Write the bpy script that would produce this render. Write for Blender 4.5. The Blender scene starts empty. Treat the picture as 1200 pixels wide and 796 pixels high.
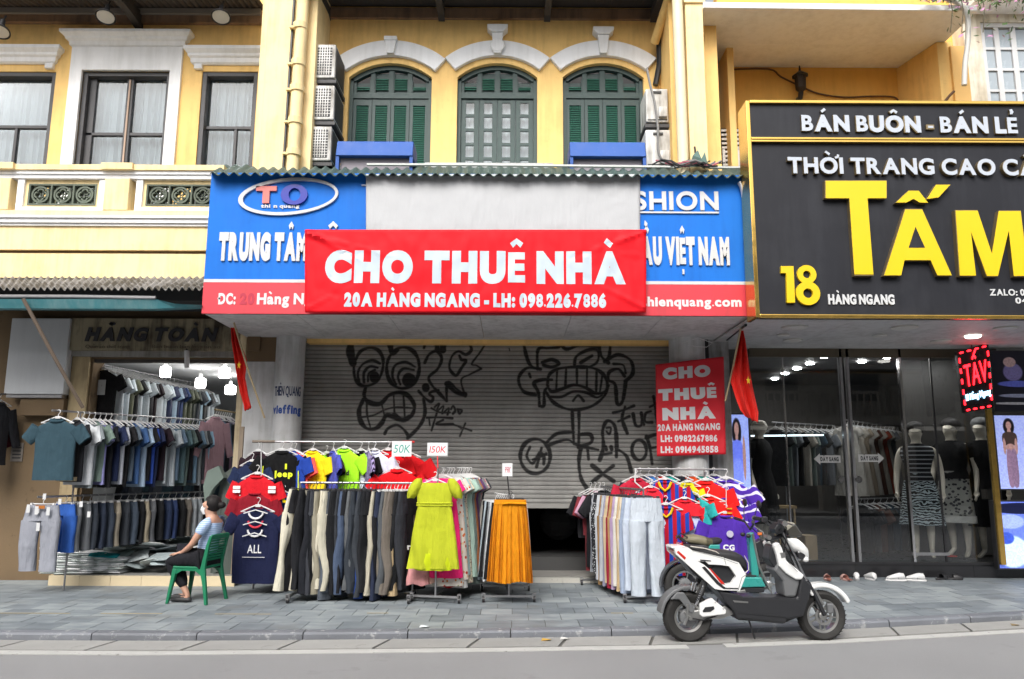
import bpy, math, random
import numpy as np
from mathutils import Vector, Matrix
R = math.radians
PI = math.pi
rng = random.Random(7)
scene = bpy.context.scene
COL = scene.collection

# ------------------------------------------------------------------ camera
F_PX = 900.0
TILT = math.atan(147 / F_PX)
ROLL = R(-0.27)
CAM = Vector((0, 0, 1.6))
cam_d = bpy.data.cameras.new('camera')
cam_d.sensor_width = 36
cam_d.lens = F_PX / 1200 * 36
cam_d.clip_end = 500
cam = bpy.data.objects.new('camera', cam_d)
COL.objects.link(cam)
CM = Matrix.Rotation(R(90) + TILT, 3, 'X') @ Matrix.Rotation(-ROLL, 3, 'Z')
cam.matrix_world = Matrix.Translation(CAM) @ CM.to_4x4()
scene.camera = cam

# ------------------------------------------------------------------ overcast sky and soft sun
SUN_EL, SUN_AZ = R(46), R(194)
world = bpy.data.worlds.new('World')
scene.world = world
world.use_nodes = True
nt = world.node_tree
bg = nt.nodes['Background']
sky = nt.nodes.new('ShaderNodeTexSky')
sky.sky_type = 'NISHITA'
sky.sun_disc = False
sky.sun_elevation = SUN_EL
sky.sun_rotation = SUN_AZ
sky.air_density = 1.0
sky.dust_density = 6.0
sky.ozone_density = 1.0
hs = nt.nodes.new('ShaderNodeHueSaturation')
hs.inputs['Saturation'].default_value = 0.32
nt.links.new(sky.outputs[0], hs.inputs['Color'])
nt.links.new(hs.outputs[0], bg.inputs['Color'])
bg.inputs['Strength'].default_value = 0.15
sd = bpy.data.lights.new('sun', 'SUN')
sd.energy = 1.0
sd.angle = R(28)
sd.color = (1.0, 0.97, 0.92)
sun = bpy.data.objects.new('sun', sd)
COL.objects.link(sun)
# direction towards the sun: azimuth measured clockwise from +Y as in the sky texture
sdir = Vector((math.sin(SUN_AZ) * math.cos(SUN_EL), math.cos(SUN_AZ) * math.cos(SUN_EL), math.sin(SUN_EL)))
sun.rotation_euler = sdir.to_track_quat('Z', 'Y').to_euler()
scene.view_settings.view_transform = 'Standard'
scene.view_settings.look = 'None'
scene.view_settings.gamma = 1
scene.view_settings.use_curve_mapping = False
scene.view_settings.exposure = 0.80
scene.render.engine = 'CYCLES'
scene.cycles.use_denoising = True
scene.cycles.max_bounces = 8
scene.cycles.transparent_max_bounces = 12
scene.cycles.sample_clamp_indirect = 4

# ------------------------------------------------------------------ where things stand: photo pixel + depth -> metres
def ray(px, py):
    return CM @ Vector(((px - 600) / F_PX, (398 - py) / F_PX, -1.0))
def W(px, py, Y):
    d = ray(px, py); k = (Y - CAM.y) / d.y
    return CAM + d * k
def G(px, py, z=0.0):
    d = ray(px, py); k = (z - CAM.z) / d.z
    return CAM + d * k
def RX(px, py, Y): return W(px, py, Y).x
def RZ(px, py, Y): return W(px, py, Y).z

# ------------------------------------------------------------------ colour and materials
def c(h, k=1.0):
    h = h.lstrip('#')
    v = [int(h[i:i+2], 16) / 255 for i in (0, 2, 4)]
    return tuple((x / 12.92 if x <= .04045 else ((x + .055) / 1.055) ** 2.4) * k for x in v)
MATS = {}
def mat(name, col, rough=.6, metal=0., var=.10, vs=3., streak=0., dirt='#4a4238', bump=0., bs=60., rnd=0., coat=0., emis=0., spec=.5, sheen=0., fleck=0., fs=25., alpha=1., wrinkle=0.):
    if name in MATS: return MATS[name]
    m = bpy.data.materials.new(name); MATS[name] = m
    m.use_nodes = True
    t = m.node_tree; N = t.nodes; L = t.links
    p = N['Principled BSDF']
    col = c(col) if isinstance(col, str) else col
    p.inputs['Roughness'].default_value = rough
    p.inputs['Metallic'].default_value = metal
    p.inputs['Specular IOR Level'].default_value = spec
    if coat: p.inputs['Coat Weight'].default_value = coat; p.inputs['Coat Roughness'].default_value = .08
    if sheen: p.inputs['Sheen Weight'].default_value = sheen; p.inputs['Sheen Roughness'].default_value = .5
    if alpha < 1: p.inputs['Alpha'].default_value = alpha
    tc = N.new('ShaderNodeTexCoord')
    def noise(scale, detail=4, rr=.55, mp=None):
        n = N.new('ShaderNodeTexNoise'); n.inputs['Scale'].default_value = scale
        n.inputs['Detail'].default_value = detail; n.inputs['Roughness'].default_value = rr
        if mp:
            q = N.new('ShaderNodeMapping'); q.inputs['Scale'].default_value = mp
            L.new(tc.outputs['Object'], q.inputs[0]); L.new(q.outputs[0], n.inputs['Vector'])
        else: L.new(tc.outputs['Object'], n.inputs['Vector'])
        return n.outputs['Fac']
    def math_(op, a, b, clamp=False):
        n = N.new('ShaderNodeMath'); n.operation = op; n.use_clamp = clamp
        for i, v in enumerate((a, b)):
            if isinstance(v, (int, float)): n.inputs[i].default_value = v
            else: L.new(v, n.inputs[i])
        return n.outputs[0]
    def mix(f, a, b, bt='MIX'):
        n = N.new('ShaderNodeMix'); n.data_type = 'RGBA'; n.blend_type = bt
        for s, v in ((n.inputs[0], f), (n.inputs[6], a), (n.inputs[7], b)):
            if isinstance(v, (int, float)): s.default_value = v
            elif isinstance(v, tuple): s.default_value = (*v, 1)
            else: L.new(v, s)
        return n.outputs[2]
    cur = col
    if var or rnd:
        f = 1.0
        if var:
            n1 = noise(vs, 5, .6)
            f = math_('ADD', math_('MULTIPLY', math_('SUBTRACT', n1, .5), var * 3.2), 1.0)
        if rnd:
            oi = N.new('ShaderNodeObjectInfo')
            r_ = math_('ADD', math_('MULTIPLY', math_('SUBTRACT', oi.outputs['Random'], .5), rnd * 2), 1.0)
            f = math_('MULTIPLY', f, r_) if not isinstance(f, float) else r_
        cb = N.new('ShaderNodeCombineColor')
        for i in range(3): L.new(f, cb.inputs[i])
        cur = mix(1.0, col, cb.outputs[0], 'MULTIPLY')
    if streak:
        s = noise(1.0, 6, .65, (9, 9, .9)); b_ = noise(1.6, 4, .6)
        f = math_('MULTIPLY', math_('SUBTRACT', math_('MULTIPLY', math_('ADD', s, b_), 1.0), .92, True), streak * 4, True)
        cur = mix(f, cur, c(dirt))
    if fleck:
        s = noise(fs, 5, .7)
        f = math_('MULTIPLY', math_('SUBTRACT', s, .60, True), fleck * 8, True)
        cur = mix(f, cur, c(dirt))
    if isinstance(cur, tuple): p.inputs['Base Color'].default_value = (*cur, 1)
    else: L.new(cur, p.inputs['Base Color'])
    if rough > .12:
        L.new(math_('ADD', math_('MULTIPLY', math_('SUBTRACT', noise(vs * 4, 3), .5), .25), rough, True), p.inputs['Roughness'])
    if bump:
        bn = N.new('ShaderNodeBump'); bn.inputs['Strength'].default_value = bump; bn.inputs['Distance'].default_value = .01
        L.new(noise(bs, 6, .65), bn.inputs['Height']); L.new(bn.outputs[0], p.inputs['Normal'])
    if wrinkle:
        bn = N.new('ShaderNodeBump'); bn.inputs['Strength'].default_value = 1; bn.inputs['Distance'].default_value = wrinkle
        L.new(math_('ADD', noise(1.0, 3, .5, (22, 22, 3.5)), math_('MULTIPLY', noise(9., 4, .55), .7)), bn.inputs['Height']); L.new(bn.outputs[0], p.inputs['Normal'])
    if emis:
        p.inputs['Emission Color'].default_value = (*col, 1); p.inputs['Emission Strength'].default_value = emis
    return m
def node_mat(name):
    m = bpy.data.materials.new(name); m.use_nodes = True; MATS[name] = m
    return m, m.node_tree.nodes, m.node_tree.links, m.node_tree.nodes['Principled BSDF']
def glass_mat(name, tint=(.9, .95, .95), refl=.5, rough=.0):
    m = bpy.data.materials.new(name); m.use_nodes = True; MATS[name] = m
    N = m.node_tree.nodes; L = m.node_tree.links; N.clear()
    o = N.new('ShaderNodeOutputMaterial'); tr = N.new('ShaderNodeBsdfTransparent'); gl = N.new('ShaderNodeBsdfGlossy')
    tr.inputs[0].default_value = (*tint, 1); gl.inputs['Roughness'].default_value = rough; gl.inputs[0].default_value = (1, 1, 1, 1)
    lw = N.new('ShaderNodeFresnel'); lw.inputs[0].default_value = 1.5
    ad = N.new('ShaderNodeMath'); ad.operation = 'MULTIPLY'; ad.use_clamp = True; ad.inputs[1].default_value = refl * 4
    mx = N.new('ShaderNodeMixShader')
    L.new(lw.outputs[0], ad.inputs[0]); L.new(ad.outputs[0], mx.inputs[0]); L.new(tr.outputs[0], mx.inputs[1]); L.new(gl.outputs[0], mx.inputs[2]); L.new(mx.outputs[0], o.inputs[0])
    return m

# ------------------------------------------------------------------ objects
WL = {}                                   # world position of an object whose children are given in world metres
def tag(o, label=None, cat=None, group=None, kind=None):
    if label: o['label'] = label
    if cat: o['category'] = cat
    if group: o['group'] = group
    if kind: o['kind'] = kind
    return o
def thing(name, label, cat, loc, group=None, local=False, rz=0):
    o = bpy.data.objects.new(name, None); COL.objects.link(o); o.empty_display_size = .1
    o.location = loc; o.rotation_euler = (0, 0, rz)
    WL[o] = None if local else Vector(loc)
    return tag(o, label, cat, group)
def link(name, me, parent=None, loc=(0, 0, 0), rot=(0, 0, 0)):
    o = bpy.data.objects.new(name, me); COL.objects.link(o); o.location = loc; o.rotation_euler = rot
    if parent is not None: o.parent = parent
    WL[o] = None
    return o
def setm(o, m):
    "material on the object, so that meshes can be shared"
    if not o.data.materials: o.data.materials.append(None)
    o.material_slots[0].link = 'OBJECT'; o.material_slots[0].material = m
    return o

class MB:
    def __init__(s): s.v = []; s.f = []; s.M = None; s.mi = []; s.cur = 0
    def add(s, vs, fs):
        n = len(s.v)
        if s.M is not None: vs = [s.M @ Vector(q) for q in vs]
        s.v += [tuple(q) for q in vs]; s.f += [tuple(i + n for i in f) for f in fs]; s.mi += [s.cur] * len(fs)
        return s
    def box(s, x0, x1, y0, y1, z0, z1):
        if x0 > x1: x0, x1 = x1, x0
        if y0 > y1: y0, y1 = y1, y0
        if z0 > z1: z0, z1 = z1, z0
        return s.add([(x0, y0, z0), (x1, y0, z0), (x1, y1, z0), (x0, y1, z0), (x0, y0, z1), (x1, y0, z1), (x1, y1, z1), (x0, y1, z1)],
                     [(0, 3, 2, 1), (4, 5, 6, 7), (0, 1, 5, 4), (1, 2, 6, 5), (2, 3, 7, 6), (3, 0, 4, 7)])
    def quad(s, a, b, c_, d): return s.add([a, b, c_, d], [(0, 1, 2, 3)])
    def hexa(s, bot, top):
        return s.add(list(bot) + list(top), [(0, 3, 2, 1), (4, 5, 6, 7), (0, 1, 5, 4), (1, 2, 6, 5), (2, 3, 7, 6), (3, 0, 4, 7)])
    def tube(s, pts, r, n=8, cap=True, flat=None):
        pts = [Vector(p) for p in pts]; rs = r if isinstance(r, (list, tuple)) else [r] * len(pts)
        vs = []; fs = []; up = None
        for i, p in enumerate(pts):
            d = (pts[min(i+1, len(pts)-1)] - pts[max(i-1, 0)])
            d = d.normalized() if d.length > 1e-9 else Vector((0, 0, 1))
            if up is None:
                up = Vector((0, 0, 1)) if abs(d.z) < .95 else Vector((1, 0, 0))
            a = d.cross(up)
            if a.length < 1e-6: a = d.cross(Vector((0, 1, 0)))
            a.normalize(); b = a.cross(d).normalized(); up = b
            for k in range(n):
                t = 2 * PI * (k + .5) / n
                fa, fb = (1, 1) if flat is None else flat
                vs.append(p + a * math.cos(t) * rs[i] * fa + b * math.sin(t) * rs[i] * fb)
        for i in range(len(pts) - 1):
            for k in range(n):
                q = (k + 1) % n
                fs.append((i*n + k, i*n + q, (i+1)*n + q, (i+1)*n + k))
        if cap: fs.append(tuple(range(n))[::-1]); fs.append(tuple((len(pts)-1)*n + k for k in range(n)))
        return s.add(vs, fs)
    def cyl(s, a, b, r, n=16, r2=None): return s.tube([a, b], [r, r if r2 is None else r2], n)
    def rings(s, rs, cap0=True, cap1=True, closed=True):
        n = len(rs[0]); vs = [p for q in rs for p in q]; fs = []
        for i in range(len(rs) - 1):
            for k in range(n if closed else n - 1):
                q = (k + 1) % n
                fs.append((i*n + k, i*n + q, (i+1)*n + q, (i+1)*n + k))
        if cap0: fs.append(tuple(range(n))[::-1])
        if cap1: fs.append(tuple((len(rs)-1)*n + k for k in range(n)))
        return s.add(vs, fs)
    def lathe(s, prof, o=(0, 0, 0), axis='Z', n=20):
        rs = []
        for r, h in prof:
            q = []
            for k in range(n):
                t = 2 * PI * k / n; a, b = r * math.cos(t), r * math.sin(t)
                q.append((o[0]+a, o[1]+b, o[2]+h) if axis == 'Z' else (o[0]+a, o[1]+h, o[2]-b) if axis == 'Y' else (o[0]+h, o[1]+a, o[2]+b))
            rs.append(q)
        return s.rings(rs)
    def prism(s, poly, y0, y1, axis='Y'):
        "outline (u, v) swept along an axis; Y: (x, z) outline, X: (y, z), Z: (x, y)"
        n = len(poly)
        def P(u, v, w): return (u, w, v) if axis == 'Y' else (w, u, v) if axis == 'X' else (u, v, w)
        vs = [P(u, v, y0) for u, v in poly] + [P(u, v, y1) for u, v in poly]
        fs = [tuple(range(n)), tuple(range(n, 2*n))[::-1]] + [(i, i + n, (i+1) % n + n, (i+1) % n) for i in range(n)]
        return s.add(vs, fs)
    def band(s, outer, inner, y0, y1):
        "a strip between two (x, z) polylines of equal length, with thickness along y"
        n = len(outer); vs = []
        for y in (y0, y1):
            vs += [(u, y, v) for u, v in outer] + [(u, y, v) for u, v in inner]
        fs = []
        for i in range(n - 1):
            a, b, d, e = i, i + 1, n + i + 1, n + i
            fs += [(a, b, d, e), (a+2*n, e+2*n, d+2*n, b+2*n), (a, a+2*n, b+2*n, b), (e, d, d+2*n, e+2*n)]
        fs += [(0, n, 3*n, 2*n), (n-1, 3*n-1, 4*n-1, 2*n-1)]
        return s.add(vs, fs)
    def sphere(s, o, r, n=12, m=8, sc=(1, 1, 1)):
        rs = []
        for i in range(m + 1):
            t = PI * i / m; q = []
            rr = max(math.sin(t), .02)
            for k in range(n):
                a = 2 * PI * k / n
                q.append((o[0] + r*sc[0]*rr*math.cos(a), o[1] + r*sc[1]*rr*math.sin(a), o[2] + r*sc[2]*math.cos(t)))
            rs.append(q)
        return s.rings(rs)
    def mesh(s, name, smooth=False, fix=True):
        me = bpy.data.meshes.new(name)
        me.from_pydata(s.v, [], s.f)
        if fix:
            import bmesh
            bm = bmesh.new(); bm.from_mesh(me); bmesh.ops.recalc_face_normals(bm, faces=bm.faces); bm.to_mesh(me); bm.free()
        if s.cur: me.polygons.foreach_set('material_index', s.mi)
        if smooth:
            me.polygons.foreach_set('use_smooth', [True] * len(me.polygons))
            me.set_sharp_from_angle(angle=R(smooth if smooth is not True else 38))
        me.update()
        return me
    def build(s, name, m, parent=None, smooth=False, bevel=0, label=None, cat=None, group=None, kind=None, fix=True):
        vs = np.array([tuple(q) for q in s.v]) if s.v else np.zeros((1, 3))
        lo, hi = vs.min(0), vs.max(0)
        if parent is not None and WL.get(parent, 0) is None:
            org = Vector((0, 0, 0)); base = Vector((0, 0, 0))
        elif parent is not None:
            org = Vector((lo + hi) / 2); base = WL[parent]
        else:
            org = Vector(((lo[0]+hi[0])/2, (lo[1]+hi[1])/2, lo[2])); base = Vector((0, 0, 0))
        s.v = [tuple(Vector(q) - org) for q in s.v]
        me = s.mesh(name, smooth, fix)
        for q in (m if isinstance(m, (list, tuple)) else [m]): me.materials.append(q)
        o = bpy.data.objects.new(name, me); COL.objects.link(o)
        if parent is not None: o.parent = parent
        o.location = org - base
        WL[o] = None if (parent is not None and WL.get(parent, 0) is None) else org
        if bevel:
            b = o.modifiers.new('bevel', 'BEVEL'); b.width = bevel; b.segments = 2; b.limit_method = 'ANGLE'; b.angle_limit = R(40)
        return tag(o, label, cat, group, kind)

# ------------------------------------------------------------------ lettering
GLYPH = {}
import unicodedata
def stroke(pts, w):
    vs = []; n = len(pts)
    for i, p in enumerate(pts):
        a = np.array(pts[max(i-1, 0)]); b = np.array(pts[min(i+1, n-1)]); d = (b - a)/np.linalg.norm(b - a); q = np.array([-d[1], d[0]])*w/2
        vs += [tuple(np.array(p) + q), tuple(np.array(p) - q)]
    return vs, [(2*i, 2*i+1, 2*i+3, 2*i+2) for i in range(n - 1)]
def glyph(ch, bold=.0):
    k = (ch, bold)
    d = unicodedata.normalize('NFD', 'D' if ch == 'Đ' else ch)
    if k not in GLYPH and (len(d) > 1 or ch == 'Đ'):
        vs, fs, be, x0, x1 = glyph(d[0], bold); vs, fs, be = list(vs), list(fs), list(be)
        top = (.727 if d[0].isupper() else .545) + bold; cx = (x0 + x1)/2; w = .075 + bold*.9; parts = []; sh = .0
        for m in d[1:]:
            if m == '\u0302': parts.append([(cx - .15, top + .06 + w*.3), (cx, top + .17 + w*.3), (cx + .15, top + .06 + w*.3)]); sh = .16
            if m == '\u0306': parts.append([(cx + .14*math.sin(t), top + .20 - .11*math.cos(t) + w*.3) for t in (-1.4, -.7, 0, .7, 1.4)])
            if m == '\u0300': parts.append([(cx - .12 - sh*.2, top + .20 + sh*.8 + w*.3), (cx + .06, top + .06 + sh*1.1 + w*.3)])
            if m == '\u0301': parts.append([(cx - .06 + sh*.6, top + .06 + sh*.9 + w*.3), (cx + .12 + sh*.6, top + .20 + sh*.7 + w*.3)])
            if m == '\u0309': parts.append([(cx - .06, top + .21 + w*.3), (cx + .03, top + .24 + w*.3), (cx + .06, top + .17 + w*.3), (cx, top + .10 + w*.3), (cx, top + .05 + w*.3)])
            if m == '\u0323': parts.append([(cx - w*.55, -.13 - bold*1.8), (cx + w*.55, -.13 - bold*1.8)])
            if m == '\u031b': parts.append([(x1 - .10, top - .06), (x1 + .02, top - .02), (x1 + .05, top + .09)])
        if ch == 'Đ': parts.append([(x0 - .07, .36), (x0 + .22, .36)])
        for p in parts:
            v2, f2 = stroke(p, w); n = len(vs); vs += v2; fs += [tuple(i + n for i in f) for f in f2]
            m_ = len(p); loop = [2*i for i in range(m_)] + [2*i + 1 for i in range(m_ - 1, -1, -1)]
            be += [(loop[i] + n, loop[(i+1) % len(loop)] + n) for i in range(len(loop))]
        GLYPH[k] = (vs, fs, be, min(x0, x0 - .07 if ch == 'Đ' else x0), x1)
    if k not in GLYPH and bold > .04 and ch in 'EFB8a': GLYPH[k] = glyph_raw(ch, bold*.62)
    if k not in GLYPH and bold > 0:
        def area(g): return sum(abs(sum(g[0][f[i]][0]*g[0][f[(i+1) % len(f)]][1] - g[0][f[(i+1) % len(f)]][0]*g[0][f[i]][1] for i in range(len(f))))/2 for f in g[1])
        a0 = area(glyph(ch, 0.)); b = bold; g = None
        while b > .004:
            g = glyph_raw(ch, b)
            if a0*1.0 + .9*b < area(g) < a0 + 9*b: break
            b *= .85
        GLYPH[k] = g
    if k not in GLYPH: GLYPH[k] = glyph_raw(ch, bold)
    return GLYPH[k]
def glyph_raw(ch, bold):
    if True:
        cu = bpy.data.curves.new('glyph', 'FONT'); cu.body = ch; cu.size = 1; cu.offset = bold; cu.resolution_u = 6; cu.fill_mode = 'FRONT'
        o = bpy.data.objects.new('glyph', cu); COL.objects.link(o)
        dg = bpy.context.evaluated_depsgraph_get()
        me = o.evaluated_get(dg).to_mesh()
        vs = [tuple(v.co)[:2] for v in me.vertices]; fs = [tuple(p.vertices) for p in me.polygons]
        # boundary edges for the sides
        ec = {}
        for f in fs:
            for i in range(len(f)):
                e = (f[i], f[(i+1) % len(f)]); ec[tuple(sorted(e))] = ec.get(tuple(sorted(e)), []) + [e]
        be = [v[0] for v in ec.values() if len(v) == 1]
        o.evaluated_get(dg).to_mesh_clear()
        bpy.data.objects.remove(o); bpy.data.curves.remove(cu)
        return (vs, fs, be, min([v[0] for v in vs], default=0), max([v[0] for v in vs], default=.25))
def letters(text, org, ux, uz, width, cap, depth, m, parent, bold=.03, gap=.07, shear=0., name='letter', split=True, flat=False):
    """text from org (left end of the baseline) along ux, capitals `cap` high along uz, the whole `width` long; raised by `depth`
    towards the viewer side (ux x uz reversed)"""
    ux = Vector(ux).normalized(); uz = Vector(uz).normalized(); un = ux.cross(uz).normalized()
    if un.y > 0: un = -un
    x = 0; pos = []
    for ch in text:
        if ch == ' ': x += .26; pos.append(None); continue
        g = glyph(ch, bold); pos.append(x - g[3]); x += g[4] - g[3] + gap
    tot = x - gap; sx = width / tot; sy = cap / (.727 + 2 * bold)
    mb = MB(); outs = []
    for ch, p in zip(text, pos):
        if p is None: continue
        vs, fs, be, a, b = glyph(ch, bold)
        V = []
        for q in (1, 0):
            for u, v in vs:
                V.append(Vector(org) + ux * ((u + p) * sx + v * shear * sy) + uz * ((v + bold) * sy) + un * (depth * q))
        n = len(vs)
        Fc = [f for f in fs] + ([] if flat else [(j, i, i + n, j + n) for i, j in be])
        if flat: V = V[:n]
        if split:
            q = MB().add(V, Fc); outs.append(q.build(name, m, parent, fix=False))
        else: mb.add(V, Fc)
    if not split: return mb.build(name if name != 'letter' else 'lettering', m, parent, fix=False, kind='stuff')
    return outs
def catmull(pts, k=6, closed=False):
    P = [np.array(p, float) for p in pts]; out = []
    n = len(P)
    for i in range(n if closed else n - 1):
        if closed: a, b, d, e = P[(i-1) % n], P[i], P[(i+1) % n], P[(i+2) % n]
        else: a, b, d, e = P[max(i-1, 0)], P[i], P[i+1], P[min(i+2, n-1)]
        for j in range(k):
            t = j / k
            out.append(tuple(.5 * ((2*b) + (-a+d)*t + (2*a-5*b+4*d-e)*t*t + (-a+3*b-3*d+e)*t**3)))
    if not closed: out.append(tuple(P[-1]))
    return out
def image(name, arr):
    h, w = arr.shape[:2]
    im = bpy.data.images.new(name, w, h, alpha=False)
    a = np.ones((h, w, 4), np.float32); a[..., :3] = arr[::-1]
    im.pixels.foreach_set(a.ravel()); im.update()
    try: im.pack()
    except Exception: pass
    return im
def uv_planar(o, fx):
    me = o.data; uv = me.uv_layers.new(name='uv')
    for l in me.loops: uv.data[l.index].uv = fx(me.vertices[l.vertex_index].co + o.location)
ORD = 'first second third fourth fifth sixth seventh eighth ninth tenth eleventh twelfth thirteenth fourteenth fifteenth sixteenth seventeenth eighteenth nineteenth twentieth'.split()
def nth(i):
    if i < 20: return ORD[i]
    t = (i + 1) // 10; u = (i + 1) % 10
    tens = {2: 'twent', 3: 'thirt', 4: 'fort'}[t]
    return tens + 'ieth' if u == 0 else tens + 'y-' + ORD[u - 1]
# ================================================================== SETTING: materials
M_yel = mat('yellow_plaster', (.89, .59, .215), .8, var=.05, vs=1.5, streak=.27, dirt='#b08a50', bump=.15, bs=30, fleck=.15, fs=9)
M_cream = mat('cream_plaster', (.90, .71, .385), .8, var=.04, vs=1.2, streak=.28, dirt='#a08a5c', bump=.15, bs=30, fleck=.2, fs=8)
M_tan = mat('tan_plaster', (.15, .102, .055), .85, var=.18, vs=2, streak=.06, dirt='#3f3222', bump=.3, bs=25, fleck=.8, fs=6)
M_white = mat('white_plaster', (.86, .87, .88), .75, var=.02, vs=2, streak=.15, dirt='#9a9a92', bump=.08)
M_offw = mat('dirty_white_render', (.56, .57, .58), .8, var=.08, vs=2, streak=.45, dirt='#8a8a84', bump=.15, fleck=.35, fs=7)
M_soff = mat('grey_soffit_panel', (.56, .56, .565), .7, var=.06, vs=1.2, streak=.3, dirt='#3c3c3a')
M_darkwood = mat('dark_eave_timber', (.055, .047, .042), .8, var=.25, vs=6, bump=.3)
M_wind = mat('dark_window_frame', (.06, .06, .065), .5, var=.15, vs=6)
M_gframe = mat('dark_green_joinery', (.032, .062, .058), .55, var=.12, vs=5, fleck=.2)
M_gslat = mat('green_louvre', (.014, .135, .088), .55, var=.15, vs=4, fleck=.3)
M_curt = mat('white_net_curtain', (.42, .46, .49), .9, var=.08, vs=3)
M_black = mat('black_plastic', (.018, .018, .02), .45, var=.1)
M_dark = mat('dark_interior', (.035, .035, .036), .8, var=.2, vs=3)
M_metal = mat('grey_steel', (.36, .36, .37), .38, .85, var=.15, vs=12)
M_galv = mat('galvanised_sheet', (.30, .33, .32), .6, .2, var=.2, vs=4, streak=1.0, dirt='#2e3430')
M_greenroof = mat('green_roof_sheet', (.05, .085, .075), .6, var=.3, vs=3, fleck=1.0, fs=5, dirt='#8a9088')
M_glass = glass_mat('window_glass', (.9, .93, .94), .22)
M_shopglass = glass_mat('shop_glass', (.90, .92, .93), .30)
M_blue = mat('blue_sign_board', (.010, .155, .60), .6, var=.04, vs=1, streak=.12, dirt='#0d2c70', spec=.2)
M_redstrip = mat('faded_red_strip', (.60, .035, .055), .5, var=.08, vs=2, streak=.25, dirt='#8d3a3a')
M_lwhite = mat('white_letter', (.56, .57, .58), .45, var=.04, vs=4, streak=.2, dirt='#a8a8a0')
M_gold = mat('gold_trim', (.72, .47, .12), .2, .9, var=.12, vs=2)
M_chrome = mat('chrome', (.65, .65, .66), .15, 1., var=.05)

# ================================================================== ground
kx = [(-120, 750), (0, 751.5), (200, 752.7), (400, 751), (600, 749), (800, 746), (970, 740), (1200, 728), (1330, 720)]
KP = [G(px, py, -.08) for px, py in kx]
KX = [p.x for p in KP]; KY = [p.y for p in KP]
KX = [-25, -12] + KX + [12, 30]; KY = [KY[0] - .2, KY[0] - .05] + KY + [KY[-1] + .9, KY[-1] + 3]
def yk(x): return float(np.interp(x, KX, KY))
xs = [KX[0]] + list(np.arange(-9.0, 11.0, .5)) + [KX[-1]]
rd = MB()
for a, b in zip(xs, xs[1:]): rd.hexa([(a, -9, -.3), (b, -9, -.3), (b, yk(b) - .39, -.3), (a, yk(a) - .39, -.3)], [(a, -9, -.080), (b, -9, -.080), (b, yk(b) - .39, -.080), (a, yk(a) - .39, -.080)])
rd.build('road', mat('asphalt', (.245, .247, .25), .85, var=.11, vs=.7, bump=.6, bs=220, fleck=.3, fs=1.7, dirt='#565655'), kind='structure')
# gutter of concrete slabs and the white line laid in front of the kerb
M_gut = mat('gutter_concrete', (.28, .28, .268), .85, var=.09, vs=4, bump=.4, bs=150, rnd=.07, fleck=.4, fs=6)
gut = tag(bpy.data.objects.new('gutter', None), kind='structure'); COL.objects.link(gut); WL[gut] = Vector((0, 0, 0))
bed = MB()
for a, b in zip(xs, xs[1:]):
    bed.quad((a, yk(a) - .39, -.0795), (b, yk(b) - .39, -.0795), (b, yk(b) + .02, -.0795), (a, yk(a) + .02, -.0795))
bed.build('gutter_bed', mat('joint_dirt', (.09, .088, .08), .9), gut, kind='structure')
x = -8.9
while x < 9.2:
    w = .86
    j = .012 + .006 * rng.random(); s = -.10
    m = MB()
    m.hexa([(x + j + s, yk(x) - .38, -.09), (x + w - j + s, yk(x + w) - .38, -.09), (x + w - j, yk(x + w) - .012, -.09), (x + j, yk(x) - .012, -.09)],
           [(x + j + s, yk(x) - .38, -.068), (x + w - j + s, yk(x + w) - .38, -.068 + .003 * rng.random()), (x + w - j, yk(x + w) - .012, -.066), (x + j, yk(x) - .012, -.066)])
    m.build('slab', M_gut, gut)
    x += w
ln = MB()
cuts = [(-9, 1.66), (2.02, 10)]
for a0, b0 in cuts:
    q = list(np.arange(a0, b0, .25)) + [b0]
    for a, b in zip(q, q[1:]):
        ln.hexa([(a, yk(a) - .53, -.0785), (b, yk(b) - .53, -.0785), (b, yk(b) - .40, -.0785), (a, yk(a) - .40, -.0785)],
                [(a, yk(a) - .53, -.0705), (b, yk(b) - .53, -.0705), (b, yk(b) - .40, -.0705), (a, yk(a) - .40, -.0705)])
ln.build('road_line', mat('worn_white_line', (.42, .42, .405), .8, var=.12, vs=6, fleck=1.2, fs=12, dirt='#7b7a76'), kind='structure')
# repaired patches and cracks in the road
# kerb stones
M_kerb = mat('kerb_stone', (.15, .16, .18), .6, var=.12, vs=5, bump=.3, rnd=.12, fleck=.8, fs=8, dirt='#b4b6b4')
kerb = tag(bpy.data.objects.new('kerb', None), kind='structure'); COL.objects.link(kerb); WL[kerb] = Vector((0, 0, 0))
x = -9.0
while x < 9.2:
    w = 1.0; n = 3; m = MB(); j = .005
    for k in range(n):
        a = x + j + (w - 2*j) * k / n; b = x + j + (w - 2*j) * (k + 1) / n
        m.rings([[(q, yk(q), -.12), (q, yk(q) + .004, -.022), (q, yk(q) + .02, -.004), (q, yk(q) + .13, 0), (q, yk(q) + .13, -.12)] for q in (a, b)], k == 0, k == n - 1)
    m.build('kerb_stone', M_kerb, kerb)
    x += w
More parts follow.
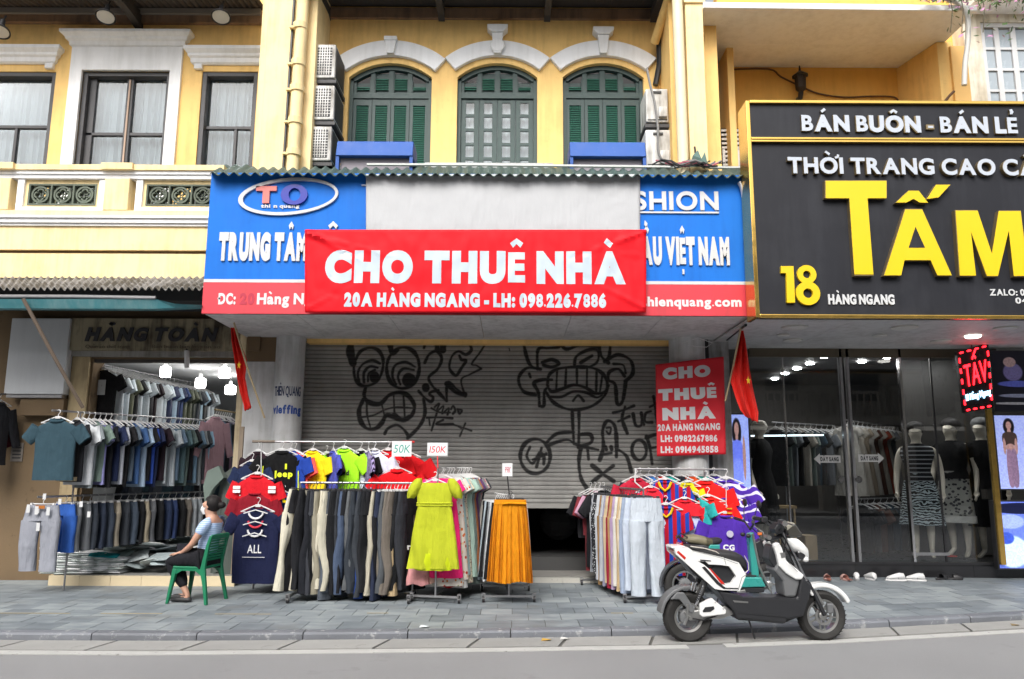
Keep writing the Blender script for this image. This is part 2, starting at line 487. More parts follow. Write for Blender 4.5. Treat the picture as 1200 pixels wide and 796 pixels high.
# pavement: bed below, stone tiles above
M_bed = mat('paving_joint', (.10, .10, .095), .9, var=.2)
pav = MB()
for a, b in zip(xs, xs[1:]):
    pav.hexa([(a, yk(a) + .13, -.15), (b, yk(b) + .13, -.15), (b, 16, -.15), (a, 16, -.15)], [(a, yk(a) + .13, -.010), (b, yk(b) + .13, -.010), (b, 16, -.010), (a, 16, -.010)])
pave = pav.build('pavement', M_bed, kind='structure')
WL[pave] = Vector(pave.location)
M_tile, N, L, P_ = node_mat('blue_grey_stone_tile')
tc = N.new('ShaderNodeTexCoord'); oi = N.new('ShaderNodeObjectInfo')
ge = N.new('ShaderNodeNewGeometry')
n1 = N.new('ShaderNodeTexNoise'); n1.inputs['Scale'].default_value = 5; n1.inputs['Detail'].default_value = 6; n1.inputs['Roughness'].default_value = .65
mp = N.new('ShaderNodeMapping'); mp.inputs['Scale'].default_value = (.55, 1.6, 1); L.new(ge.outputs['Position'], mp.inputs[0]); L.new(mp.outputs[0], n1.inputs['Vector'])
n2 = N.new('ShaderNodeTexNoise'); n2.inputs['Scale'].default_value = .6; n2.inputs['Detail'].default_value = 5; L.new(ge.outputs['Position'], n2.inputs['Vector'])
ad = N.new('ShaderNodeMath'); ad.operation = 'ADD'; L.new(n1.outputs['Fac'], ad.inputs[0])
ml = N.new('ShaderNodeMath'); ml.operation = 'MULTIPLY_ADD'; ml.inputs[1].default_value = .30; ml.inputs[2].default_value = -.15
L.new(oi.outputs['Random'], ml.inputs[0]); L.new(ml.outputs[0], ad.inputs[1])
ad2 = N.new('ShaderNodeMath'); ad2.operation = 'MULTIPLY_ADD'; ad2.inputs[1].default_value = .6; L.new(n2.outputs['Fac'], ad2.inputs[0]); L.new(ad.outputs[0], ad2.inputs[2])
cr = N.new('ShaderNodeValToRGB'); cr.color_ramp.elements[0].position = .5; cr.color_ramp.elements[0].color = (.112, .132, .148, 1)
cr.color_ramp.elements[1].position = 1.05; cr.color_ramp.elements[1].color = (.265, .295, .305, 1)
e = cr.color_ramp.elements.new(.76); e.color = (.178, .204, .222, 1)
L.new(ad2.outputs[0], cr.inputs[0])
# warm stains
n3 = N.new('ShaderNodeTexNoise'); n3.inputs['Scale'].default_value = 1.7; n3.inputs['Detail'].default_value = 6; L.new(ge.outputs['Position'], n3.inputs['Vector'])
r3 = N.new('ShaderNodeMapRange'); r3.inputs[1].default_value = .56; r3.inputs[2].default_value = .75; r3.inputs[4].default_value = .45; L.new(n3.outputs['Fac'], r3.inputs[0])
mx = N.new('ShaderNodeMix'); mx.data_type = 'RGBA'; L.new(r3.outputs[0], mx.inputs[0]); L.new(cr.outputs[0], mx.inputs[6]); mx.inputs[7].default_value = (.14, .13, .11, 1)
L.new(mx.outputs[2], P_.inputs['Base Color'])
rr = N.new('ShaderNodeMapRange'); rr.inputs[3].default_value = .42; rr.inputs[4].default_value = .75; L.new(n1.outputs['Fac'], rr.inputs[0]); L.new(rr.outputs[0], P_.inputs['Roughness'])
bn = N.new('ShaderNodeBump'); bn.inputs['Strength'].default_value = .25; bn.inputs['Distance'].default_value = .004; L.new(n1.outputs['Fac'], bn.inputs['Height']); L.new(bn.outputs[0], P_.inputs['Normal'])
rest = MB(); T = .345; row = 0; y0 = .14
cells = []
while y0 < 5.0:
    off = (.5 * T if row % 2 else 0) + rng.uniform(-.01, .01)
    xx = -9.3 + off; k = 0
    while xx < 9.8:
        a, b = xx + .0035, xx + T - .0035
        ya, yb = y0 + .0035, y0 + T - .0035
        q = [(a, yk(a) + ya), (b, yk(b) + ya), (b, yk(b) + yb), (a, yk(a) + yb)]
        xm = (a + b) / 2; ym = yk(xm) + (ya + yb) / 2
        vis = abs(xm) / ym < .68 and ym < 11.2
        cells.append((0 if vis else 1, ym, q)); xx += T; k += 1
    y0 += T; row += 1
cells.sort(key=lambda t: (t[0], t[1]))
for i, (v, ym, q) in enumerate(cells):
    dz = rng.uniform(-.0012, .0012)
    top = [(q[k][0], q[k][1], dz + rng.uniform(-.0006, .0006)) for k in range(4)]; bot = [(p[0], p[1], -.011) for p in q]
    if i < 300 and v == 0:
        MB().hexa(bot, top).build('tile', M_tile, pave, bevel=0)
    else: rest.hexa(bot, top)
rest.build('tiles', M_tile, pave, kind='stuff')

M_fy = mat('faded_yellow_paint', (.36, .31, .20), .8, fleck=1.5, fs=9, dirt='#6d6f6c')
for a, b in ((-20, 82), (118, 190), (252, 318), (430, 455), (716, 742)):
    P = [G(a + (b - a)*k/6, 718.5 + (.004 if a < 400 else .0)*(a + (b - a)*k/6), .004) for k in range(7)]
    MB().rings([[(p.x, p.y - .012, .0032), (p.x, p.y + .012, .0032), (p.x, p.y + .012, .0052), (p.x, p.y - .012, .0052)] for p in P]).build('paint_line', M_fy, kind='structure')
# ================================================================== helper: corrugated sheet
def corrugated(name, P00, P10, P01, P11, m, parent, waves, amp=.018, per=6, jag=0., th=.006, **k):
    "P00-P10 along the waves' crossing direction, P01/P11 the far edge"
    P00, P10, P01, P11 = map(Vector, (P00, P10, P01, P11)); up = (P10 - P00).cross(P01 - P00).normalized()
    if up.z < 0: up = -up
    n = waves * per; mb = MB(); A = []; B = []
    for i in range(n + 1):
        t = i / n; h = amp * math.sin(2 * PI * i / per)
        jj = jag * (math.sin(t * 37) + math.sin(t * 91 + 1)) * .5
        a = P00.lerp(P10, t); b = P01.lerp(P11, t); d = (b - a).normalized()
        A.append(a - d * jj + up * h); B.append(b + up * h)
    lo = [p - up * th for p in A]; lob = [p - up * th for p in B]
    mb.rings([A, B, lob, lo, A], False, False, closed=False)
    return mb.build(name, m, parent, smooth=60, fix=False, **k)

# ================================================================== MIDDLE HOUSE
YW = 11.1
def arc(cx, cz, r, a0, a1, n=18): return [(cx + r * math.sin(a0 + (a1 - a0) * i / n), cz + r * math.cos(a0 + (a1 - a0) * i / n)) for i in range(n + 1)]
mid = thing('house', 'yellow two-storey house with three arched green windows above the blue and red sign', 'house', (-.1, YW, 0))
wins = []
for a, b in ((408, 505.5), (535.5, 629.5), (659.5, 754.5)):
    x0, x1 = RX(a, 140, YW + .05), RX(b, 140, YW + .05)
    cx = (x0 + x1) / 2; hw = (x1 - x0) / 2; zt = RZ((a + b) / 2, 74, YW)
    rise = .24; r = (hw*hw + rise*rise) / (2*rise); cz = zt - r; an = math.asin(hw / r)
    wins.append((x0, x1, cx, hw, zt, r, cz, an, zt - rise))
xL, xR = RX(372, 140, YW), RX(800, 140, YW)
ZS = 4.45; ZT = 9.1
poly = [(xL, 3.35)]
for x0, x1, cx, hw, zt, r, cz, an, zs in wins:
    poly += [(x0, 3.35), (x0, zs)] if False else [(x0, ZS), (x0, zs)] + arc(cx, cz, r, -an, an)[1:-1] + [(x1, zs), (x1, ZS)]
poly += [(xR, ZS), (xR, ZT), (xL, ZT)]; poly[0] = (xL, ZS)
MB().prism(poly, YW, YW + .3).build('wall', M_yel, mid)
MB().box(xL, xR, YW, YW + .3, 3.35, ZS).build('wall', M_yel, mid)
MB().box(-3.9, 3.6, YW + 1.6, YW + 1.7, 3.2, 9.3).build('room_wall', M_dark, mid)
# white arched hood mouldings and keystones
for wi, (x0, x1, cx, hw, zt, r, cz, an, zs) in enumerate(wins):
    aa = R(40)
    MB().band(arc(cx, cz, r + .35, -aa, aa, 24), arc(cx, cz, r + .095, -aa, aa, 24), YW - .07, YW + .01).build('arch_moulding', M_white, mid, bevel=.01)
    kz = cz + r + .10
    ks = MB(); ph = (.31, .44, .40)[wi]
    ks.prism([(cx - .055, kz), (cx + .055, kz), (cx + .085, kz + ph - .12), (cx + .085, kz + ph - .10), (cx - .085, kz + ph - .10), (cx - .085, kz + ph - .12)], YW - .13, YW + .01)
    if wi == 0: ks.box(cx - .10, cx + .10, YW - .14, YW + .01, kz + ph - .098, kz + ph - .03)
    else:
        ks.prism([(cx - .09, kz + ph - .098), (cx + .09, kz + ph - .098), (cx + .16, kz + ph - .03), (cx + .16, kz + ph + .02), (cx - .16, kz + ph + .02), (cx - .16, kz + ph - .03)], YW - .17, YW + .01)
    if wi == 1: ks.lathe([(.001, -.02), (.10, -.02), (.12, 0), (.10, .02), (.001, .02)], (cx, YW - .12, kz + .13), 'Y', 20)
    ks.build('keystone', M_white, mid, bevel=.008)
    # joinery
    wn = MB(); Y0, Y1 = YW + .10, YW + .17
    w_ = bpy.data.objects.new('window', None); COL.objects.link(w_); w_.parent = mid; w_.location = Vector((cx, Y0, ZS)) - WL[mid]; WL[w_] = Vector((cx, Y0, ZS))
    fo = arc(cx, cz, r, -an, an, 20); fi = arc(cx, cz, r - .07, -an * .93, an * .93, 20)
    wn.band(fo, fi, Y0 - .02, Y1)
    for s in (x0, x1 - .055): wn.box(s, s + .055, Y0 - .02, Y1, ZS, zs + .02)
    ztr = RZ((x0 + x1) / 2 * 80 + 600, 112, YW)
    wn.box(x0 + .055, x1 - .055, Y0 - .01, Y1, ztr, ztr + .09)
    iw = (x1 - x0 - .11) / 4
    for k in (1, 2, 3):
        xm = x0 + .055 + iw * k
        ztop = cz + math.sqrt(max(0, (r - .06) ** 2 - (xm - cx) ** 2)); wn.box(xm - .03, xm + .03, Y0, Y1, ztr + .09, ztop)
    wn.build('frame', M_gframe, w_)
    for k in range(4):                                # fanlight louvres
        a = x0 + .055 + iw * k + .045; b = a + iw - .09; lv = MB()
        zt_ = cz + math.sqrt((r - .13) ** 2 - max(abs(a - cx), abs(b - cx)) ** 2); zb = ztr + .15
        n = int((zt_ - zb) / .028)
        for q in range(n):
            z = zb + q * .028; lv.hexa([(a, Y0 + .015, z), (b, Y0 + .015, z), (b, Y0 + .04, z + .022), (a, Y0 + .04, z + .022)], [(a, Y0 + .015, z + .006), (b, Y0 + .015, z + .006), (b, Y0 + .04, z + .028), (a, Y0 + .04, z + .028)])
        lv.build('louvre_panel', M_gslat, w_, kind='stuff')
        bk = MB(); bk.box(a - .045, a, Y0 + .01, Y1, zb - .06, zt_ + .1); bk.box(b, b + .045, Y0 + .01, Y1, zb - .06, zt_ + .1); bk.box(a, b, Y0 + .045, Y1, zb - .06, zt_ + .06)
        bk.build('panel_frame', M_gframe, w_)
    ztop = ztr - .01
    for k in range(4):
        a = x0 + .058 + iw * k; b = a + iw - .006
        lf = MB(); sv = .075
        opn = (wi == 2 and k == 1)
        if wi == 1:
            lf.box(a, a + sv, Y0 + .02, Y1 - .01, ZS, ztop); lf.box(b - sv, b, Y0 + .02, Y1 - .01, ZS, ztop)
            for q in range(8):
                z = ztop - .05 - q * .235
                lf.box(a + sv, b - sv, Y0 + .022, Y1 - .012, z, z + .045)
            lf.build('casement', M_gframe, w_)
            for q in range(7):
                z = ztop - .05 - (q + 1) * .235 + .046
                MB().box(a + sv + .001, b - sv - .001, Y0 + .035, Y0 + .041, z, z + .187).build('pane', M_glass, w_)
        else:
            lf.box(a, a + .05, Y0 + .01, Y1 - .01, ZS, ztop); lf.box(b - .05, b, Y0 + .01, Y1 - .01, ZS, ztop)
            lf.box(a + .05, b - .05, Y0 + .012, Y1 - .012, ztop - .10, ztop); lf.box(a + .05, b - .05, Y0 + .012, Y1 - .012, ZS, ZS + .12)
            lf.box(a + .05, b - .05, Y0 + .012, Y1 - .012, ztop - 1.42, ztop - 1.30)
            lf.box(a + .05, b - .05, Y0 + .05, Y1 - .014, ZS + .12, ztop - .1)
            lo = lf.build('shutter', M_gframe, w_)
            lv = MB(); z = ztop - .135
            while z > ZS + .13:
                if not (ztop - 1.44 < z < ztop - 1.28):
                    lv.hexa([(a + .051, Y0 + .012, z), (b - .051, Y0 + .012, z), (b - .051, Y0 + .04, z + .022), (a + .051, Y0 + .04, z + .022)],
                            [(a + .051, Y0 + .012, z + .007), (b - .051, Y0 + .012, z + .007), (b - .051, Y0 + .04, z + .029), (a + .051, Y0 + .04, z + .029)])
                z -= .03
            lv.build('louvre_panel', M_gslat, w_, kind='stuff')
    if wi == 1:   # curtains inside the glazed window
        cu = MB(); n = 60
        for q in range(n):
            a = x0 + (x1 - x0) * q / n; b = x0 + (x1 - x0) * (q + 1) / n
            cu.quad((a, YW + .24 + .02 * math.sin(q * .9), ZS), (b, YW + .24 + .02 * math.sin((q + 1) * .9), ZS), (b, YW + .24 + .02 * math.sin((q + 1) * .9), zt - .2), (a, YW + .24 + .02 * math.sin(q * .9), zt - .2))
        cu.build('curtain', mat('white_muslin', (.86, .88, .9), .9, var=.05), w_, smooth=True)
MB().box(RX(498, 192, YW-.3), RX(648, 192, YW-.3), YW - .32, YW, RZ(570, 197, YW-.3), RZ(570, 191.5, YW-.3)).build('window_ledge', M_offw, mid)

# pillars between the houses
def pillar(name, pxl, pxr, Yf, Yb, label, m=M_cream, z0=3.75, mouldpx=None, cat='pillar'):
    xl, xr = RX(pxl, 100, Yf), RX(pxr, 100, Yf)
    t = thing(name, label, cat, ((xl + xr) / 2, Yf, z0))
    MB().box(xl, xr, Yf, Yb, z0, 9.3).build('shaft', m, t, bevel=.012)
    return t, xl, xr
tL, xl, xr = pillar('pillar', 302, 368, 10.35, YW + .3, 'broad cream pillar with a jointed drainpipe left of the stacked air conditioners')
MB().box(xl + .10, xl + .54, 10.31, 10.35, 3.8, 9.2).build('raised_strip', M_cream, tL, bevel=.008)
pl = thing('drainpipe', 'cream painted pipe with sleeve joints running up the broad pillar', 'drainpipe', (RX(348, 100, 10.25), 10.25, 5))
xp = RX(349, 100, 10.23)
MB().tube([(xp - .02, 10.23, 4.9), (xp, 10.23, 7), (xp + .03, 10.23, 9.3)], .085, 14).build('pipe', M_cream, pl, smooth=True)
for py in (35, 78, 108, 146, 183): z = RZ(348, py, 10.23); MB().tube([(xp - .005, 10.23, z), (xp - .005, 10.23, z + .09)], .105, 14).build('sleeve', M_cream, pl, smooth=50); MB().box(xp - .16, xp - .09, 10.2, 10.33, z + .02, z + .05).build('bracket', M_cream, pl)
MB().tube([(xp - .16, 10.27, 4.9), (xp - .12, 10.27, 9.3)], .02, 6).build('thin_cable', M_black, pl)
tR, xl2, xr2 = pillar('pillar', 806, 827, 10.0, YW + .3, 'cream pillar between the arched windows and the open yellow loggia')
MB().box(xl2 - .02, xr2 + .03, 9.97, YW, RZ(820, 4, 10), RZ(820, -9, 10)).build('capital', M_cream, tR)
MB().box(xr2 + .001, RX(842, 100, 10.4), 10.4, YW + .3, 3.75, RZ(850, 20, 10.4)).build('pilaster', M_yel, tR)
MB().box(RX(786, 100, 10.35), xl2 - .001, 10.35, YW + .3, 3.75, 9.3).build('pilaster', M_yel, tR)
pr = thing('drainpipe', 'pale round downpipe with a slanted feeder beside the right pillar', 'drainpipe', (RX(797, 100, 10.1), 10.1, 5))
xq = RX(798, 100, 9.98)
MB().tube([(xq, 9.98, 4.9), (xq - .02, 9.98, 9.3)], .075, 14).build('pipe', mat('cream_pipe', (.78, .68, .45), .5), pr, smooth=True)
MB().tube([W(786, -8, 10.3), W(767, 50, 10.9)], .07, 12).build('feeder_pipe', M_yel, pr, smooth=True)
MB().tube([W(772, 44, 10.95), W(773, 75, 11.0), W(768, 100, 11.0)], .045, 8).build('cable_bundle', M_black, pr, smooth=True)
# eaves over the middle house: timber soffit boards, rafters, fascia
ev = thing('eaves', 'dark timber eaves over the three arched windows', 'eaves', (0, 10.5, 8.7))
zt = RZ(600, 22, YW)
MB().box(xL, xR, YW - .06, YW - .001, zt - .03, zt + .14).build('wall_plate', mat('brown_beam', (.28, .17, .10), .8, var=.2, streak=.5), ev)
zb = RZ(600, 12, YW)
x = xL
while x < xR:
    MB().hexa([(x, YW - .06, zb + .04), (x + .118, YW - .06, zb + .04), (x + .118, 10.0, zb - .12), (x, 10.0, zb - .12)],
              [(x, YW - .06, zb + .06), (x + .118, YW - .06, zb + .06), (x + .118, 10.0, zb - .10), (x, 10.0, zb - .10)]).build('board', M_darkwood, ev); x += .122
MB().hexa([(xL, YW + .3, zb + .08), (xR, YW + .3, zb + .08), (xR, 9.95, zb - .075), (xL, 9.95, zb - .075)], [(xL, YW + .3, zb + .2), (xR, YW + .3, zb + .2), (xR, 9.95, zb + .0), (xL, 9.95, zb + .0)]).build('roof_deck', M_darkwood, ev)
for px in (385, 518, 641, 765):
    xx = RX(px, 10, YW); MB().prism([(YW, zb - .02), (YW - .01, zt - .06), (YW - .12, zt - .02), (10.0, zb - .26), (10.0, zb - .13)], xx - .05, xx + .05, 'X').build('rafter', M_darkwood, ev)

# ------------------------------------------------------------------ air conditioners
M_ac = mat('white_ac_casing', (.70, .70, .68), .5, var=.06, streak=.6, dirt='#6f6a60')
M_acd = mat('ac_dark_fins', (.05, .05, .052), .6)
def ac(px0, px1, py0, py1, Yf, depth, label, group, grille=True):
    x0, x1 = RX(px0, (py0+py1)/2, Yf), RX(px1, (py0+py1)/2, Yf); z0, z1 = RZ(px0, py1, Yf), RZ(px0, py0, Yf)
    t = thing('air_conditioner', label, 'air conditioner', ((x0+x1)/2, Yf + depth/2, z0), group)
    MB().box(x0, x1, Yf, Yf + depth, z0, z1).build('casing', M_ac, t, bevel=.015)
    gm = MB(); w = x1 - x0; h = z1 - z0
    if grille:
        MB().box(x0 + w*.16, x1 - w*.16, Yf - .004, Yf + .001, z0 + h*.08, z1 - h*.10).build('grille_recess', M_acd, t)
        for k in range(1, 6): xx = x0 + w*.16 + w*.68*k/6; gm.box(xx - .006, xx + .006, Yf - .014, Yf - .0045, z0 + h*.08, z1 - h*.10)
        for k in range(1, 10): zz = z0 + h*.08 + h*.82*k/10; gm.box(x0 + w*.16, x1 - w*.16, Yf - .012, Yf - .005, zz - .005, zz + .005)
        gm.build('grille', M_ac, t)
        MB().box(x1 - .001, x1 + .006, Yf + .05, Yf + depth - .05, z0 + .04, z1 - .04).build('fin_panel', M_acd, t)
    else:
        MB().box(x0 + w*.3, x1 - w*.3, Yf - .02, Yf + .001, z1 - h*.14, z1 - h*.09).build('handle', M_acd, t)
        MB().box(x0 + w*.55, x1 - w*.08, Yf - .05, Yf - .001, z0 + h*.12, z0 + h*.42).build('valve_cover', M_ac, t, bevel=.01)
        MB().box(x0 + w*.06, x1 - w*.06, Yf - .006, Yf - .001, z0 + h*.05, z0 + h*.08).build('seam', M_acd, t)
    MB().box(x0 - .02, x1 + .02, Yf + .02, Yf + depth, z0 - .07, z0 - .02).build('bracket', M_acd, t)
g = 'air conditioners stacked beside the left arched window'
ac(368, 393, 52, 91, 10.45, .62, 'topmost air conditioner of the stack of three by the broad pillar', g)
ac(365.5, 391.5, 100, 140, 10.45, .62, 'middle air conditioner of the stack of three by the broad pillar', g)
ac(362.5, 388, 148, 188, 10.45, .62, 'lowest air conditioner of the stack of three by the broad pillar', g)
g = 'air conditioners stacked beside the right pillar'
ac(757, 783, 104, 143, 10.5, .5, 'upper of the two dirty white air conditioners beside the right arched window', g, False)
ac(757, 786, 152, 196, 10.5, .5, 'lower of the two dirty white air conditioners beside the right arched window', g, False)
MB().tube([W(a, b, 10.4) for a, b in catmull([(758, 80), (762, 100), (767, 120), (771, 150), (772, 180), (785, 197)], 5)], .018, 6).build('cable', mat('grey_cable', (.2, .2, .2), .6), label='grey cable drooping over the two air conditioners by the right arched window', cat='cable')
# blue box signs standing in front of the windows
def bluebox(px0, px1, py0, py1, py2, label):
    x0, x1 = RX(px0, py0, 10.2), RX(px1, py0, 10.2); z1, z0, zb_ = RZ(px0, py0, 10.2), RZ(px0, py1, 10.2), RZ(px0, py2, 10.2)
    t = thing('awning_box', label, 'awning', ((x0+x1)/2, 10.4, zb_), 'blue awning boxes below the arched windows')
    MB().hexa([(x0, 10.2, z0), (x1, 10.2, z0), (x1, 10.7, z0), (x0, 10.7, z0)], [(x0, 10.27, z1), (x1, 10.27, z1), (x1, 10.7, z1), (x0, 10.7, z1)]).build('hood', mat('faded_blue_sheet', (.018, .085, .34), .65, var=.1, vs=2, fleck=.4, dirt='#5f7fb5'), t, bevel=.01)
    MB().box(x0 + .05, x1 - .05, 10.3, 10.33, zb_ - .3, z0 - .002).build('screen', mat('grey_lilac_screen', (.24, .22, .25), .7), t)
    for s in (x0, x1 - .045): MB().box(s, s + .045, 10.22, 10.27, zb_ - .3, z0 - .002).build('post', MATS['faded_blue_sheet'], t)
bluebox(394, 484, 163, 182, 200, 'blue box awning in front of the leftmost arched window')
bluebox(668, 757, 164, 183, 200, 'blue box awning in front of the rightmost arched window')

# ================================================================== LEFT HOUSE
lh = thing('house', 'cream house with white framed windows above a pierced balustrade balcony', 'house', (-7, YW, 0))
xa, xb = -13.0, RX(303, 100, YW)
def rect_holes(y0, y1, x0, x1, z0, z1, holes, name, m, parent):
    "wall with a row of holes (hx0, hx1, hz0, hz1)"
    mb = MB(); cur = x0
    for a, b, c0, c1 in holes:
        mb.box(cur, a, y0, y1, z0, z1); mb.box(a, b, y0, y1, z0, c0); mb.box(a, b, y0, y1, c1, z1); cur = b
    mb.box(cur, x1, y0, y1, z0, z1)
    return mb.build(name, m, parent)
LW = [(-34, 60), (92, 196), (233, 305)]
holes = [(RX(a, 140, YW), RX(b, 140, YW) if b != 305 else xb - .02, 4.6, RZ(b, 84, YW)) for a, b in LW]
rect_holes(YW, YW + .3, xa, xb, 3.9, 9.2, holes, 'wall', M_yel, lh)
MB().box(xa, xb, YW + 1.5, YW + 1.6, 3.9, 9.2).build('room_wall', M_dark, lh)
for i, (a, b, z0, z1) in enumerate(holes):
    w_ = bpy.data.objects.new('window', None); COL.objects.link(w_); w_.parent = lh; w_.location = Vector(((a+b)/2, YW, z0)) - WL[lh]; WL[w_] = Vector(((a+b)/2, YW, z0))
    f = MB(); t = .07; Y0, Y1 = YW + .10, YW + .18
    f.box(a, a + t, YW + .02, Y1, z0, z1); f.box(b - t, b, YW + .02, Y1, z0, z1); f.box(a + t, b - t, YW + .02, Y1, z1 - t, z1); f.box(a + t, b - t, YW + .02, Y1, z0, z0 + t)
    zc = RZ(100, 149, YW + .1) if i != 1 else RZ(100, 157, YW + .1)
    f.box(a + t, b - t, Y0, Y1, zc - .025, zc + .025); xm = (a + b) / 2 + (.02 if i == 1 else 0)
    if i == 1: f.box(xm - .05, xm + .05, Y0 - .01, Y1 + .005, z0 + t, z1 - t); f.box(a + t, a + .17, Y0, Y1, z0 + t, z1 - t)
    else:
        xm = a + (b - a) * (.52 if i == 0 else .62); f.box(xm - .022, xm + .022, Y0 + .002, Y1 - .002, z0 + t, zc - .025)
    f.build('frame', M_wind, w_, bevel=.006)
    if i == 1: MB().box(xm - .012, xm + .012, Y0 - .03, Y0 - .011, z0, z1 - .1).build('latch_bar', mat('bare_wood', (.45, .33, .25), .7), w_)
    MB().box(a + t, b - t, Y0 + .03, Y0 + .036, z0 + t, z1 - t).build('pane', M_glass, w_)
    cu = MB(); n = 70
    A = [(a + (b - a) * q / n, YW + .27 + .022 * math.sin(q * .8) + .01 * math.sin(q * 2.1)) for q in range(n + 1)]
    cu.rings([[(u, v, z0) for u, v in A], [(u, v + .005, z1 + .05) for u, v in A]], False, False, closed=False)
    cu.build('curtain', M_curt, w_, smooth=True, fix=False)
# white surround of the middle window and the hood cornices
sx0, sx1 = RX(79, 130, YW), RX(210, 130, YW); a, b, z0, z1 = holes[1]
s = MB(); s.box(sx0, a, YW - .05, YW + .02, 4.6, RZ(150, 57, YW)); s.box(b, sx1, YW - .05, YW + .02, 4.6, RZ(150, 57, YW)); s.box(a, b, YW - .05, YW + .02, z1, RZ(150, 57, YW))
s.build('window_surround', M_white, lh)
zq = RZ(150, 57, YW)
def cornice(x0, x1, z, h, out, parent, name='cornice'):
    cm = MB(); prof = [(0, 0), (.25, .10), (.30, .35), (.55, .45), (.6, .6), (1, .8), (1, 1)]
    rs = []
    for o, u in prof:
        e = out * o
        rs.append([(x0 - e, YW - .03 - e, z + h*u), (x1 + e, YW - .03 - e, z + h*u), (x1 + e, YW + .02, z + h*u), (x0 - e, YW + .02, z + h*u)])
    return cm.rings(rs).build(name, M_white, parent)
cornice(sx0, sx1, zq, .23, .15, lh)
z2 = RZ(40, 76, YW)
cornice(-8.6, RX(66, 66, YW), z2, .26, .12, lh); cornice(RX(228, 66, YW), xb, z2, .26, .12, lh)
for px in (60, 234): xx = RX(px, 75, YW); MB().box(xx - .06, xx + .06, YW - .06, YW + .01, z2 - .08, z2 - .001).build('corbel', M_white, lh)
# eaves
ev = thing('eaves', 'dark corrugated eaves with a timber bracket over the cream house', 'eaves', (-6, 10.4, 8.6))
zt = RZ(150, 17, YW)
MB().box(-9.6, xb, YW - .08, YW - .001, zt - .18, zt + .02).build('beam', MATS['brown_beam'], ev)
MB().box(-9.6, xb, YW - .13, YW - .081, zt - .06, zt + .03).build('batten', mat('grey_batten', (.22, .2, .18), .8), ev)
corrugated('roof_sheet', (-9.6, 9.9, zt - .11), (xb + .05, 9.9, zt - .11), (-9.6, YW - .08, zt + .07), (xb + .05, YW - .08, zt + .07), mat('dark_old_sheet', (.10, .085, .08), .8, var=.3, streak=.8, dirt='#55483c'), ev, 62, .02)
MB().hexa([(-9.6, YW + .3, zt + .11), (xb, YW + .3, zt + .11), (xb, 9.9, zt - .06), (-9.6, 9.9, zt - .06)], [(-9.6, YW + .3, zt + .2), (xb, YW + .3, zt + .2), (xb, 9.9, zt + .02), (-9.6, 9.9, zt + .02)]).build('roof_deck', M_darkwood, ev)
xx = RX(153, 12, 10.8); MB().prism([(YW, zt - .25), (YW, zt), (9.95, zt - .14), (9.95, zt - .2), (10.7, zt - .20)], xx - .06, xx + .06, 'X').build('bracket', M_darkwood, ev)
# spot lamps under the eaves
for px, py, lb in ((0, 36, 'leftmost of the three black dome lamps under the eaves'), (124, 19, 'middle of the three black dome lamps under the eaves'), (259, 19, 'black dome lamp under the eaves next to the broad cream pillar')):
    p = W(px, py, 10.3); t = thing('dome_lamp', lb, 'lamp', p, 'dome lamps under the eaves', local=True)
    t.rotation_euler = (R(-18), R(-6), 0)
    MB().lathe([(.02, .22), (.035, .21), (.04, .10), (.07, .07), (.135, 0), (.14, -.03), (.13, -.03), (.12, 0), (.02, .05)], n=24).build('shade', M_black, t, smooth=40)
    MB().lathe([(.001, -.022), (.118, -.022), (.118, -.012), (.001, -.012)], n=24).build('lens', mat('frosted_lens', (.62, .62, .60), .4), t)
    MB().tube([(0, 0, .2), (0, .03, .34)], .014, 6).build('stem', M_black, t)

# balcony and balustrade
YB = 10.2
bal = thing('balcony', 'cream balcony with white mouldings and pierced panels above the left shop', 'balcony', (-6.5, YB, 4.1))
bx0, bx1 = -12.5, RX(262, 250, YB)
def zr(py): return RZ(120, py, YB)
def layer(name, py1, py0, out, m): MB().box(bx0, bx1, YB - out, YB + .22, zr(py1), zr(py0)).build(name, m, bal)
MB().box(bx0, bx1, YB - .0, YW, zr(326) + .0, zr(297.3)).build('beam', M_cream, bal)
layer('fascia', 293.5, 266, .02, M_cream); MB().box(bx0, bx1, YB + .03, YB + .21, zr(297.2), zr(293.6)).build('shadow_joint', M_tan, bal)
layer('moulding', 265.9, 263, .05, M_white); layer('moulding', 262.9, 258, .08, M_white); layer('moulding', 257.9, 255.5, .11, M_white); layer('band', 255.4, 248, .05, M_cream)
layer('top_rail', 202, 196, .10, M_cream); layer('moulding', 206, 202.1, .07, M_white); layer('moulding', 210.5, 206.1, .045, M_white)
MB().box(bx0, bx1, YB + .19, YW, zr(297), zr(290)).build('balcony_floor', M_offw, bal)
PW = [(-107, -12), (28, 116), (167, 262)]
PV = [(-100, -20), (33, 111), (171.5, 262)]
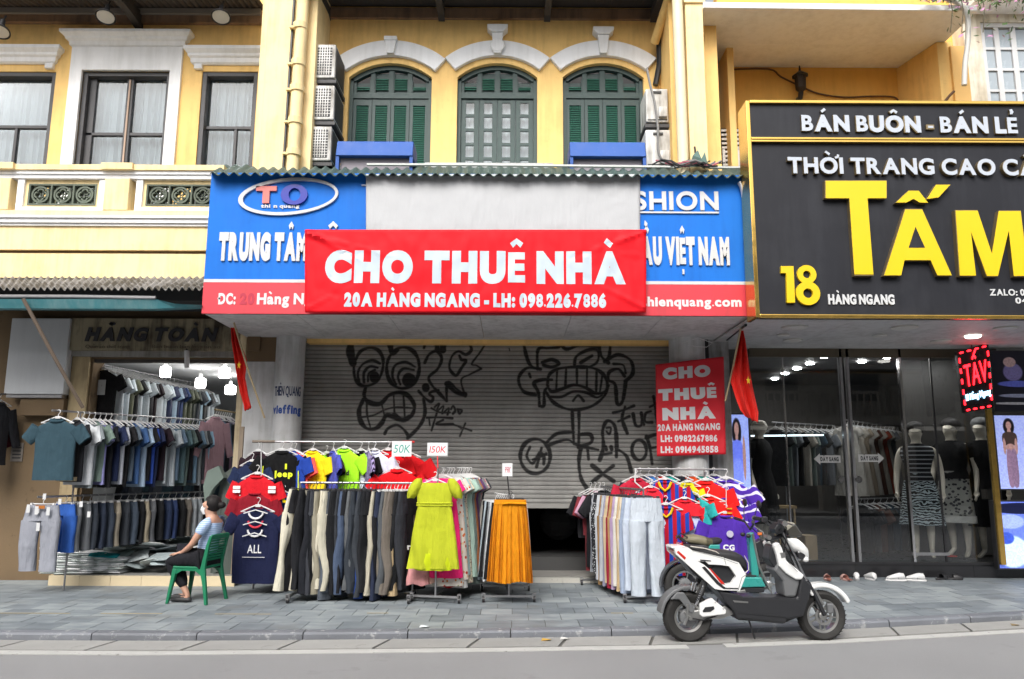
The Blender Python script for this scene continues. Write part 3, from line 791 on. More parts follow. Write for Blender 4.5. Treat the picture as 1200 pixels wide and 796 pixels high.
def vent(x0, x1, z0, z1, parent):
    v = bpy.data.objects.new('vent_block', None); COL.objects.link(v); v.parent = parent
    w = (x1 - x0); ctr = Vector(((x0+x1)/2, YB + .06, (z0+z1)/2)); v.location = ctr - WL[parent]; WL[v] = None
    me = VENTS.get('m')
    if me is None:
        mb = MB(); h = (z1 - z0) / 2; ww = w / 2 - .004
        for s in (-1, 1): mb.box(s*ww - .012, s*ww + .012, -.05, .05, -h, h); mb.box(-ww + .012, ww - .012, -.05, .05, s*(h - .012) - .012, s*(h - .012) + .012)
        rr = min(ww, h) * .80
        q = [(rr*math.cos(k*PI/12), rr*math.sin(k*PI/12)) for k in range(25)]; i_ = [(a*.80, b*.80) for a, b in q]
        mb.band(q, i_, -.045, .045)
        for k in range(4):
            a0 = k * PI / 2; ccx, ccz = rr*.36*math.cos(a0), rr*.36*math.sin(a0)
            mb.band([(ccx + rr*.40*math.cos(a0 - 2.0 + j*.4), ccz + rr*.40*math.sin(a0 - 2.0 + j*.4)) for j in range(11)], [(ccx + rr*.24*math.cos(a0 - 2.0 + j*.4), ccz + rr*.24*math.sin(a0 - 2.0 + j*.4)) for j in range(11)], -.04, .04)
        for k in range(4):
            a0 = PI / 4 + k * PI / 2; mb.tube([(rr*.1*math.cos(a0), 0, rr*.1*math.sin(a0)), (rr*1.25*math.cos(a0), 0, rr*1.25*math.sin(a0))], .016, 4)
        me = mb.mesh('lattice'); me.materials.append(mat('grey_green_cement', (.11, .13, .10), .85, var=.2, fleck=.8, dirt='#565a4a', rnd=.2)); VENTS['m'] = me
    link('lattice', me, v)
VENTS = {}
for (a, b), (va, vb) in zip(PW, PV):
    x0, x1 = RX(a, 230, YB), min(RX(b, 230, YB), bx1); v0, v1 = RX(va, 230, YB), RX(vb, 230, YB) if vb != 262 else RX(171.5, 230, YB) + (RX(111, 230, YB) - RX(33, 230, YB))
    zt_, zb_ = zr(215.5), zr(240.5)
    # white moulded border, cream infill, pierced vent
    f = MB(); f.box(x0 - .09, x0, YB - .02, YB + .18, zr(247.9), zr(210.6)); f.box(min(x1, bx1 - .1), min(x1 + .09, bx1), YB - .02, YB + .18, zr(247.9), zr(210.6)); f.box(x0, min(x1, bx1 - .1), YB - .02, YB + .18, zr(247.9), zr(243.5))
    f.build('panel_border', M_white, bal)
    e = min(x1, bx1 - .1); v1 = min(v1, e - .02); h = MB(); h.box(x0, v0, YB + .02, YB + .14, zr(243.5), zr(210.6)); h.box(v1, e, YB + .02, YB + .14, zr(243.5), zr(210.6)); h.box(v0, v1, YB + .02, YB + .14, zr(243.5), zb_); h.box(v0, v1, YB + .02, YB + .14, zt_, zr(210.6))
    h.build('panel_infill', M_cream, bal)
    n = 3
    for k in range(n): vent(v0 + (v1 - v0)*k/n, v0 + (v1 - v0)*(k+1)/n, zb_, zt_, bal)
for a, b in ((-8, 14), (124, 153)):
    x0, x1 = RX(a, 230, YB), RX(b, 230, YB)
    MB().box(x0, x1, YB - .06, YB + .2, zr(247.8), zr(210.6)).build('pedestal', M_cream, bal, bevel=.01)
    MB().box(x0 - .03, x1 + .06, YB - .14, YB + .23, zr(202.2), zr(195)).build('pedestal_cap', M_cream, bal)
# awning sheet and rolled canvas below the balcony
aw = thing('corrugated_awning', 'old grey corrugated awning below the cream balcony', 'awning', (-5.5, 9.7, 3.8))
corrugated('roof_sheet', W(-120, 338, 9.35), W(243, 338, 9.35), W(-120, 325.5, 10.18), W(262, 325.5, 10.18), mat('grey_cement_sheet', (.26, .25, .24), .85, var=.2, vs=3, streak=1.4, dirt='#57524a', fleck=.5), aw, 46, .022, jag=.015, th=.012)
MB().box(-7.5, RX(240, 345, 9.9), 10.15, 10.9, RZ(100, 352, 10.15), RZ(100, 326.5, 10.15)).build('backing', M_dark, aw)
cv = thing('rolled_awning', 'teal canvas awning rolled under a pale metal tube', 'awning', (-5.5, 9.5, 3.6))
pts = [W(-110, 354, 9.3), W(90, 354.5, 9.3), W(182, 356, 9.3)]
MB().tube([p + Vector((0, 0, .075)) for p in pts], .022, 8).build('tube', M_metal, cv, smooth=True)
A = [W(a, b, 9.3) for a, b in ((-110, 350.5), (182, 350.5), (205, 356), (236, 357.5))]; B = [W(a, b, 9.35) for a, b in ((-110, 361), (182, 362), (205, 361), (236, 359.5))]
C_ = [p + Vector((0, .12, 0)) for p in B]; D = [p + Vector((0, .12, 0)) for p in A]
MB().rings([[A[i], B[i], C_[i], D[i]] for i in range(4)]).build('canvas', mat('teal_canvas', (.05, .20, .23), .8, var=.15, streak=.4, dirt='#7e9a9c'), cv)
MB().tube([W(27, 350, 9.25), W(60, 412, 9.5), W(97, 478, 9.9)], .022, 8).build('prop_pole', mat('brown_pole', (.16, .12, .09), .7), label='thin brown pole propping the teal awning beside the white board', cat='pole', smooth=True)
# ================================================================== the houses across the street (they close the street and show in the shop glass)
op = thing('building', 'pale arcaded building across the street mirrored in the shop glass', 'building', (0, -5, -.08))
M_op = mat('opposite_render', (.30, .28, .24), .85, var=.08, vs=.6, streak=.5)
M_opd = mat('opposite_opening', (.03, .035, .035), .5)
MB().box(-26, 30, -5.6, -5.0, 3.4, 8.2).build('wall', M_op, op)
MB().box(-26, 30, -5.7, -4.3, 3.1, 3.4).build('balcony_slab', M_op, op); MB().box(-26, 30, -5.6, -4.6, 8.2, 8.5).build('cornice', M_op, op); MB().box(-26, 30, -9, -5.2, 8.5, 9.2).build('parapet', mat('opposite_tiles', (.22, .09, .06), .8, var=.2), op)
MB().box(-26, 30, -9, -8.9, -.1, 3.1).build('shop_back', M_dark, op); MB().box(-26, 30, -4.4, -4.3, 4.2, 4.3).build('balcony_rail', M_op, op)
for k in range(18):
    x = -24.5 + 3*k
    MB().box(x - .25, x + .25, -5.3, -4.9, -.1, 3.1).build('pier', M_op, op)
    q = MB(); q.prism([(x + .9, 4.0), (x + 2.1, 4.0)] + [(x + 1.5 + .6*math.cos(t*PI/10), 6.3 + .6*math.sin(t*PI/10)) for t in range(11)], -5.0, -4.97); q.build('window', M_opd, op)
    q = MB(); [q.lathe([(.03, 3.4), (.06, 3.6), (.03, 3.9), (.045, 4.2)], (x + .25*j, -4.35, 0), n=6) for j in range(12)]; q.build('balusters', M_op, op, kind='stuff')
MB().box(-40, 45, -9, -3.6, -.10, .02).build('far_pavement', mat('far_paving', (.08, .08, .08), .8), kind='structure')
# ================================================================== canopy of the middle shop and its sign
YS = 9.35
sx0, sx1 = RX(241, 300, YS), RX(884, 300, YS)
zs0, zs1 = RZ(560, 369, YS), RZ(560, 204, YS)
cp = thing('canopy', 'boxed canopy with grey underside behind the blue and red sign', 'canopy', (0, 10.2, zs0))
zsb = RZ(600, 401, 11.3)
sf = MB()
nx = 6
for k in range(nx):
    a = sx0 + (sx1 - sx0) * k / nx; b = sx0 + (sx1 - sx0) * (k + 1) / nx
    MB().hexa([(a + .003, YS + .05, zs0 + .012), (b - .003, YS + .05, zs0 + .012), (b - .003, 11.3, zsb), (a + .003, 11.3, zsb)],
              [(a + .003, YS + .05, zs0 + .03), (b - .003, YS + .05, zs0 + .03), (b - .003, 11.3, zsb + .02), (a + .003, 11.3, zsb + .02)]).build('soffit_panel', M_soff, cp)
MB().box(sx0, sx1, YS + .03, YS + .05, zs0, zs1).build('backing', M_dark, cp)
for x in (sx0, sx1 - .03): MB().hexa([(x, YS + .05, zs0 + .031), (x + .03, YS + .05, zs0 + .031), (x + .03, YW, zsb + .03), (x, YW, zsb + .03)], [(x, YS + .05, zs1), (x + .03, YS + .05, zs1), (x + .03, YW, 5.6), (x, YW, 5.6)]).build('side_panel', M_galv, cp)
corrugated('roof_sheet', W(246, 203.5, 9.2), W(893, 206.5, 9.2), W(262, 194, 10.9), W(880, 196, 10.9), M_greenroof, cp, 52, .022, jag=.02, th=.01)
MB().tube([W(430, 193, 10.2), W(560, 193.5, 10.2), W(700, 195, 10.1), W(880, 197, 10.0)], .022, 6).build('conduit', mat('pale_conduit', (.5, .52, .5), .5), cp)
# debris and cable tangle on the roof by the right pillar
tg = thing('cable_tangle', 'tangle of grey pink and black cables on the sheet roof by the right pillar', 'cables', W(800, 199, 9.8))
for k, (m_, r_) in enumerate(((M_black, .012), (mat('pink_cable', (.45, .12, .16), .6), .012), (mat('grey_cable', (.2, .2, .2)), .014), (M_black, .01))):
    for q in range(3):
        p0 = W(768 + 8*q + 3*k, 192 + q, 9.7 + .08*k)
        MB().tube([p0 + Vector((.11*j + rng.uniform(-.04, .04), rng.uniform(-.05, .05), .035*math.sin(j*1.7 + k + q) + rng.uniform(0, .03))) for j in range(7)], r_, 5).build('cable', m_, tg, smooth=True)
MB().add([W(x, y, 9.9 + .04*(i % 2)) for i, (x, y) in enumerate([(812, 182), (818, 176), (822, 186), (826, 178), (830, 195), (808, 196)])], [(0, 1, 2), (2, 3, 4), (0, 2, 5), (2, 4, 5)]).build('torn_sheet', mat('green_tarp', (.10, .17, .15), .8, var=.2), label='torn green sheet scrap standing on the roof edge by the right pillar', cat='sheet')
MB().tube([W(817, 195, 10), W(814, 172, 10)], .014, 6).build('stick', M_darkwood, label='short dark stick poking up from the sheet roof beside the right pillar', cat='stick')

# ------------------------------------------------------------------ blue and red sign
sg = thing('shop_sign', 'wide blue sign with white raised lettering over a faded red strip', 'sign', ((sx0+sx1)/2, YS, zs0))
def SP(px, py, out=0.): return W(px, py, YS - out)
zsp = RZ(560, 330.5, YS)
MB().box(sx0, sx1, YS, YS + .028, zsp + .02, zs1).build('blue_board', M_blue, sg)
MB().box(sx0, sx1, YS - .004, YS + .028, zs0, zsp - .022).build('red_strip', M_redstrip, sg)
MB().box(sx0, sx1, YS - .006, YS + .028, zsp - .021, zsp + .019).build('white_line', M_lwhite, sg)
def sgtext(t, x0, x1, y0, y1, m, bold, yy=None, gap=.07, depth=.022, split=True, shear=0, name='letter', parent=None, YY=None, out=0.):
    "letters between pixels x0..x1, capitals between y1 (base) and y0 (top)"
    YY = YS if YY is None else YY
    a = W(x0, y1, YY); b = W(x1, y1 + (yy or 0), YY); top = W(x0, y0, YY)
    return letters(t, a - Vector((0, out, 0)), Vector((b.x - a.x, 0, b.z - a.z)), (0, 0, 1), b.x - a.x, top.z - a.z, depth, m, parent or sg, bold, gap, shear, split=split, name=name)
sgtext('TRUNG TÂM K', 256, 377, 271, 306, M_lwhite, .085, .6, .045)
sgtext('Ê', 382, 396, 271, 306, M_lwhite, .045)
sgtext('NGUỒN', 700, 748, 276, 309, M_lwhite, .045)
sgtext('ẦU VIỆT NAM', 752, 855, 276, 311, M_lwhite, .08, .6, .045)
sgtext('FASHION', 700, 842, 223.5, 246.5, M_lwhite, .03, .4, .11)
sgtext('T', 424, 440, 217, 222, M_lwhite, .03)
MB().box(RX(700, 248, YS), RX(842, 248, YS), YS - .02, YS - .001, RZ(790, 250.5, YS), RZ(790, 248.6, YS)).build('underline', M_lwhite, sg)
M_print = mat('white_print', (.64, .63, .64), .5, var=.05, streak=.15, dirt='#c0a0a0')
sgtext('ĐC:', 255, 276, 343, 357, M_print, .05, 0, .08, .003, out=.0045)
sgtext('20', 281, 298, 343, 357, mat('faded_red_print', (.42, .02, .05), .5), .05, 0, .08, .003, out=.0045)
sgtext('Hàng Ngang', 301, 392, 343, 357, M_print, .04, 0, .06, .003, out=.0045)
sgtext('www.thienquang.com', 702, 869, 347, 359, M_print, .045, .8, .07, .003, out=.0045)
# oval logo
lo = MB(); cc = SP(338.5, 231); rx, rz = RX(397, 230, YS) - cc.x, .245
tl = R(5)
def el(rx, rz, dx=0, dz=0, n=48, a0=0, a1=2*PI):
    return [(cc.x + dx + rx*math.cos(a0 + (a1-a0)*k/n)*math.cos(tl) - rz*math.sin(a0 + (a1-a0)*k/n)*math.sin(tl), cc.z + dz + rx*math.cos(a0 + (a1-a0)*k/n)*math.sin(tl) + rz*math.sin(a0 + (a1-a0)*k/n)*math.cos(tl)) for k in range(n + 1)]
lo.band(el(rx, rz), el(rx*.925, rz*.84, .01, .0), YS - .03, YS - .001); lo.build('logo_ring', M_lwhite, sg)
M_pink = mat('pale_red_letter', (.62, .16, .14), .4); M_dblue = mat('deep_blue_letter', (.01, .02, .32), .35)
sgtext('T', 300, 324, 218, 239, M_pink, .07, 0, .07, .03, name='logo_letter')
c2 = SP(345.5, 229); q = [(c2.x + .17*math.cos(k*PI/16), c2.z + .135*math.sin(k*PI/16)) for k in range(33)]; i2 = [(c2.x + .005 + .075*math.cos(k*PI/16), c2.z + .085*math.sin(k*PI/16)) for k in range(33)]
MB().band(q, i2, YS - .035, YS - .001).build('logo_letter', M_dblue, sg)
sgtext('thi', 306, 317, 239.5, 244, mat('dark_small_letter', (.6, .6, .62)), .04, 0, .08, .015, split=False); sgtext('n quang', 321, 351, 239.5, 244, MATS['dark_small_letter'], .04, 0, .08, .015, split=False)
# strip of loose plastic at the sign's right end
MB().tube([W(a, b, 9.28) for a, b in catmull([(866, 214), (869, 222), (871, 240), (873, 262), (877, 280), (882, 290)], 5)], [.05, .045, .045, .04, .04, .04, .035, .035, .03, .03, .03, .03, .03, .03, .025, .025, .02, .02, .015, .015, .012, .012, .012, .01, .01, .01][:26], 6, flat=(1, .35)).build('plastic_strip', M_lwhite, label='curled white plastic strip hanging at the right end of the blue sign', cat='plastic strip', smooth=True)

# crumpled cloth sheets: white tarp and red banner
def sheet(name, x0, x1, y0, y1, Y, m, nx, nz, amp, label, cat, seed=1, parent=None, th=.004, creases=()):
    from mathutils import noise
    rs = []; a = W(x0, y0, Y); b = W(x1, y0, Y); d = W(x0, y1, Y); e = W(x1, y1, Y)
    F = []
    for j in range(nz + 1):
        v = j / nz; row = []
        for i in range(nx + 1):
            u = i / nx
            p = a.lerp(b, u).lerp(d.lerp(e, u), v)
            n = noise.noise(Vector((u*(x1-x0)/26 + seed, v*(y1-y0)/70, seed))) + .5 * noise.noise(Vector((u*(x1-x0)/10, v*(y1-y0)/22, seed + 5)))
            h = amp * n * min(1, 6*min(v, 1-v) + .25)
            for cx_, cy_, ang, ln_, am in creases:
                dx, dy = (u*(x1-x0) + x0 - cx_), (v*(y1-y0) + y0 - cy_)
                s_ = dx*math.cos(ang) + dy*math.sin(ang); t_ = -dx*math.sin(ang) + dy*math.cos(ang)
                if 0 < s_ < ln_: h += am * (1 - s_/ln_) * math.exp(-(t_/2.2)**2)
            row.append((p.x, p.y - abs(h) - .002, p.z))
        rs.append(row)
    mb = MB(); mb.rings(rs, False, False, closed=False)
    o = mb.build(name, m, parent, smooth=True, fix=False, label=label, cat=cat)
    s = o.modifiers.new('thickness', 'SOLIDIFY'); s.thickness = th; s.offset = -1
    return o, a, b, d, e
M_tarp = mat('white_tarp', (.43, .44, .455), .6, var=.05, vs=2.5, wrinkle=.007)
sheet('tarpaulin', 429, 750, 204.5, 273, YS - .03, M_tarp, 90, 24, .010, 'blank crumpled white tarpaulin covering the top centre of the blue sign', 'tarpaulin', 3,
      creases=[(429, 206, .35, 60, .012), (750, 208, 2.7, 70, .012), (560, 206, 1.4, 60, .008), (650, 206, 1.7, 60, .008)])
M_bred = mat('red_vinyl_banner', (.66, .006, .014), .6, spec=.18, var=.04, vs=1.5, bump=.06, bs=14)
bn_, *_ = sheet('banner', 357.5, 757, 269.5, 366.5, YS - .085, M_bred, 130, 34, .024, 'big red vinyl banner with white lettering stretched over the blue sign', 'banner', 9,
      creases=[(359, 271, .5, 90, .03), (359, 275, .25, 120, .025), (757, 272, 2.8, 110, .03), (757, 300, 3.2, 60, .01), (360, 362, -.45, 80, .03), (757, 362, 3.6, 90, .03), (450, 271, .9, 40, .008), (620, 271, 2.1, 45, .008)])
def btext(t, x0, x1, y0, y1, bold, gap, parent, YY, m=None, z=.0035, split=True):
    a = W(x0, y1, YY); b = W(x1, y1 + (x1-x0)*.0047, YY); top = W(x0, y0, YY)
    return letters(t, a, Vector((b.x - a.x, 0, b.z - a.z)), (0, 0, 1), b.x - a.x, top.z - a.z, z, m or M_lett, parent, bold, gap, split=split, flat=True)
M_lett = mat('pale_blue_white_print', (.46, .54, .61), .45, var=.03)
WLb = WL[bn_]
# print lies on the crumpled sheet: every vertex is dropped onto the surface it is printed on
from mathutils.bvhtree import BVHTree
import bmesh
def wrap(objs, target, off=.004, mx=.05):
    me = target.data; tree = BVHTree.FromPolygons([v.co.copy() for v in me.vertices], [tuple(p.vertices) for p in me.polygons])
    for o in objs:
        bm = bmesh.new(); bm.from_mesh(o.data); bmesh.ops.triangulate(bm, faces=bm.faces)
        for _ in range(5):
            es = [e for e in bm.edges if e.calc_length() > mx]
            if not es: break
            bmesh.ops.subdivide_edges(bm, edges=es, cuts=1); bmesh.ops.triangulate(bm, faces=[f for f in bm.faces if len(f.verts) > 3])
        for v in bm.verts:
            w = v.co + o.location; h = tree.ray_cast(Vector((w.x, -2, w.z)), Vector((0, 1, 0)))
            if h[0] is not None: v.co.y = h[0].y - off - o.location.y
        bm.to_mesh(o.data); bm.free()
ls = btext('CHO THUÊ NHÀ', 379, 734, 290, 330.5, .08, .075, bn_, YS - .15)
ls += btext('20A HÀNG NGANG - LH: 098.226.7886', 402, 711, 341, 358.5, .075, .075, bn_, YS - .15)
wrap(ls, bn_, .008, .045)
for o in ls: o.name = 'letter'

# ================================================================== MIDDLE SHOP GROUND FLOOR
YF = 11.0
gf = thing('shopfront', 'closed shopfront behind the racks with white round columns and tan wall', 'shopfront', (0, YF, 0))
zc = zsb + .05
xs0 = RX(353, 480, YF)
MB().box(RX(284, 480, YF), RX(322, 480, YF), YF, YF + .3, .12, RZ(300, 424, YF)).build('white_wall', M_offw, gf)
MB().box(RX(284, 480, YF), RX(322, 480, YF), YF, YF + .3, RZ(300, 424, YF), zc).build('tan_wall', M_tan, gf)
MB().box(RX(291, 400, YF), RX(306, 400, YF), YF - .05, YF, RZ(300, 412, YF), RZ(300, 391, YF)).build('junction_box', M_tan, gf, bevel=.01)
MB().box(RX(284, 480, YF) , xs0, YF - .02, YF + .3, -.01, .12).build('base', M_offw, gf)
cx = RX(336, 480, YF); cr = RX(353, 480, YF) - cx
def column(cx, cr, name='column', z0=.0):
    mb = MB(); mb.lathe([(cr, z0), (cr, zc)], (cx, YF + .05, 0), 'Z', 28); return mb.build(name, M_offw, gf, smooth=True)
col = column(cx, cr * 1.0)
# lettering on the column
def coltext(t, x0, x1, y0, y1, m, bold):
    a = W(x0, y1, YF - .12); b = W(x1, y1, YF - .12); top = W(x0, y0, YF - .12)
    ls = letters(t, (a.x, YF - .18, a.z), (1, 0, 0), (0, 0, 1), b.x - a.x, top.z - a.z, .002, m, gf, bold, .06, split=False, name='lettering')
    import bmesh
    bm = bmesh.new(); bm.from_mesh(ls.data); bmesh.ops.triangulate(bm, faces=bm.faces)
    for _ in range(4):
        es = [e for e in bm.edges if e.calc_length() > .03]
        if not es: break
        bmesh.ops.subdivide_edges(bm, edges=es, cuts=1); bmesh.ops.triangulate(bm, faces=[f for f in bm.faces if len(f.verts) > 3])
    org = WL[ls]
    for v in bm.verts:
        wx = v.co.x + org.x - cx; th = wx / cr
        front = (v.co.y + org.y) < YF - .181
        r_ = cr + (.004 if front else .001)
        v.co.x = cx + r_*math.sin(th) - org.x; v.co.y = YF + .05 - r_*math.cos(th) - org.y
    bm.to_mesh(ls.data); bm.free()
coltext('THIÊN QUANG', 320, 354, 452, 464, mat('navy_print', (.02, .035, .10), .6, fleck=.8, dirt='#9a9a98', fs=30), .02)
coltext('vieffing', 317, 355, 474, 485, mat('blue_print', (.02, .07, .30), .6), .05)
# right round column and grey panel
cx2 = RX(808, 480, YF); column(cx2, RX(829, 480, YF) - cx2)
MB().box(RX(829, 480, YF), RX(858, 480, YF), YF + .05, YF + .3, 0, zc).build('grey_panel', mat('grey_panel', (.33, .34, .34), .6, streak=.6), gf)
MB().box(RX(827, 480, YF) + .03, RX(831, 480, YF) + .03, YF + .02, YF + .045, 0, zc).build('cover_strip', M_black, gf)
# step and floor
sx_l, sx_r = RX(330, 680, YF), RX(790, 680, YF)
zst = RZ(620, 676, YF - .02)
step = MB(); n = 14
for k in range(n):
    a = sx_l + (sx_r - sx_l)*k/n; b = sx_l + (sx_r - sx_l)*(k+1)/n
    MB().box(a + .002, b - .002, YF - .03, YF, 0.0, zst - .003).build('riser_tile', mat('cream_riser_tile', (.42, .41, .37), .5, var=.1, rnd=.1, fleck=.6, dirt='#5b574c'), gf)
MB().box(sx_l, sx_r, YF - .035, YF + .55, zst - .002, zst + .012).build('tread', mat('granite_tread', (.22, .215, .20), .6, var=.15), gf)
MB().box(sx_l, sx_r, YF + .55, YF + .60, zst, zst + .20).build('inner_riser', mat('dark_riser', (.05, .05, .05), .6), gf)
MB().box(sx_l, sx_r, YF + .60, 15.5, zst + .10, zst + .20).build('inner_floor', MATS['dark_riser'], gf)
inn = MB(); inn.box(-3.7, -3.6, YF + .45, 15.5, 0, zc); inn.box(3.1, 3.2, YF + .45, 15.5, 0, zc); inn.box(-3.7, 3.2, 15.5, 15.6, 0, zc); inn.box(-3.7, 3.2, YF + .7, 15.6, zc, zc + .1); inn.build('inner_wall', M_dark, gf)
# something stored in the dark behind the half-open shutter
MB().sphere((0, 0, 0), .3, 12, 8).build('bundle', M_dark).location = (RX(655, 620, 12.6), 12.6, .42)
bd = bpy.data.objects['bundle']; tag(bd, 'dark lumpy bundle lying in the gap under the raised shutter', 'bundle')
# roller shutter with graffiti
YH = YF + .30
hx0, hx1 = RX(350, 500, YH), RX(790, 500, YH); hz0, hz1 = RZ(620, 590, YH), zc
pitch = .0615; rs = []; z = hz1
prof = [(0, 0), (.15, -.010), (.5, -.014), (.85, -.010), (.93, .004), (1, 0)]
while z - pitch > hz0:
    for t, d in prof[:-1]:
        rs.append([(hx0, YH + d, z - pitch*t), (hx1, YH + d, z - pitch*t)])
    z -= pitch
rs.append([(hx0, YH, z), (hx1, YH, z)])
mb = MB(); mb.rings(rs, False, False, closed=False)
def polyline(arr, pts, w, to, soft=1.0, val=0.):
    H, Wd = arr.shape
    P = np.array([to(*p) for p in catmull(pts, 6)])
    for (xa, ya), (xb_, yb_) in zip(P, P[1:]):
        x0_, x1_ = int(max(0, min(xa, xb_) - w - 3)), int(min(Wd, max(xa, xb_) + w + 4)); y0_, y1_ = int(max(0, min(ya, yb_) - w - 3)), int(min(H, max(ya, yb_) + w + 4))
        if x1_ <= x0_ or y1_ <= y0_: continue
        yy, xx = np.mgrid[y0_:y1_, x0_:x1_]
        dx, dy = xb_ - xa, yb_ - ya; L2 = dx*dx + dy*dy + 1e-9
        t = np.clip(((xx - xa)*dx + (yy - ya)*dy) / L2, 0, 1)
        d = np.hypot(xx - xa - t*dx, yy - ya - t*dy)
        w_ = w*(1 + .22*math.sin(xa*.061 + ya*.043) + .12*math.sin(ya*.17)); a = np.clip((w_/2 + soft - d) / (2*soft), 0, 1)
        arr[y0_:y1_, x0_:x1_] = np.minimum(arr[y0_:y1_, x0_:x1_], 1 - a*(1 - val))
S = 3.0; GW, GH = int(445*S), int(200*S)          # the paint mask covers photo pixels 348..793 x 396..596
ink = np.ones((GH, GW), np.float32)
def t1(x, y): return ((340 + x/3.979 - 348)*S, (380 + y/3.979 - 396)*S)
def t2(x, y): return ((580 + x/3.617 - 348)*S, (380 + y/3.617 - 396)*S)
def ell(cx, cy, rx, ry, n=14, a0=0, a1=2*PI): return [(cx + rx*math.cos(a0 + (a1-a0)*k/n), cy + ry*math.sin(a0 + (a1-a0)*k/n)) for k in range(n + 1)]
G1 = [([(285, 70), (285, 130), (300, 190), (308, 250), (335, 287), (375, 290), (415, 265), (435, 215), (435, 160), (410, 120), (370, 110), (330, 128), (308, 170)], 10),
 ([(285, 70), (283, 130), (298, 185)], 22), ([(330, 280), (322, 230), (342, 190), (385, 170), (422, 185)], 7), ([(352, 275), (350, 230), (375, 200), (412, 205)], 7), ([(370, 270), (372, 235), (400, 215)], 6),
 ([(398, 245), (400, 255)], 44), ([(462, 70), (478, 135), (500, 120)], 16), (ell(530, 205, 76, 98), 11), ([(500, 285), (482, 245), (492, 195), (540, 178), (585, 200)], 7), ([(520, 285), (508, 245), (530, 210), (580, 215)], 7), ([(556, 255), (560, 265)], 50),
 ([(360, 300), (355, 340), (380, 370), (430, 375), (470, 335), (520, 322), (560, 340), (587, 385), (575, 430), (540, 455), (500, 440), (460, 430), (440, 465), (410, 492), (370, 490), (342, 455), (334, 405), (352, 355)], 13),
 ([(368, 372), (372, 430), (388, 485)], 5), ([(435, 372), (455, 445)], 5), ([(490, 330), (498, 440)], 5), ([(535, 330), (545, 445)], 5), ([(340, 440), (400, 430), (450, 405), (500, 392), (580, 395)], 5), ([(495, 432), (530, 450), (565, 435)], 18),
 ([(455, 515), (470, 490), (510, 475), (545, 500), (565, 530)], 8), ([(560, 535), (612, 480), (636, 420), (628, 350)], 9), ([(637, 295), (638, 302)], 34), ([(605, 315), (632, 345), (662, 365), (672, 345), (655, 330), (665, 318), (695, 312)], 8),
 ([(630, 180), (650, 140), (685, 125), (708, 160), (690, 210), (650, 250), (668, 290), (700, 325), (735, 362)], 9), ([(735, 362), (737, 275), (780, 305), (820, 338)], 8), ([(820, 338), (800, 262), (840, 235), (892, 208)], 6), ([(892, 208), (870, 192), (848, 184), (885, 130), (915, 80)], 6), ([(735, 280), (775, 318), (818, 330)], 14),
 ([(835, 85), (845, 118), (820, 140), (785, 125), (755, 150), (745, 205), (775, 240), (800, 205), (820, 170), (800, 165), (790, 145)], 8), ([(680, 70), (688, 120)], 16), ([(715, 70), (712, 120)], 18), ([(630, 75), (625, 110)], 9),
 ([(680, 390), (700, 375), (690, 410), (720, 385), (715, 420), (745, 395), (740, 425)], 6), ([(755, 400), (765, 385), (775, 405), (765, 420)], 6), ([(785, 400), (805, 405), (795, 420), (788, 405)], 6), ([(665, 395), (705, 415), (750, 415)], 5),
 ([(645, 440), (700, 438), (762, 442)], 7), ([(690, 420), (680, 455), (668, 500)], 7), ([(720, 450), (690, 470), (765, 470)], 7), ([(760, 470), (810, 485), (850, 500)], 5), ([(822, 465), (810, 495), (798, 525)], 5), ([(790, 480), (805, 490)], 5), ([(655, 440), (660, 475)], 5)]
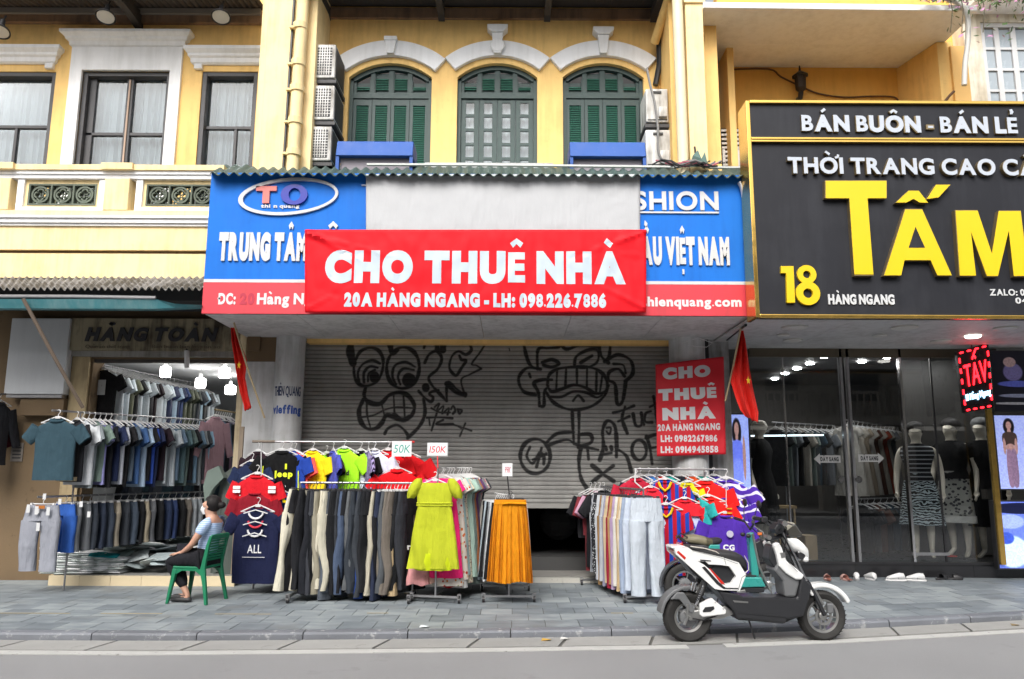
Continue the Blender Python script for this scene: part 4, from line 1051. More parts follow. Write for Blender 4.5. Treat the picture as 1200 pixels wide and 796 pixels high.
G2 = [([(120, 70), (132, 130), (152, 175), (192, 190)], 9), ([(192, 190), (135, 185), (100, 230), (120, 285), (172, 300)], 9), ([(240, 235), (200, 235), (165, 250), (183, 290), (188, 348)], 9), ([(188, 348), (206, 345), (208, 290), (225, 262)], 9), ([(145, 210), (150, 225)], 9),
 ([(210, 280), (250, 335), (320, 363), (400, 350), (455, 308), (478, 258)], 9), ([(222, 250), (228, 215), (260, 190), (320, 180), (400, 180), (450, 205), (472, 245), (462, 285), (420, 292), (380, 268), (330, 257), (280, 275), (238, 285), (220, 258)], 9),
 ([(262, 195), (258, 275)], 6), ([(300, 188), (296, 266)], 6), ([(345, 183), (345, 256)], 6), ([(388, 182), (386, 268)], 6), ([(428, 195), (425, 288)], 6), ([(452, 215), (440, 290)], 5),
 ([(230, 308), (280, 308), (330, 285), (385, 290), (425, 310), (450, 300)], 7), ([(328, 325), (350, 302), (372, 325)], 7), ([(180, 190), (182, 105), (225, 98), (270, 92), (272, 72)], 9), ([(275, 75), (302, 102), (360, 85), (432, 90), (440, 118)], 9),
 ([(200, 160), (240, 148), (270, 165), (240, 180), (205, 172)], 9), ([(335, 172), (345, 132), (400, 103), (436, 110), (430, 158), (385, 182), (340, 178)], 8), ([(362, 160), (410, 130)], 8), ([(440, 72), (448, 130), (478, 160)], 9), ([(488, 70), (482, 130), (462, 155)], 9),
 ([(470, 150), (520, 125), (572, 150), (580, 205), (548, 240)], 9), ([(550, 240), (535, 325), (512, 335), (505, 255), (478, 235), (482, 200), (520, 188), (545, 218)], 9), ([(500, 165), (540, 170), (550, 205)], 6),
 ([(324, 362), (326, 430), (330, 508)], 8), ([(352, 362), (352, 430), (350, 505)], 8), (ell(170, 560, 62, 72), 10), ([(148, 522), (135, 560), (158, 590), (180, 560), (190, 545), (205, 560), (205, 592)], 8), ([(196, 525), (175, 605)], 7), ([(160, 575), (215, 550)], 7),
 ([(212, 508), (260, 465), (330, 458)], 8), ([(228, 512), (300, 490), (345, 512), (430, 532)], 8), ([(352, 468), (398, 468), (402, 500), (350, 522)], 9), ([(360, 520), (350, 580), (358, 650), (382, 692)], 10), ([(386, 522), (390, 572)], 9),
 ([(436, 575), (452, 520), (450, 450), (470, 410), (500, 430), (507, 500), (505, 560)], 10), ([(466, 440), (484, 440), (478, 465), (466, 455)], 7), ([(460, 520), (464, 530)], 9), ([(484, 520), (486, 530)], 9), ([(455, 550), (485, 545)], 6), ([(515, 532), (548, 560), (566, 625)], 9),
 ([(405, 598), (445, 630), (492, 662)], 11), ([(492, 598), (450, 630), (402, 668)], 11), ([(545, 350), (532, 400), (552, 462)], 9), ([(495, 375), (535, 365), (582, 345)], 8), ([(515, 412), (562, 390)], 7), ([(578, 380), (588, 428), (612, 425), (612, 375), (622, 425)], 8), ([(652, 368), (630, 378), (628, 412), (656, 415)], 8), ([(665, 305), (672, 360), (680, 420)], 9), ([(648, 350), (692, 328)], 7),
 (ell(600, 532, 30, 42), 9), ([(632, 475), (645, 525), (652, 590)], 9), ([(630, 480), (665, 468), (700, 465)], 8), ([(645, 525), (690, 515)], 7), ([(60, 100), (62, 110)], 2)]
for pts, w in G1: polyline(ink, pts, w*1.38/3.979*S, t1, 2.2)
for pts, w in G2: polyline(ink, pts, w*1.38/3.617*S, t2, 2.2)
g_ = np.random.RandomState(5).rand(GH, GW).astype(np.float32); ink = np.clip(1 - (1 - ink)*(.80 + .28*g_), 0, 1)
im = image('graffiti', np.repeat(ink[..., None], 3, 2))
M_sh, N, L, P_ = node_mat('painted_roller_shutter')
P_.inputs['Roughness'].default_value = .75; P_.inputs['Specular IOR Level'].default_value = .2
ti = N.new('ShaderNodeTexImage'); ti.image = im; ti.extension = 'EXTEND'; uvn = N.new('ShaderNodeUVMap'); uvn.uv_map = 'uv'; L.new(uvn.outputs[0], ti.inputs[0])
tc = N.new('ShaderNodeTexCoord'); ns = N.new('ShaderNodeTexNoise'); ns.inputs['Scale'].default_value = 2.2; ns.inputs['Detail'].default_value = 6; ns.inputs['Roughness'].default_value = .65
mpn = N.new('ShaderNodeMapping'); mpn.inputs['Scale'].default_value = (1.2, 1, .8); L.new(tc.outputs['Object'], mpn.inputs[0]); L.new(mpn.outputs[0], ns.inputs['Vector'])
cr = N.new('ShaderNodeValToRGB'); cr.color_ramp.elements[0].position = .3; cr.color_ramp.elements[0].color = (.235, .232, .222, 1); cr.color_ramp.elements[1].position = .7; cr.color_ramp.elements[1].color = (.345, .34, .325, 1)
L.new(ns.outputs['Fac'], cr.inputs[0])
# mask coordinates split; slat joint faces get a darker material below
sp = N.new('ShaderNodeSeparateXYZ'); L.new(uvn.outputs[0], sp.inputs[0])
mx = N.new('ShaderNodeMix'); mx.data_type = 'RGBA'; inv = N.new('ShaderNodeMath'); inv.operation = 'SUBTRACT'; inv.inputs[0].default_value = 1; L.new(ti.outputs['Color'], inv.inputs[1])
dmp = N.new('ShaderNodeMath'); dmp.operation = 'MULTIPLY'; dmp.inputs[1].default_value = .96; L.new(inv.outputs[0], dmp.inputs[0])
L.new(dmp.outputs[0], mx.inputs[0]); L.new(cr.outputs[0], mx.inputs[6]); mx.inputs[7].default_value = (.012, .012, .013, 1); L.new(mx.outputs[2], P_.inputs['Base Color'])
M_joint = mat('dark_slat_joint', (.05, .048, .045), .8)
sh = thing('roller_shutter', 'half lowered grey roller shutter sprayed with black cartoon graffiti', 'shutter', ((hx0+hx1)/2, YH, hz0))
me_sh = mb.build('slats', [M_sh, M_joint], sh, fix=False, kind='stuff')
for i, p in enumerate(me_sh.data.polygons):
    p.material_index = 1 if i % 5 == 4 else 0
ia = W(348, 396, YH); ib = W(793, 396, YH); ic = W(348, 596, YH)
org = WL[sh] + me_sh.location
uv = me_sh.data.uv_layers.new(name='uv')
for l in me_sh.data.loops:
    p = me_sh.data.vertices[l.vertex_index].co + org
    # photo-plane coordinates of the shutter: bilinear in x and z
    uv.data[l.index].uv = ((p.x - ia.x) / (ib.x - ia.x), (p.z - ic.z) / (ia.z - ic.z))
MB().box(hx0, hx1, YH - .02, YH + .02, z - .07, z).build('bottom_bar', mat('shutter_bar', (.28, .275, .26), .6), sh)
for x in (hx0 - .03, hx1 - .03): MB().box(x, x + .07, YH - .05, YH + .06, zst, hz1).build('guide_rail', M_galv, sh)

# ================================================================== LEFT SHOP
ls_ = thing('shopfront', 'open lit clothing shop with tan walls under the corrugated awning', 'shopfront', (-4.8, YF, 0))
lx0, lx1 = RX(98, 550, YF), RX(272, 550, YF)
zo = RZ(180, 421, YF)
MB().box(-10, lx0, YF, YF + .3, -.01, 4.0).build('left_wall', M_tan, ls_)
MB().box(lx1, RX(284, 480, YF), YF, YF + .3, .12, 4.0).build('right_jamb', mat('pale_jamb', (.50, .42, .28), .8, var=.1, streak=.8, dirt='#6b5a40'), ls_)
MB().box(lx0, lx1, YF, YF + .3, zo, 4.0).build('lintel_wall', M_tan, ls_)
MB().box(RX(76, 415, YF-.05), RX(275, 415, YF-.05), YF - .09, YF - .001, RZ(180, 419, YF), RZ(180, 411.5, YF)).build('lintel', mat('grey_lintel', (.30, .29, .27), .7, streak=.5), ls_)
MB().box(lx0, lx1, YF + .02, YF + .1, zo - .05, zo - .001).build('door_track', M_darkwood, ls_)
M_room = mat('white_room_wall', (.62, .63, .64), .8, var=.05)
rm = MB(); rm.box(lx0 - .5, lx0 - .4, YF + .3, 16, .13, zo + .4); rm.build('room_wall', M_room, ls_)
MB().box(lx1 + .15, lx1 + .25, YF + .3, 16, .13, zo + .4).build('room_wall', M_room, ls_)
MB().box(lx0 - .5, lx1 + .25, 16, 16.1, .13, zo + .4).build('room_wall', mat('grey_back_wall', (.25, .26, .27), .8), ls_)
MB().box(lx0 - .5, lx1 + .25, YF + .3, 16.1, zo + .05, zo + .15).build('ceiling', M_room, ls_)
MB().box(RX(57, 685, 10.55), RX(275, 685, 10.55), 10.55, 16, .105, .125).build('floor', mat('grey_floor', (.20, .20, .19), .6, var=.15), ls_)
n = 6
for k in range(n):
    a = RX(57, 685, 10.55); b = RX(275, 685, 10.55); a, b = a + (b - a)*k/n, a + (b - a)*(k+1)/n
    MB().box(a + .002, b - .002, 10.53, 10.57, 0, .128).build('step_tile', mat('cream_step', (.60, .50, .33), .6, var=.1, rnd=.08, fleck=.4, dirt='#7c6a4c'), ls_)
MB().box(RX(57, 685, 10.55), RX(275, 685, 10.55), 10.57, YF, .0, .104).build('step_core', M_dark, ls_)
for px in (158, 200): MB().box(RX(px-1, 120, YF), RX(px+1, 120, YF), YF-.01, YF, 1, 1.01).build('catch', M_metal, ls_)
MB().box(RX(77, 500, 10.95), RX(97.5, 500, 10.95), 10.95, YF - .001, -.008, RZ(90, 414, 10.95)).build('door_pier', mat('beige_pier', (.42, .33, .19), .8, var=.12, streak=.4, dirt='#5c4a30', fleck=.4), ls_)
# shop name board
nb = thing('name_board', 'faded brown name board over the left shop with dark serif letters', 'sign', (RX(178, 392, 10.85), 10.85, RZ(178, 412, 10.85)))
MB().box(RX(80, 392, 10.85), RX(273, 392, 10.85), 10.85, 10.95, RZ(178, 411, 10.85), RZ(178, 373.5, 10.85)).build('board', mat('brown_board', (.30, .26, .17), .6, var=.2, vs=2, streak=.8, dirt='#3b3226'), nb)
M_dl = mat('dark_letter', (.03, .03, .035), .5)
a = W(100, 400, 10.84); b = W(252, 400, 10.84)
letters('HẰNG TOÀN', a, (1, 0, 0), (0, 0, 1), b.x - a.x, W(100, 383, 10.84).z - a.z, .02, M_dl, nb, .06, .13, .22)
for x0, x1, t in ((100, 152, 'Quần áo thời trang'), (178, 258, 'Bán buôn bán lẻ quần áo')):
    a = W(x0, 408, 10.845); b = W(x1, 408, 10.845); letters(t, a, (1, 0, 0), (0, 0, 1), b.x - a.x, .05, .004, mat('faded_brown_print', (.10, .08, .055), .7), nb, 0, .07, 0, split=False)
wb = thing('board', 'blank white board fixed high on the tan wall by the brown pole', 'board', (RX(44, 418, 10.8), 10.85, RZ(44, 463, 10.8)))
MB().box(RX(9, 418, 10.8), RX(78, 418, 10.8), 10.8, 10.95, RZ(44, 462, 10.8), RZ(44, 373, 10.8)).build('panel', mat('blank_white_board', (.52, .54, .56), .5, var=.04, streak=.12, dirt='#8d8f90'), wb, bevel=.01)
MB().box(RX(11, 418, 10.8), RX(76, 418, 10.8), 10.82, 10.94, RZ(44, 466, 10.8), RZ(44, 462.6, 10.8)).build('ledge', M_metal, wb)
MB().box(RX(25, 478, 10.9), RX(76, 478, 10.9), 10.86, 10.999, RZ(44, 487, 10.9), RZ(44, 467, 10.9)).build('wall_ledge', M_tan, label='tan masonry ledge on the wall just under the white board', cat='ledge')
mt = thing('notice', 'small faded grey notice pasted on the tan wall left of the polo shirt', 'notice', W(20, 540, 10.98))
MB().box(RX(13, 530, 10.99), RX(27, 530, 10.99), 10.985, 10.998, RZ(20, 541, 10.99), RZ(20, 519, 10.99)).build('plate', mat('faded_notice', (.16, .14, .12), .7), mt)
for k in range(4): MB().box(RX(15, 530, 10.99), RX(25, 530, 10.99), 10.981, 10.9845, RZ(20, 524 + 4*k + 1.4, 10.99), RZ(20, 524 + 4*k, 10.99)).build('print_line', M_dl, mt)
# lit lamps in the shop
M_bulb = mat('lit_bulb', (1., .98, .94), .4, var=0, emis=17.)
for px, py, Y, r, lb in ((194, 436, 11.5, .075, 'nearest and lowest hung lit bulb left of the others'), (263, 437, 11.45, .08, 'lit bulb at the right end of the shop opening nearest the ceiling'), (235, 449, 12.4, .08, 'lit bulb hanging between the other two front bulbs'), (270, 457, 13.4, .09, 'small lit bulb farthest back by the right jamb'), (179, 421, 12.6, .01, '')):
    if not lb: continue
    p = W(px, py, Y); t = thing('light_bulb', lb, 'light bulb', p, 'lit bulbs in the left shop')
    MB().lathe([(.02, .09), (r*.8, .075), (r, .06), (r, -.06), (r*.85, -.075), (.001, -.08)], p, n=20).build('bulb', M_bulb, t, smooth=50)
    MB().lathe([(.001, .16), (.028, .155), (.03, .091), (.001, .091)], p, n=12).build('holder', M_lwhite, t)
    MB().tube([p + Vector((0, 0, .155)), Vector((p.x, p.y, zo + .06))], .006, 5).build('cord', M_lwhite, t)
# tube lamp bracket on the lintel
t = thing('wall_lamp', 'white hanging lamp tube fixed below the brown name board', 'lamp', W(219, 425, 10.8))
MB().tube([W(219, 431, 10.85), W(219, 411, 10.85)], .035, 10).build('tube', M_lwhite, t, smooth=50)
MB().tube([W(219, 411, 10.85), W(219, 405, 10.9)], .018, 6).build('bracket', M_black, t)
# ================================================================== RIGHT HOUSE: slab, loggia, walls
rh = thing('house', 'orange-yellow loggia with thick white slab above the black sign', 'house', (6, 12.5, 3.5))
YL = 11.6
MB().box(3.35, 9.6, YL, YL + .3, 3.6, 9.3).build('back_wall', mat('deep_yellow_plaster', (.80, .45, .11), .85, var=.05, vs=1.2, streak=.12, dirt='#8a5520', bump=.1), rh)
A = W(826, 2, 9.95); B = W(1148, 14, 9.95); zsl = RZ(830, 9, 9.95); x0, x1 = RX(824, 3, 9.95), B.x
MB().hexa([(x0, 9.95, zsl), (x1, 10.0, zsl), (x1, YL, zsl), (x0, YL, zsl)], [(x0, 9.95, zsl + .09), (x1, 10.0, zsl + .09), (x1, YL, zsl + .09), (x0, YL, zsl + .09)]).build('slab', M_white, rh, bevel=.01)
xe = RX(1104, 50, 10.9); zbm = RZ(900, 52, 10.9)
MB().box(x0 + .1, xe, 10.9, 11.1, zbm, zsl - .001).build('edge_beam', M_white, rh)
MB().box(x0 + .1, xe, 11.1, YL, zbm + .06, zbm + .12).build('loggia_ceiling', mat('slab_underside', (.52, .52, .52), .8, var=.05), rh)
q = [(RX(1102, 100, 10.8), 10.8), (RX(1120, 100, 10.8), 10.8), (RX(1120, 100, 10.8), YL), (RX(1052, 100, YL), YL)]
MB().hexa([(a_, b_, 3.6) for a_, b_ in q], [(a_, b_, zsl - .01) for a_, b_ in q]).build('cheek_wall', M_yel, rh)
MB().box(RX(1118, 100, 10.75), RX(1137, 100, 10.75), 10.75, 10.95, 3.6, zsl - .1).build('pilaster', mat('orange_pilaster', (.80, .50, .18), .8, var=.05), rh)
MB().box(3.3, 3.4, 11.0, YL, 3.6, zsl).build('side_wall', M_yel, rh)
# louvred vent at the left of the loggia
lv = MB(); ax0, ax1 = RX(846, 175, 11.2), RX(884, 175, 11.2)
t = thing('ac_cage', 'pale louvred air conditioner behind the left end of the black sign', 'air conditioner', (ax0, 11.2, RZ(860, 205, 11.2)))
MB().box(ax0, ax1, 11.22, 11.55, RZ(860, 215, 11.2), RZ(860, 150, 11.2)).build('casing', mat('dark_gap', (.02, .02, .02), .8), t)
for k in range(12): z_ = RZ(860, 152 + 5*k, 11.2); lv.box(ax0, ax1, 11.19, 11.21, z_ - .035, z_)
lv.build('louvres', M_ac, t, kind='stuff')
for x in (ax0, (ax0+ax1)/2 - .02, ax1 - .04): MB().box(x, x + .04, 11.17, 11.189, RZ(860, 215, 11.2), RZ(860, 176, 11.2)).build('post', M_ac, t)
# lantern and cable on the back wall
p = W(938, 97, 11.45); ln_ = thing('wall_lantern', 'black wrought lantern on the orange loggia wall', 'lantern', p)
lt = MB(); lt.lathe([(.001, .30), (.012, .28), (.02, .20), (.10, .14), (.13, .11), (.11, .10)], p, n=8); lt.build('lantern_roof', M_black, ln_)
lt = MB(); lt.lathe([(.075, .10), (.095, .10), (.085, -.10), (.06, -.13), (.02, -.16), (.001, -.16)], p, n=8); lt.build('lantern_body', mat('lantern_iron', (.03, .02, .015), .6), ln_)
MB().tube([p + Vector((0, .0, -.15)), p + Vector((0, .04, -.24)), p + Vector((0, .14, -.22))], .04, 8).build('arm', M_black, ln_)
MB().tube([W(a, b, 11.57) for a, b in catmull([(843, 82), (900, 81), (915, 90), (938, 101), (960, 110), (990, 114), (1020, 113), (1048, 114), (1053, 122)], 4)], .014, 5).build('cable', mat('brown_cable', (.12, .06, .03), .7), label='thin brown cable run across the orange wall past the lantern', cat='cable')
MB().tube([W(1105, 122, 10.72), W(1113, 112, 10.68), W(1118, 107, 10.68)], .02, 6).build('hook', MATS['brown_cable'], label='small brown hook on the loggia pilaster', cat='hook')
# white house at the far right
fh = thing('house', 'white house with a white casement window at the right edge', 'house', (8, 11.3, 3.5))
wx0, wx1 = RX(1153, 70, 11.3), RX(1232, 70, 11.3); wz0, wz1 = RZ(1180, 140, 11.3), RZ(1180, 26, 11.3)
rect_holes(11.3, 11.6, RX(1133, 80, 11.3), 9.6, 3.6, 9.3, [(wx0, wx1, wz0, wz1)], 'wall', mat('cream_white_wall', (.70, .66, .56), .8, var=.05, streak=.6, dirt='#9b8f74'), fh)
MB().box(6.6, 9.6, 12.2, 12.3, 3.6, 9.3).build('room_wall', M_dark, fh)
f = MB(); nxx = 4
f.box(wx0, wx0 + .07, 11.33, 11.42, wz0, wz1); f.box(wx1 - .07, wx1, 11.33, 11.42, wz0, wz1); f.box(wx0 + .07, wx1 - .07, 11.33, 11.42, wz1 - .07, wz1)
for k in range(1, nxx): xx = wx0 + (wx1 - wx0)*k/nxx; f.box(xx - .04, xx + .04, 11.34, 11.41, wz0, wz1 - .07)
for q in range(1, 5): z_ = wz1 - .07 - q*.36; f.box(wx0 + .07, wx1 - .07, 11.345, 11.405, z_ - .02, z_ + .02)
f.build('frame', M_lwhite, fh)
for k in range(nxx):
    for q in range(4):
        a = wx0 + (wx1 - wx0)*k/nxx + .045; b = wx0 + (wx1-wx0)*(k+1)/nxx - .045; z1_ = wz1 - .09 - q*.36; MB().box(a, b, 11.37, 11.376, z1_ - .32, z1_).build('pane', mat('frosted_pane', (.33, .38, .42), .25, var=.08), fh)
MB().box(RX(1133, 80, 11.3), 9.6, 10.9, 11.299, RZ(1180, 17, 11.3), RZ(1180, 17, 11.3) + .12).build('eave_slab', M_white, fh)
pp = thing('drainpipe', 'pale grey plastic pipe bending down from the white slab', 'drainpipe', W(1135, 60, 9.9))
MB().tube([W(a, b, 9.95) for a, b in catmull([(1090, -6), (1115, 0), (1128, 8), (1134, 22), (1134, 50), (1131, 75), (1130, 100)], 4)], .035, 10).build('pipe', mat('grey_pipe', (.5, .5, .47), .5), pp, smooth=True)
# bougainvillea on the slab edge
fl = thing('flowering_creeper', 'green creeper with pink and purple flowers trailing over the top right slab', 'plant', W(1120, 0, 9.8))
lf = MB(); fw = MB()
for k in range(560):
    u = rng.random(); px = 1078 + 125*u; py = -14 + rng.random()*16 + (8 + 45*rng.random()**3 if rng.random() < .3 and px > 1110 else 0)
    p = W(px, py, 9.6 + rng.random()*.6); s = .03 + .03*rng.random(); a = Vector((rng.uniform(-1, 1), rng.uniform(-1, 1), rng.uniform(-1, 1))).normalized(); b = a.orthogonal().normalized()
    (fw if rng.random() < .3 else lf).add([p - a*s, p + b*s*.6, p + a*s, p - b*s*.6], [(0, 1, 2, 3)])
lf.build('leaves', mat('creeper_leaf', (.06, .12, .03), .6, var=.4, vs=9), fl, fix=False, kind='stuff'); fw.build('flowers', mat('pink_flower', (.50, .25, .42), .6, var=.3, vs=9), fl, fix=False, kind='stuff')
st = MB()
for px in (1112, 1125, 1150): st.tube([W(px, -8, 9.8), W(px + 4, 12, 9.75), W(px + 2, 38, 9.72)], .006, 4)
st.build('stems', mat('creeper_stem', (.08, .07, .04)), fl)

# ================================================================== BLACK SIGN
YK = 9.0
bs = thing('shop_sign', 'big black sign with gold frame and yellow and white raised letters', 'sign', (6, YK, 3.3))
kx0 = RX(889, 369, YK); kx1 = 9.0
kz0, kz1, kz2 = RZ(1000, 369.5, YK), RZ(1000, 166, YK), RZ(1000, 124, YK)
kxa = kx0
M_blk = mat('black_sign_panel', (.017, .018, .023), .5, spec=.25, var=.15, vs=1.2, streak=.1, dirt='#4a4c52')
MB().box(kxa, kx1, YK, YK + .3, kz0, kz1).build('main_panel', M_blk, bs); MB().box(kxa, kx1, YK - .02, YK + .3, kz1 + .03, kz2).build('top_panel', M_blk, bs)
g_ = MB(); 
g_.box(kxa - .05, kxa, YK - .05, YK + .3, kz0 - .04, kz2 + .04); g_.build('gold_edge', M_gold, bs, bevel=.008)
MB().box(kxa, kx1, YK - .05, YK + .02, kz0 - .045, kz0 - .001).build('gold_edge', M_gold, bs, bevel=.008)
MB().box(kxa, kx1, YK - .06, YK + .02, kz1 + .001, kz1 + .029).build('gold_edge', M_gold, bs, bevel=.005)
MB().box(kxa, kx1, YK - .05, YK + .02, kz1 - .03, kz1 - .0).build('gold_edge', M_gold, bs, bevel=.005)
MB().box(kxa, kx1, YK - .06, YK + .31, kz2 + .001, kz2 + .045).build('gold_edge', M_gold, bs, bevel=.008)
M_sil = mat('silver_white_letter', (.44, .48, .54), .35, var=.05); M_ylw = mat('yellow_letter', (.72, .50, .004), .4, var=.03); M_brz = mat('bronze_return', (.25, .19, .10), .35, .6)
def ktext(t, x0, x1, y0, y1, face, side, bold, gap, depth, dy=0., shear=0):
    a = W(x0, y1, YK); b = W(x1, y1 + dy, YK); top = W(x0, y0, YK); ux = Vector((b.x - a.x, 0, b.z - a.z))
    s_ = letters(t, a, ux, (0, 0, 1), b.x - a.x, top.z - a.z, depth, side, bs, bold + .012, gap - .024, shear, name='letter')
    f_ = letters(t, a + Vector((0, -depth - .001, 0)), ux, (0, 0, 1), b.x - a.x, top.z - a.z, .004, face, bs, bold, gap, shear, name='letter_face')
    for o, q in zip(f_, s_):
        o.parent = q; o.location = o.location - q.location
ktext('BÁN BUÔN - BÁN LẺ', 938, 1190, 135.5, 156, M_sil, M_brz, .055, .07, .05, 3.0)
ktext('THỜI TRANG CAO CẤP', 922, 1228, 185, 205, M_sil, M_brz, .035, .08, .05, 3.0)
def bigletter(polys, y=.07):
    m = MB(); fm = MB()
    for pl_ in polys:
        pts = [W(a, b, YK) for a, b in pl_]; m.prism([(p.x, p.z) for p in pts], YK - y, YK - .0005)
        cxx = sum(p.x for p in pts)/len(pts); czz = sum(p.z for p in pts)/len(pts)
        fm.prism([(p.x + (cxx - p.x)*.02, p.z + (czz - p.z)*.02) for p in pts], YK - y - .006, YK - y - .001)
    o = m.build('letter', M_brz, bs); f = fm.build('letter_face', M_ylw, o); return o
bigletter([[(964, 214), (1036, 214), (1036, 234.5), (1013.5, 234.5), (1020.5, 325), (998, 325), (992, 234.5), (964, 234.5)]])
o = bigletter([[(1057, 247), (1077, 247), (1112, 325), (1095, 325), (1087, 307), (1056, 307), (1052, 325), (1032, 325)], [(1046, 240), (1061, 226), (1073, 226), (1084, 240), (1074, 240), (1067, 235.5), (1058, 240)], [(1082, 236), (1093, 219), (1110, 219), (1096, 234)]])
ho = MB(); pts = [W(a, b, YK) for a, b in ((1069, 268), (1080, 292.5), (1061, 292.5))]; ho.prism([(p.x, p.z) for p in pts], YK - .0785, YK - .077); ho.build('counter', M_blk, o)
bigletter([[(1115, 248.5), (1141, 248.5), (1158, 300), (1166, 249), (1192, 249), (1201, 326), (1184, 326), (1178, 272), (1165, 326), (1152, 326), (1133, 273), (1139, 325.5), (1120, 325.5)]])
def eight():
    x = W(933, 335, YK); 
    for zc_, r_ in ((RZ(945, 322.5, YK), .115), (RZ(945, 344.5, YK), .145)):
        cx_ = RX(945, 335, YK) + (.0 if r_ < .13 else .0)
        q = [(cx_ + r_*math.cos(k*PI/14), zc_ + r_*math.sin(k*PI/14)) for k in range(29)]; i_ = [(cx_ + r_*.40*math.cos(k*PI/14), zc_ + r_*.40*math.sin(k*PI/14)) for k in range(29)]
        MB().band(q, i_, YK - (.04 if r_ > .13 else .036), YK - .0005).build('numeral', M_ylw, bs)
eight()
pts = [W(a, b, YK) for a, b in ((914, 313), (928.5, 313), (930.5, 355.5), (921, 355.5), (920, 321), (914, 321))]; MB().prism([(p.x, p.z) for p in pts], YK - .04, YK - .0005).build('numeral', M_ylw, bs)
a = W(970.5, 357, YK); letters('HÀNG NGANG', a, (1, 0, 0), (0, 0, 1), W(1048, 357, YK).x - a.x, W(970, 344.5, YK).z - a.z, .015, M_lwhite, bs, .05, .055)
for t, x0, x1, y0, y1 in (('ZALO: 098', 1160, 1212, 338.5, 346.5), ('048', 1190, 1212, 348.5, 356)):
    a = W(x0, y1, YK); letters(t, a, (1, 0, 0), (0, 0, 1), W(x1, y1, YK).x - a.x, W(x0, y0, YK).z - a.z, .006, M_lwhite, bs, .03, .09)

# ================================================================== RIGHT SHOP
YG = 11.7
rs_ = thing('shopfront', 'black framed glass shopfront with downlights under the black sign', 'shopfront', (6.5, YG, 0))
zce = RZ(1000, 409, YG)
M_gran = mat('black_granite', (.018, .018, .020), .18, var=.2, fleck=.5, fs=40, dirt='#3c3c40')
M_fr = mat('dark_steel_frame', (.035, .035, .038), .4, .4)
gx0, gx1 = RX(858, 560, YG), 9.4
zpl = RZ(1000, 661, YG - .02)
nP = 7
for k in range(nP):
    a = gx0 + (gx1 - gx0)*k/nP; b = gx0 + (gx1 - gx0)*(k+1)/nP
    MB().box(a + .002, b - .002, YG - .04, YG + .2, 0, zpl).build('plinth_slab', M_gran, rs_)
MB().box(gx0, gx1, YG - .06, YG + .2, zpl + .001, zpl + .03).build('sill', M_fr, rs_)
# soffit under the sign with recessed lights
sfm = mat('pale_grey_soffit', (.48, .48, .48), .55, var=.05, streak=.3)
for k in range(5):
    a = kxa + (gx1 - kxa)*k/5; b = kxa + (gx1 - kxa)*(k+1)/5
    MB().hexa([(a + .002, YK + .3, kz0 + .0), (b - .002, YK + .3, kz0 + .0), (b - .002, YG + .1, zce), (a + .002, YG + .1, zce)], [(a + .002, YK + .3, kz0 + .03), (b - .002, YK + .3, kz0 + .03), (b - .002, YG + .1, zce + .03), (a + .002, YG + .1, zce + .03)]).build('soffit_panel', sfm, rs_)
def soff(px, py):
    d = ray(px, py); n_ = Vector((0, -(zce - kz0), (YG + .1 - YK - .3))); p0 = Vector((0, YK + .3, kz0)); k = (p0 - CAM).dot(n_) / d.dot(n_); return CAM + d*k
for px, py, r_, lit in ((931, 383, .16, 0), (918, 392, .08, 0), (929, 398, .13, 0), (1060, 383, .16, 0), (1031, 392.5, .09, 0), (1102, 399.5, .14, 0), (1140, 393.5, .10, 1), (1178, 384, .14, 0)):
    p = soff(px, py); lt = MB(); lt.lathe([(.001, -.03), (r_*.8, -.03), (r_, -.02), (r_, -.001), (.001, -.001)], p, n=20)
    lt.build('downlight', mat('lit_downlight', (1., .97, .88), .4, var=0, emis=3.5) if lit else mat('unlit_downlight', (.5, .49, .46), .4), rs_, smooth=40)
# frame members and glass
zl0 = zpl + .031
fr = [(853, 862), (1170, 1176)]
def vbar(px, w, name='mullion', m=None, y0=-.03, y1=.05, z1=None): x = RX(px, 560, YG); MB().box(x - w, x + w, YG + y0, YG + y1, zl0, z1 or zce).build(name, m or M_fr, rs_)
vbar(878, .03); vbar(924, .012, m=M_chrome, y0=-.008, y1=.012); vbar(993, .02, 'door_stile', M_metal); vbar(1001, .02, 'door_stile', M_metal); vbar(1064, .018, m=M_chrome); vbar(1101, .012, y0=-.008, y1=.012); vbar(1167, .05)
MB().box(RX(878, 420, YG), RX(1167, 420, YG), YG - .03, YG + .06, RZ(1000, 419, YG), zce).build('head_rail', mat('bronze_rail', (.12, .10, .07), .4, .5), rs_)
pans = [(879, 923), (925, 992), (1002, 1062), (1065, 1100), (1102, 1165)]
for a, b in pans:
    MB().box(RX(a, 560, YG) + .01, RX(b, 560, YG) - .01, YG + .0, YG + .008, zl0, RZ(1000, 419, YG)).build('pane', M_shopglass, rs_)
for px in (986, 1006):
    p = W(px, 562, YG - .05); MB().lathe([(.001, -.02), (.05, -.02), (.055, 0), (.03, .02), (.02, .05), (.001, .05)], p, 'Y', 16).build('door_handle', M_chrome, rs_, smooth=40)
MB().box(RX(1068, 650, YG), RX(1112, 650, YG), YG - .022, YG - .002, RZ(1090, 651, YG), RZ(1090, 647.5, YG)).build('bottom_rail', M_metal, rs_)
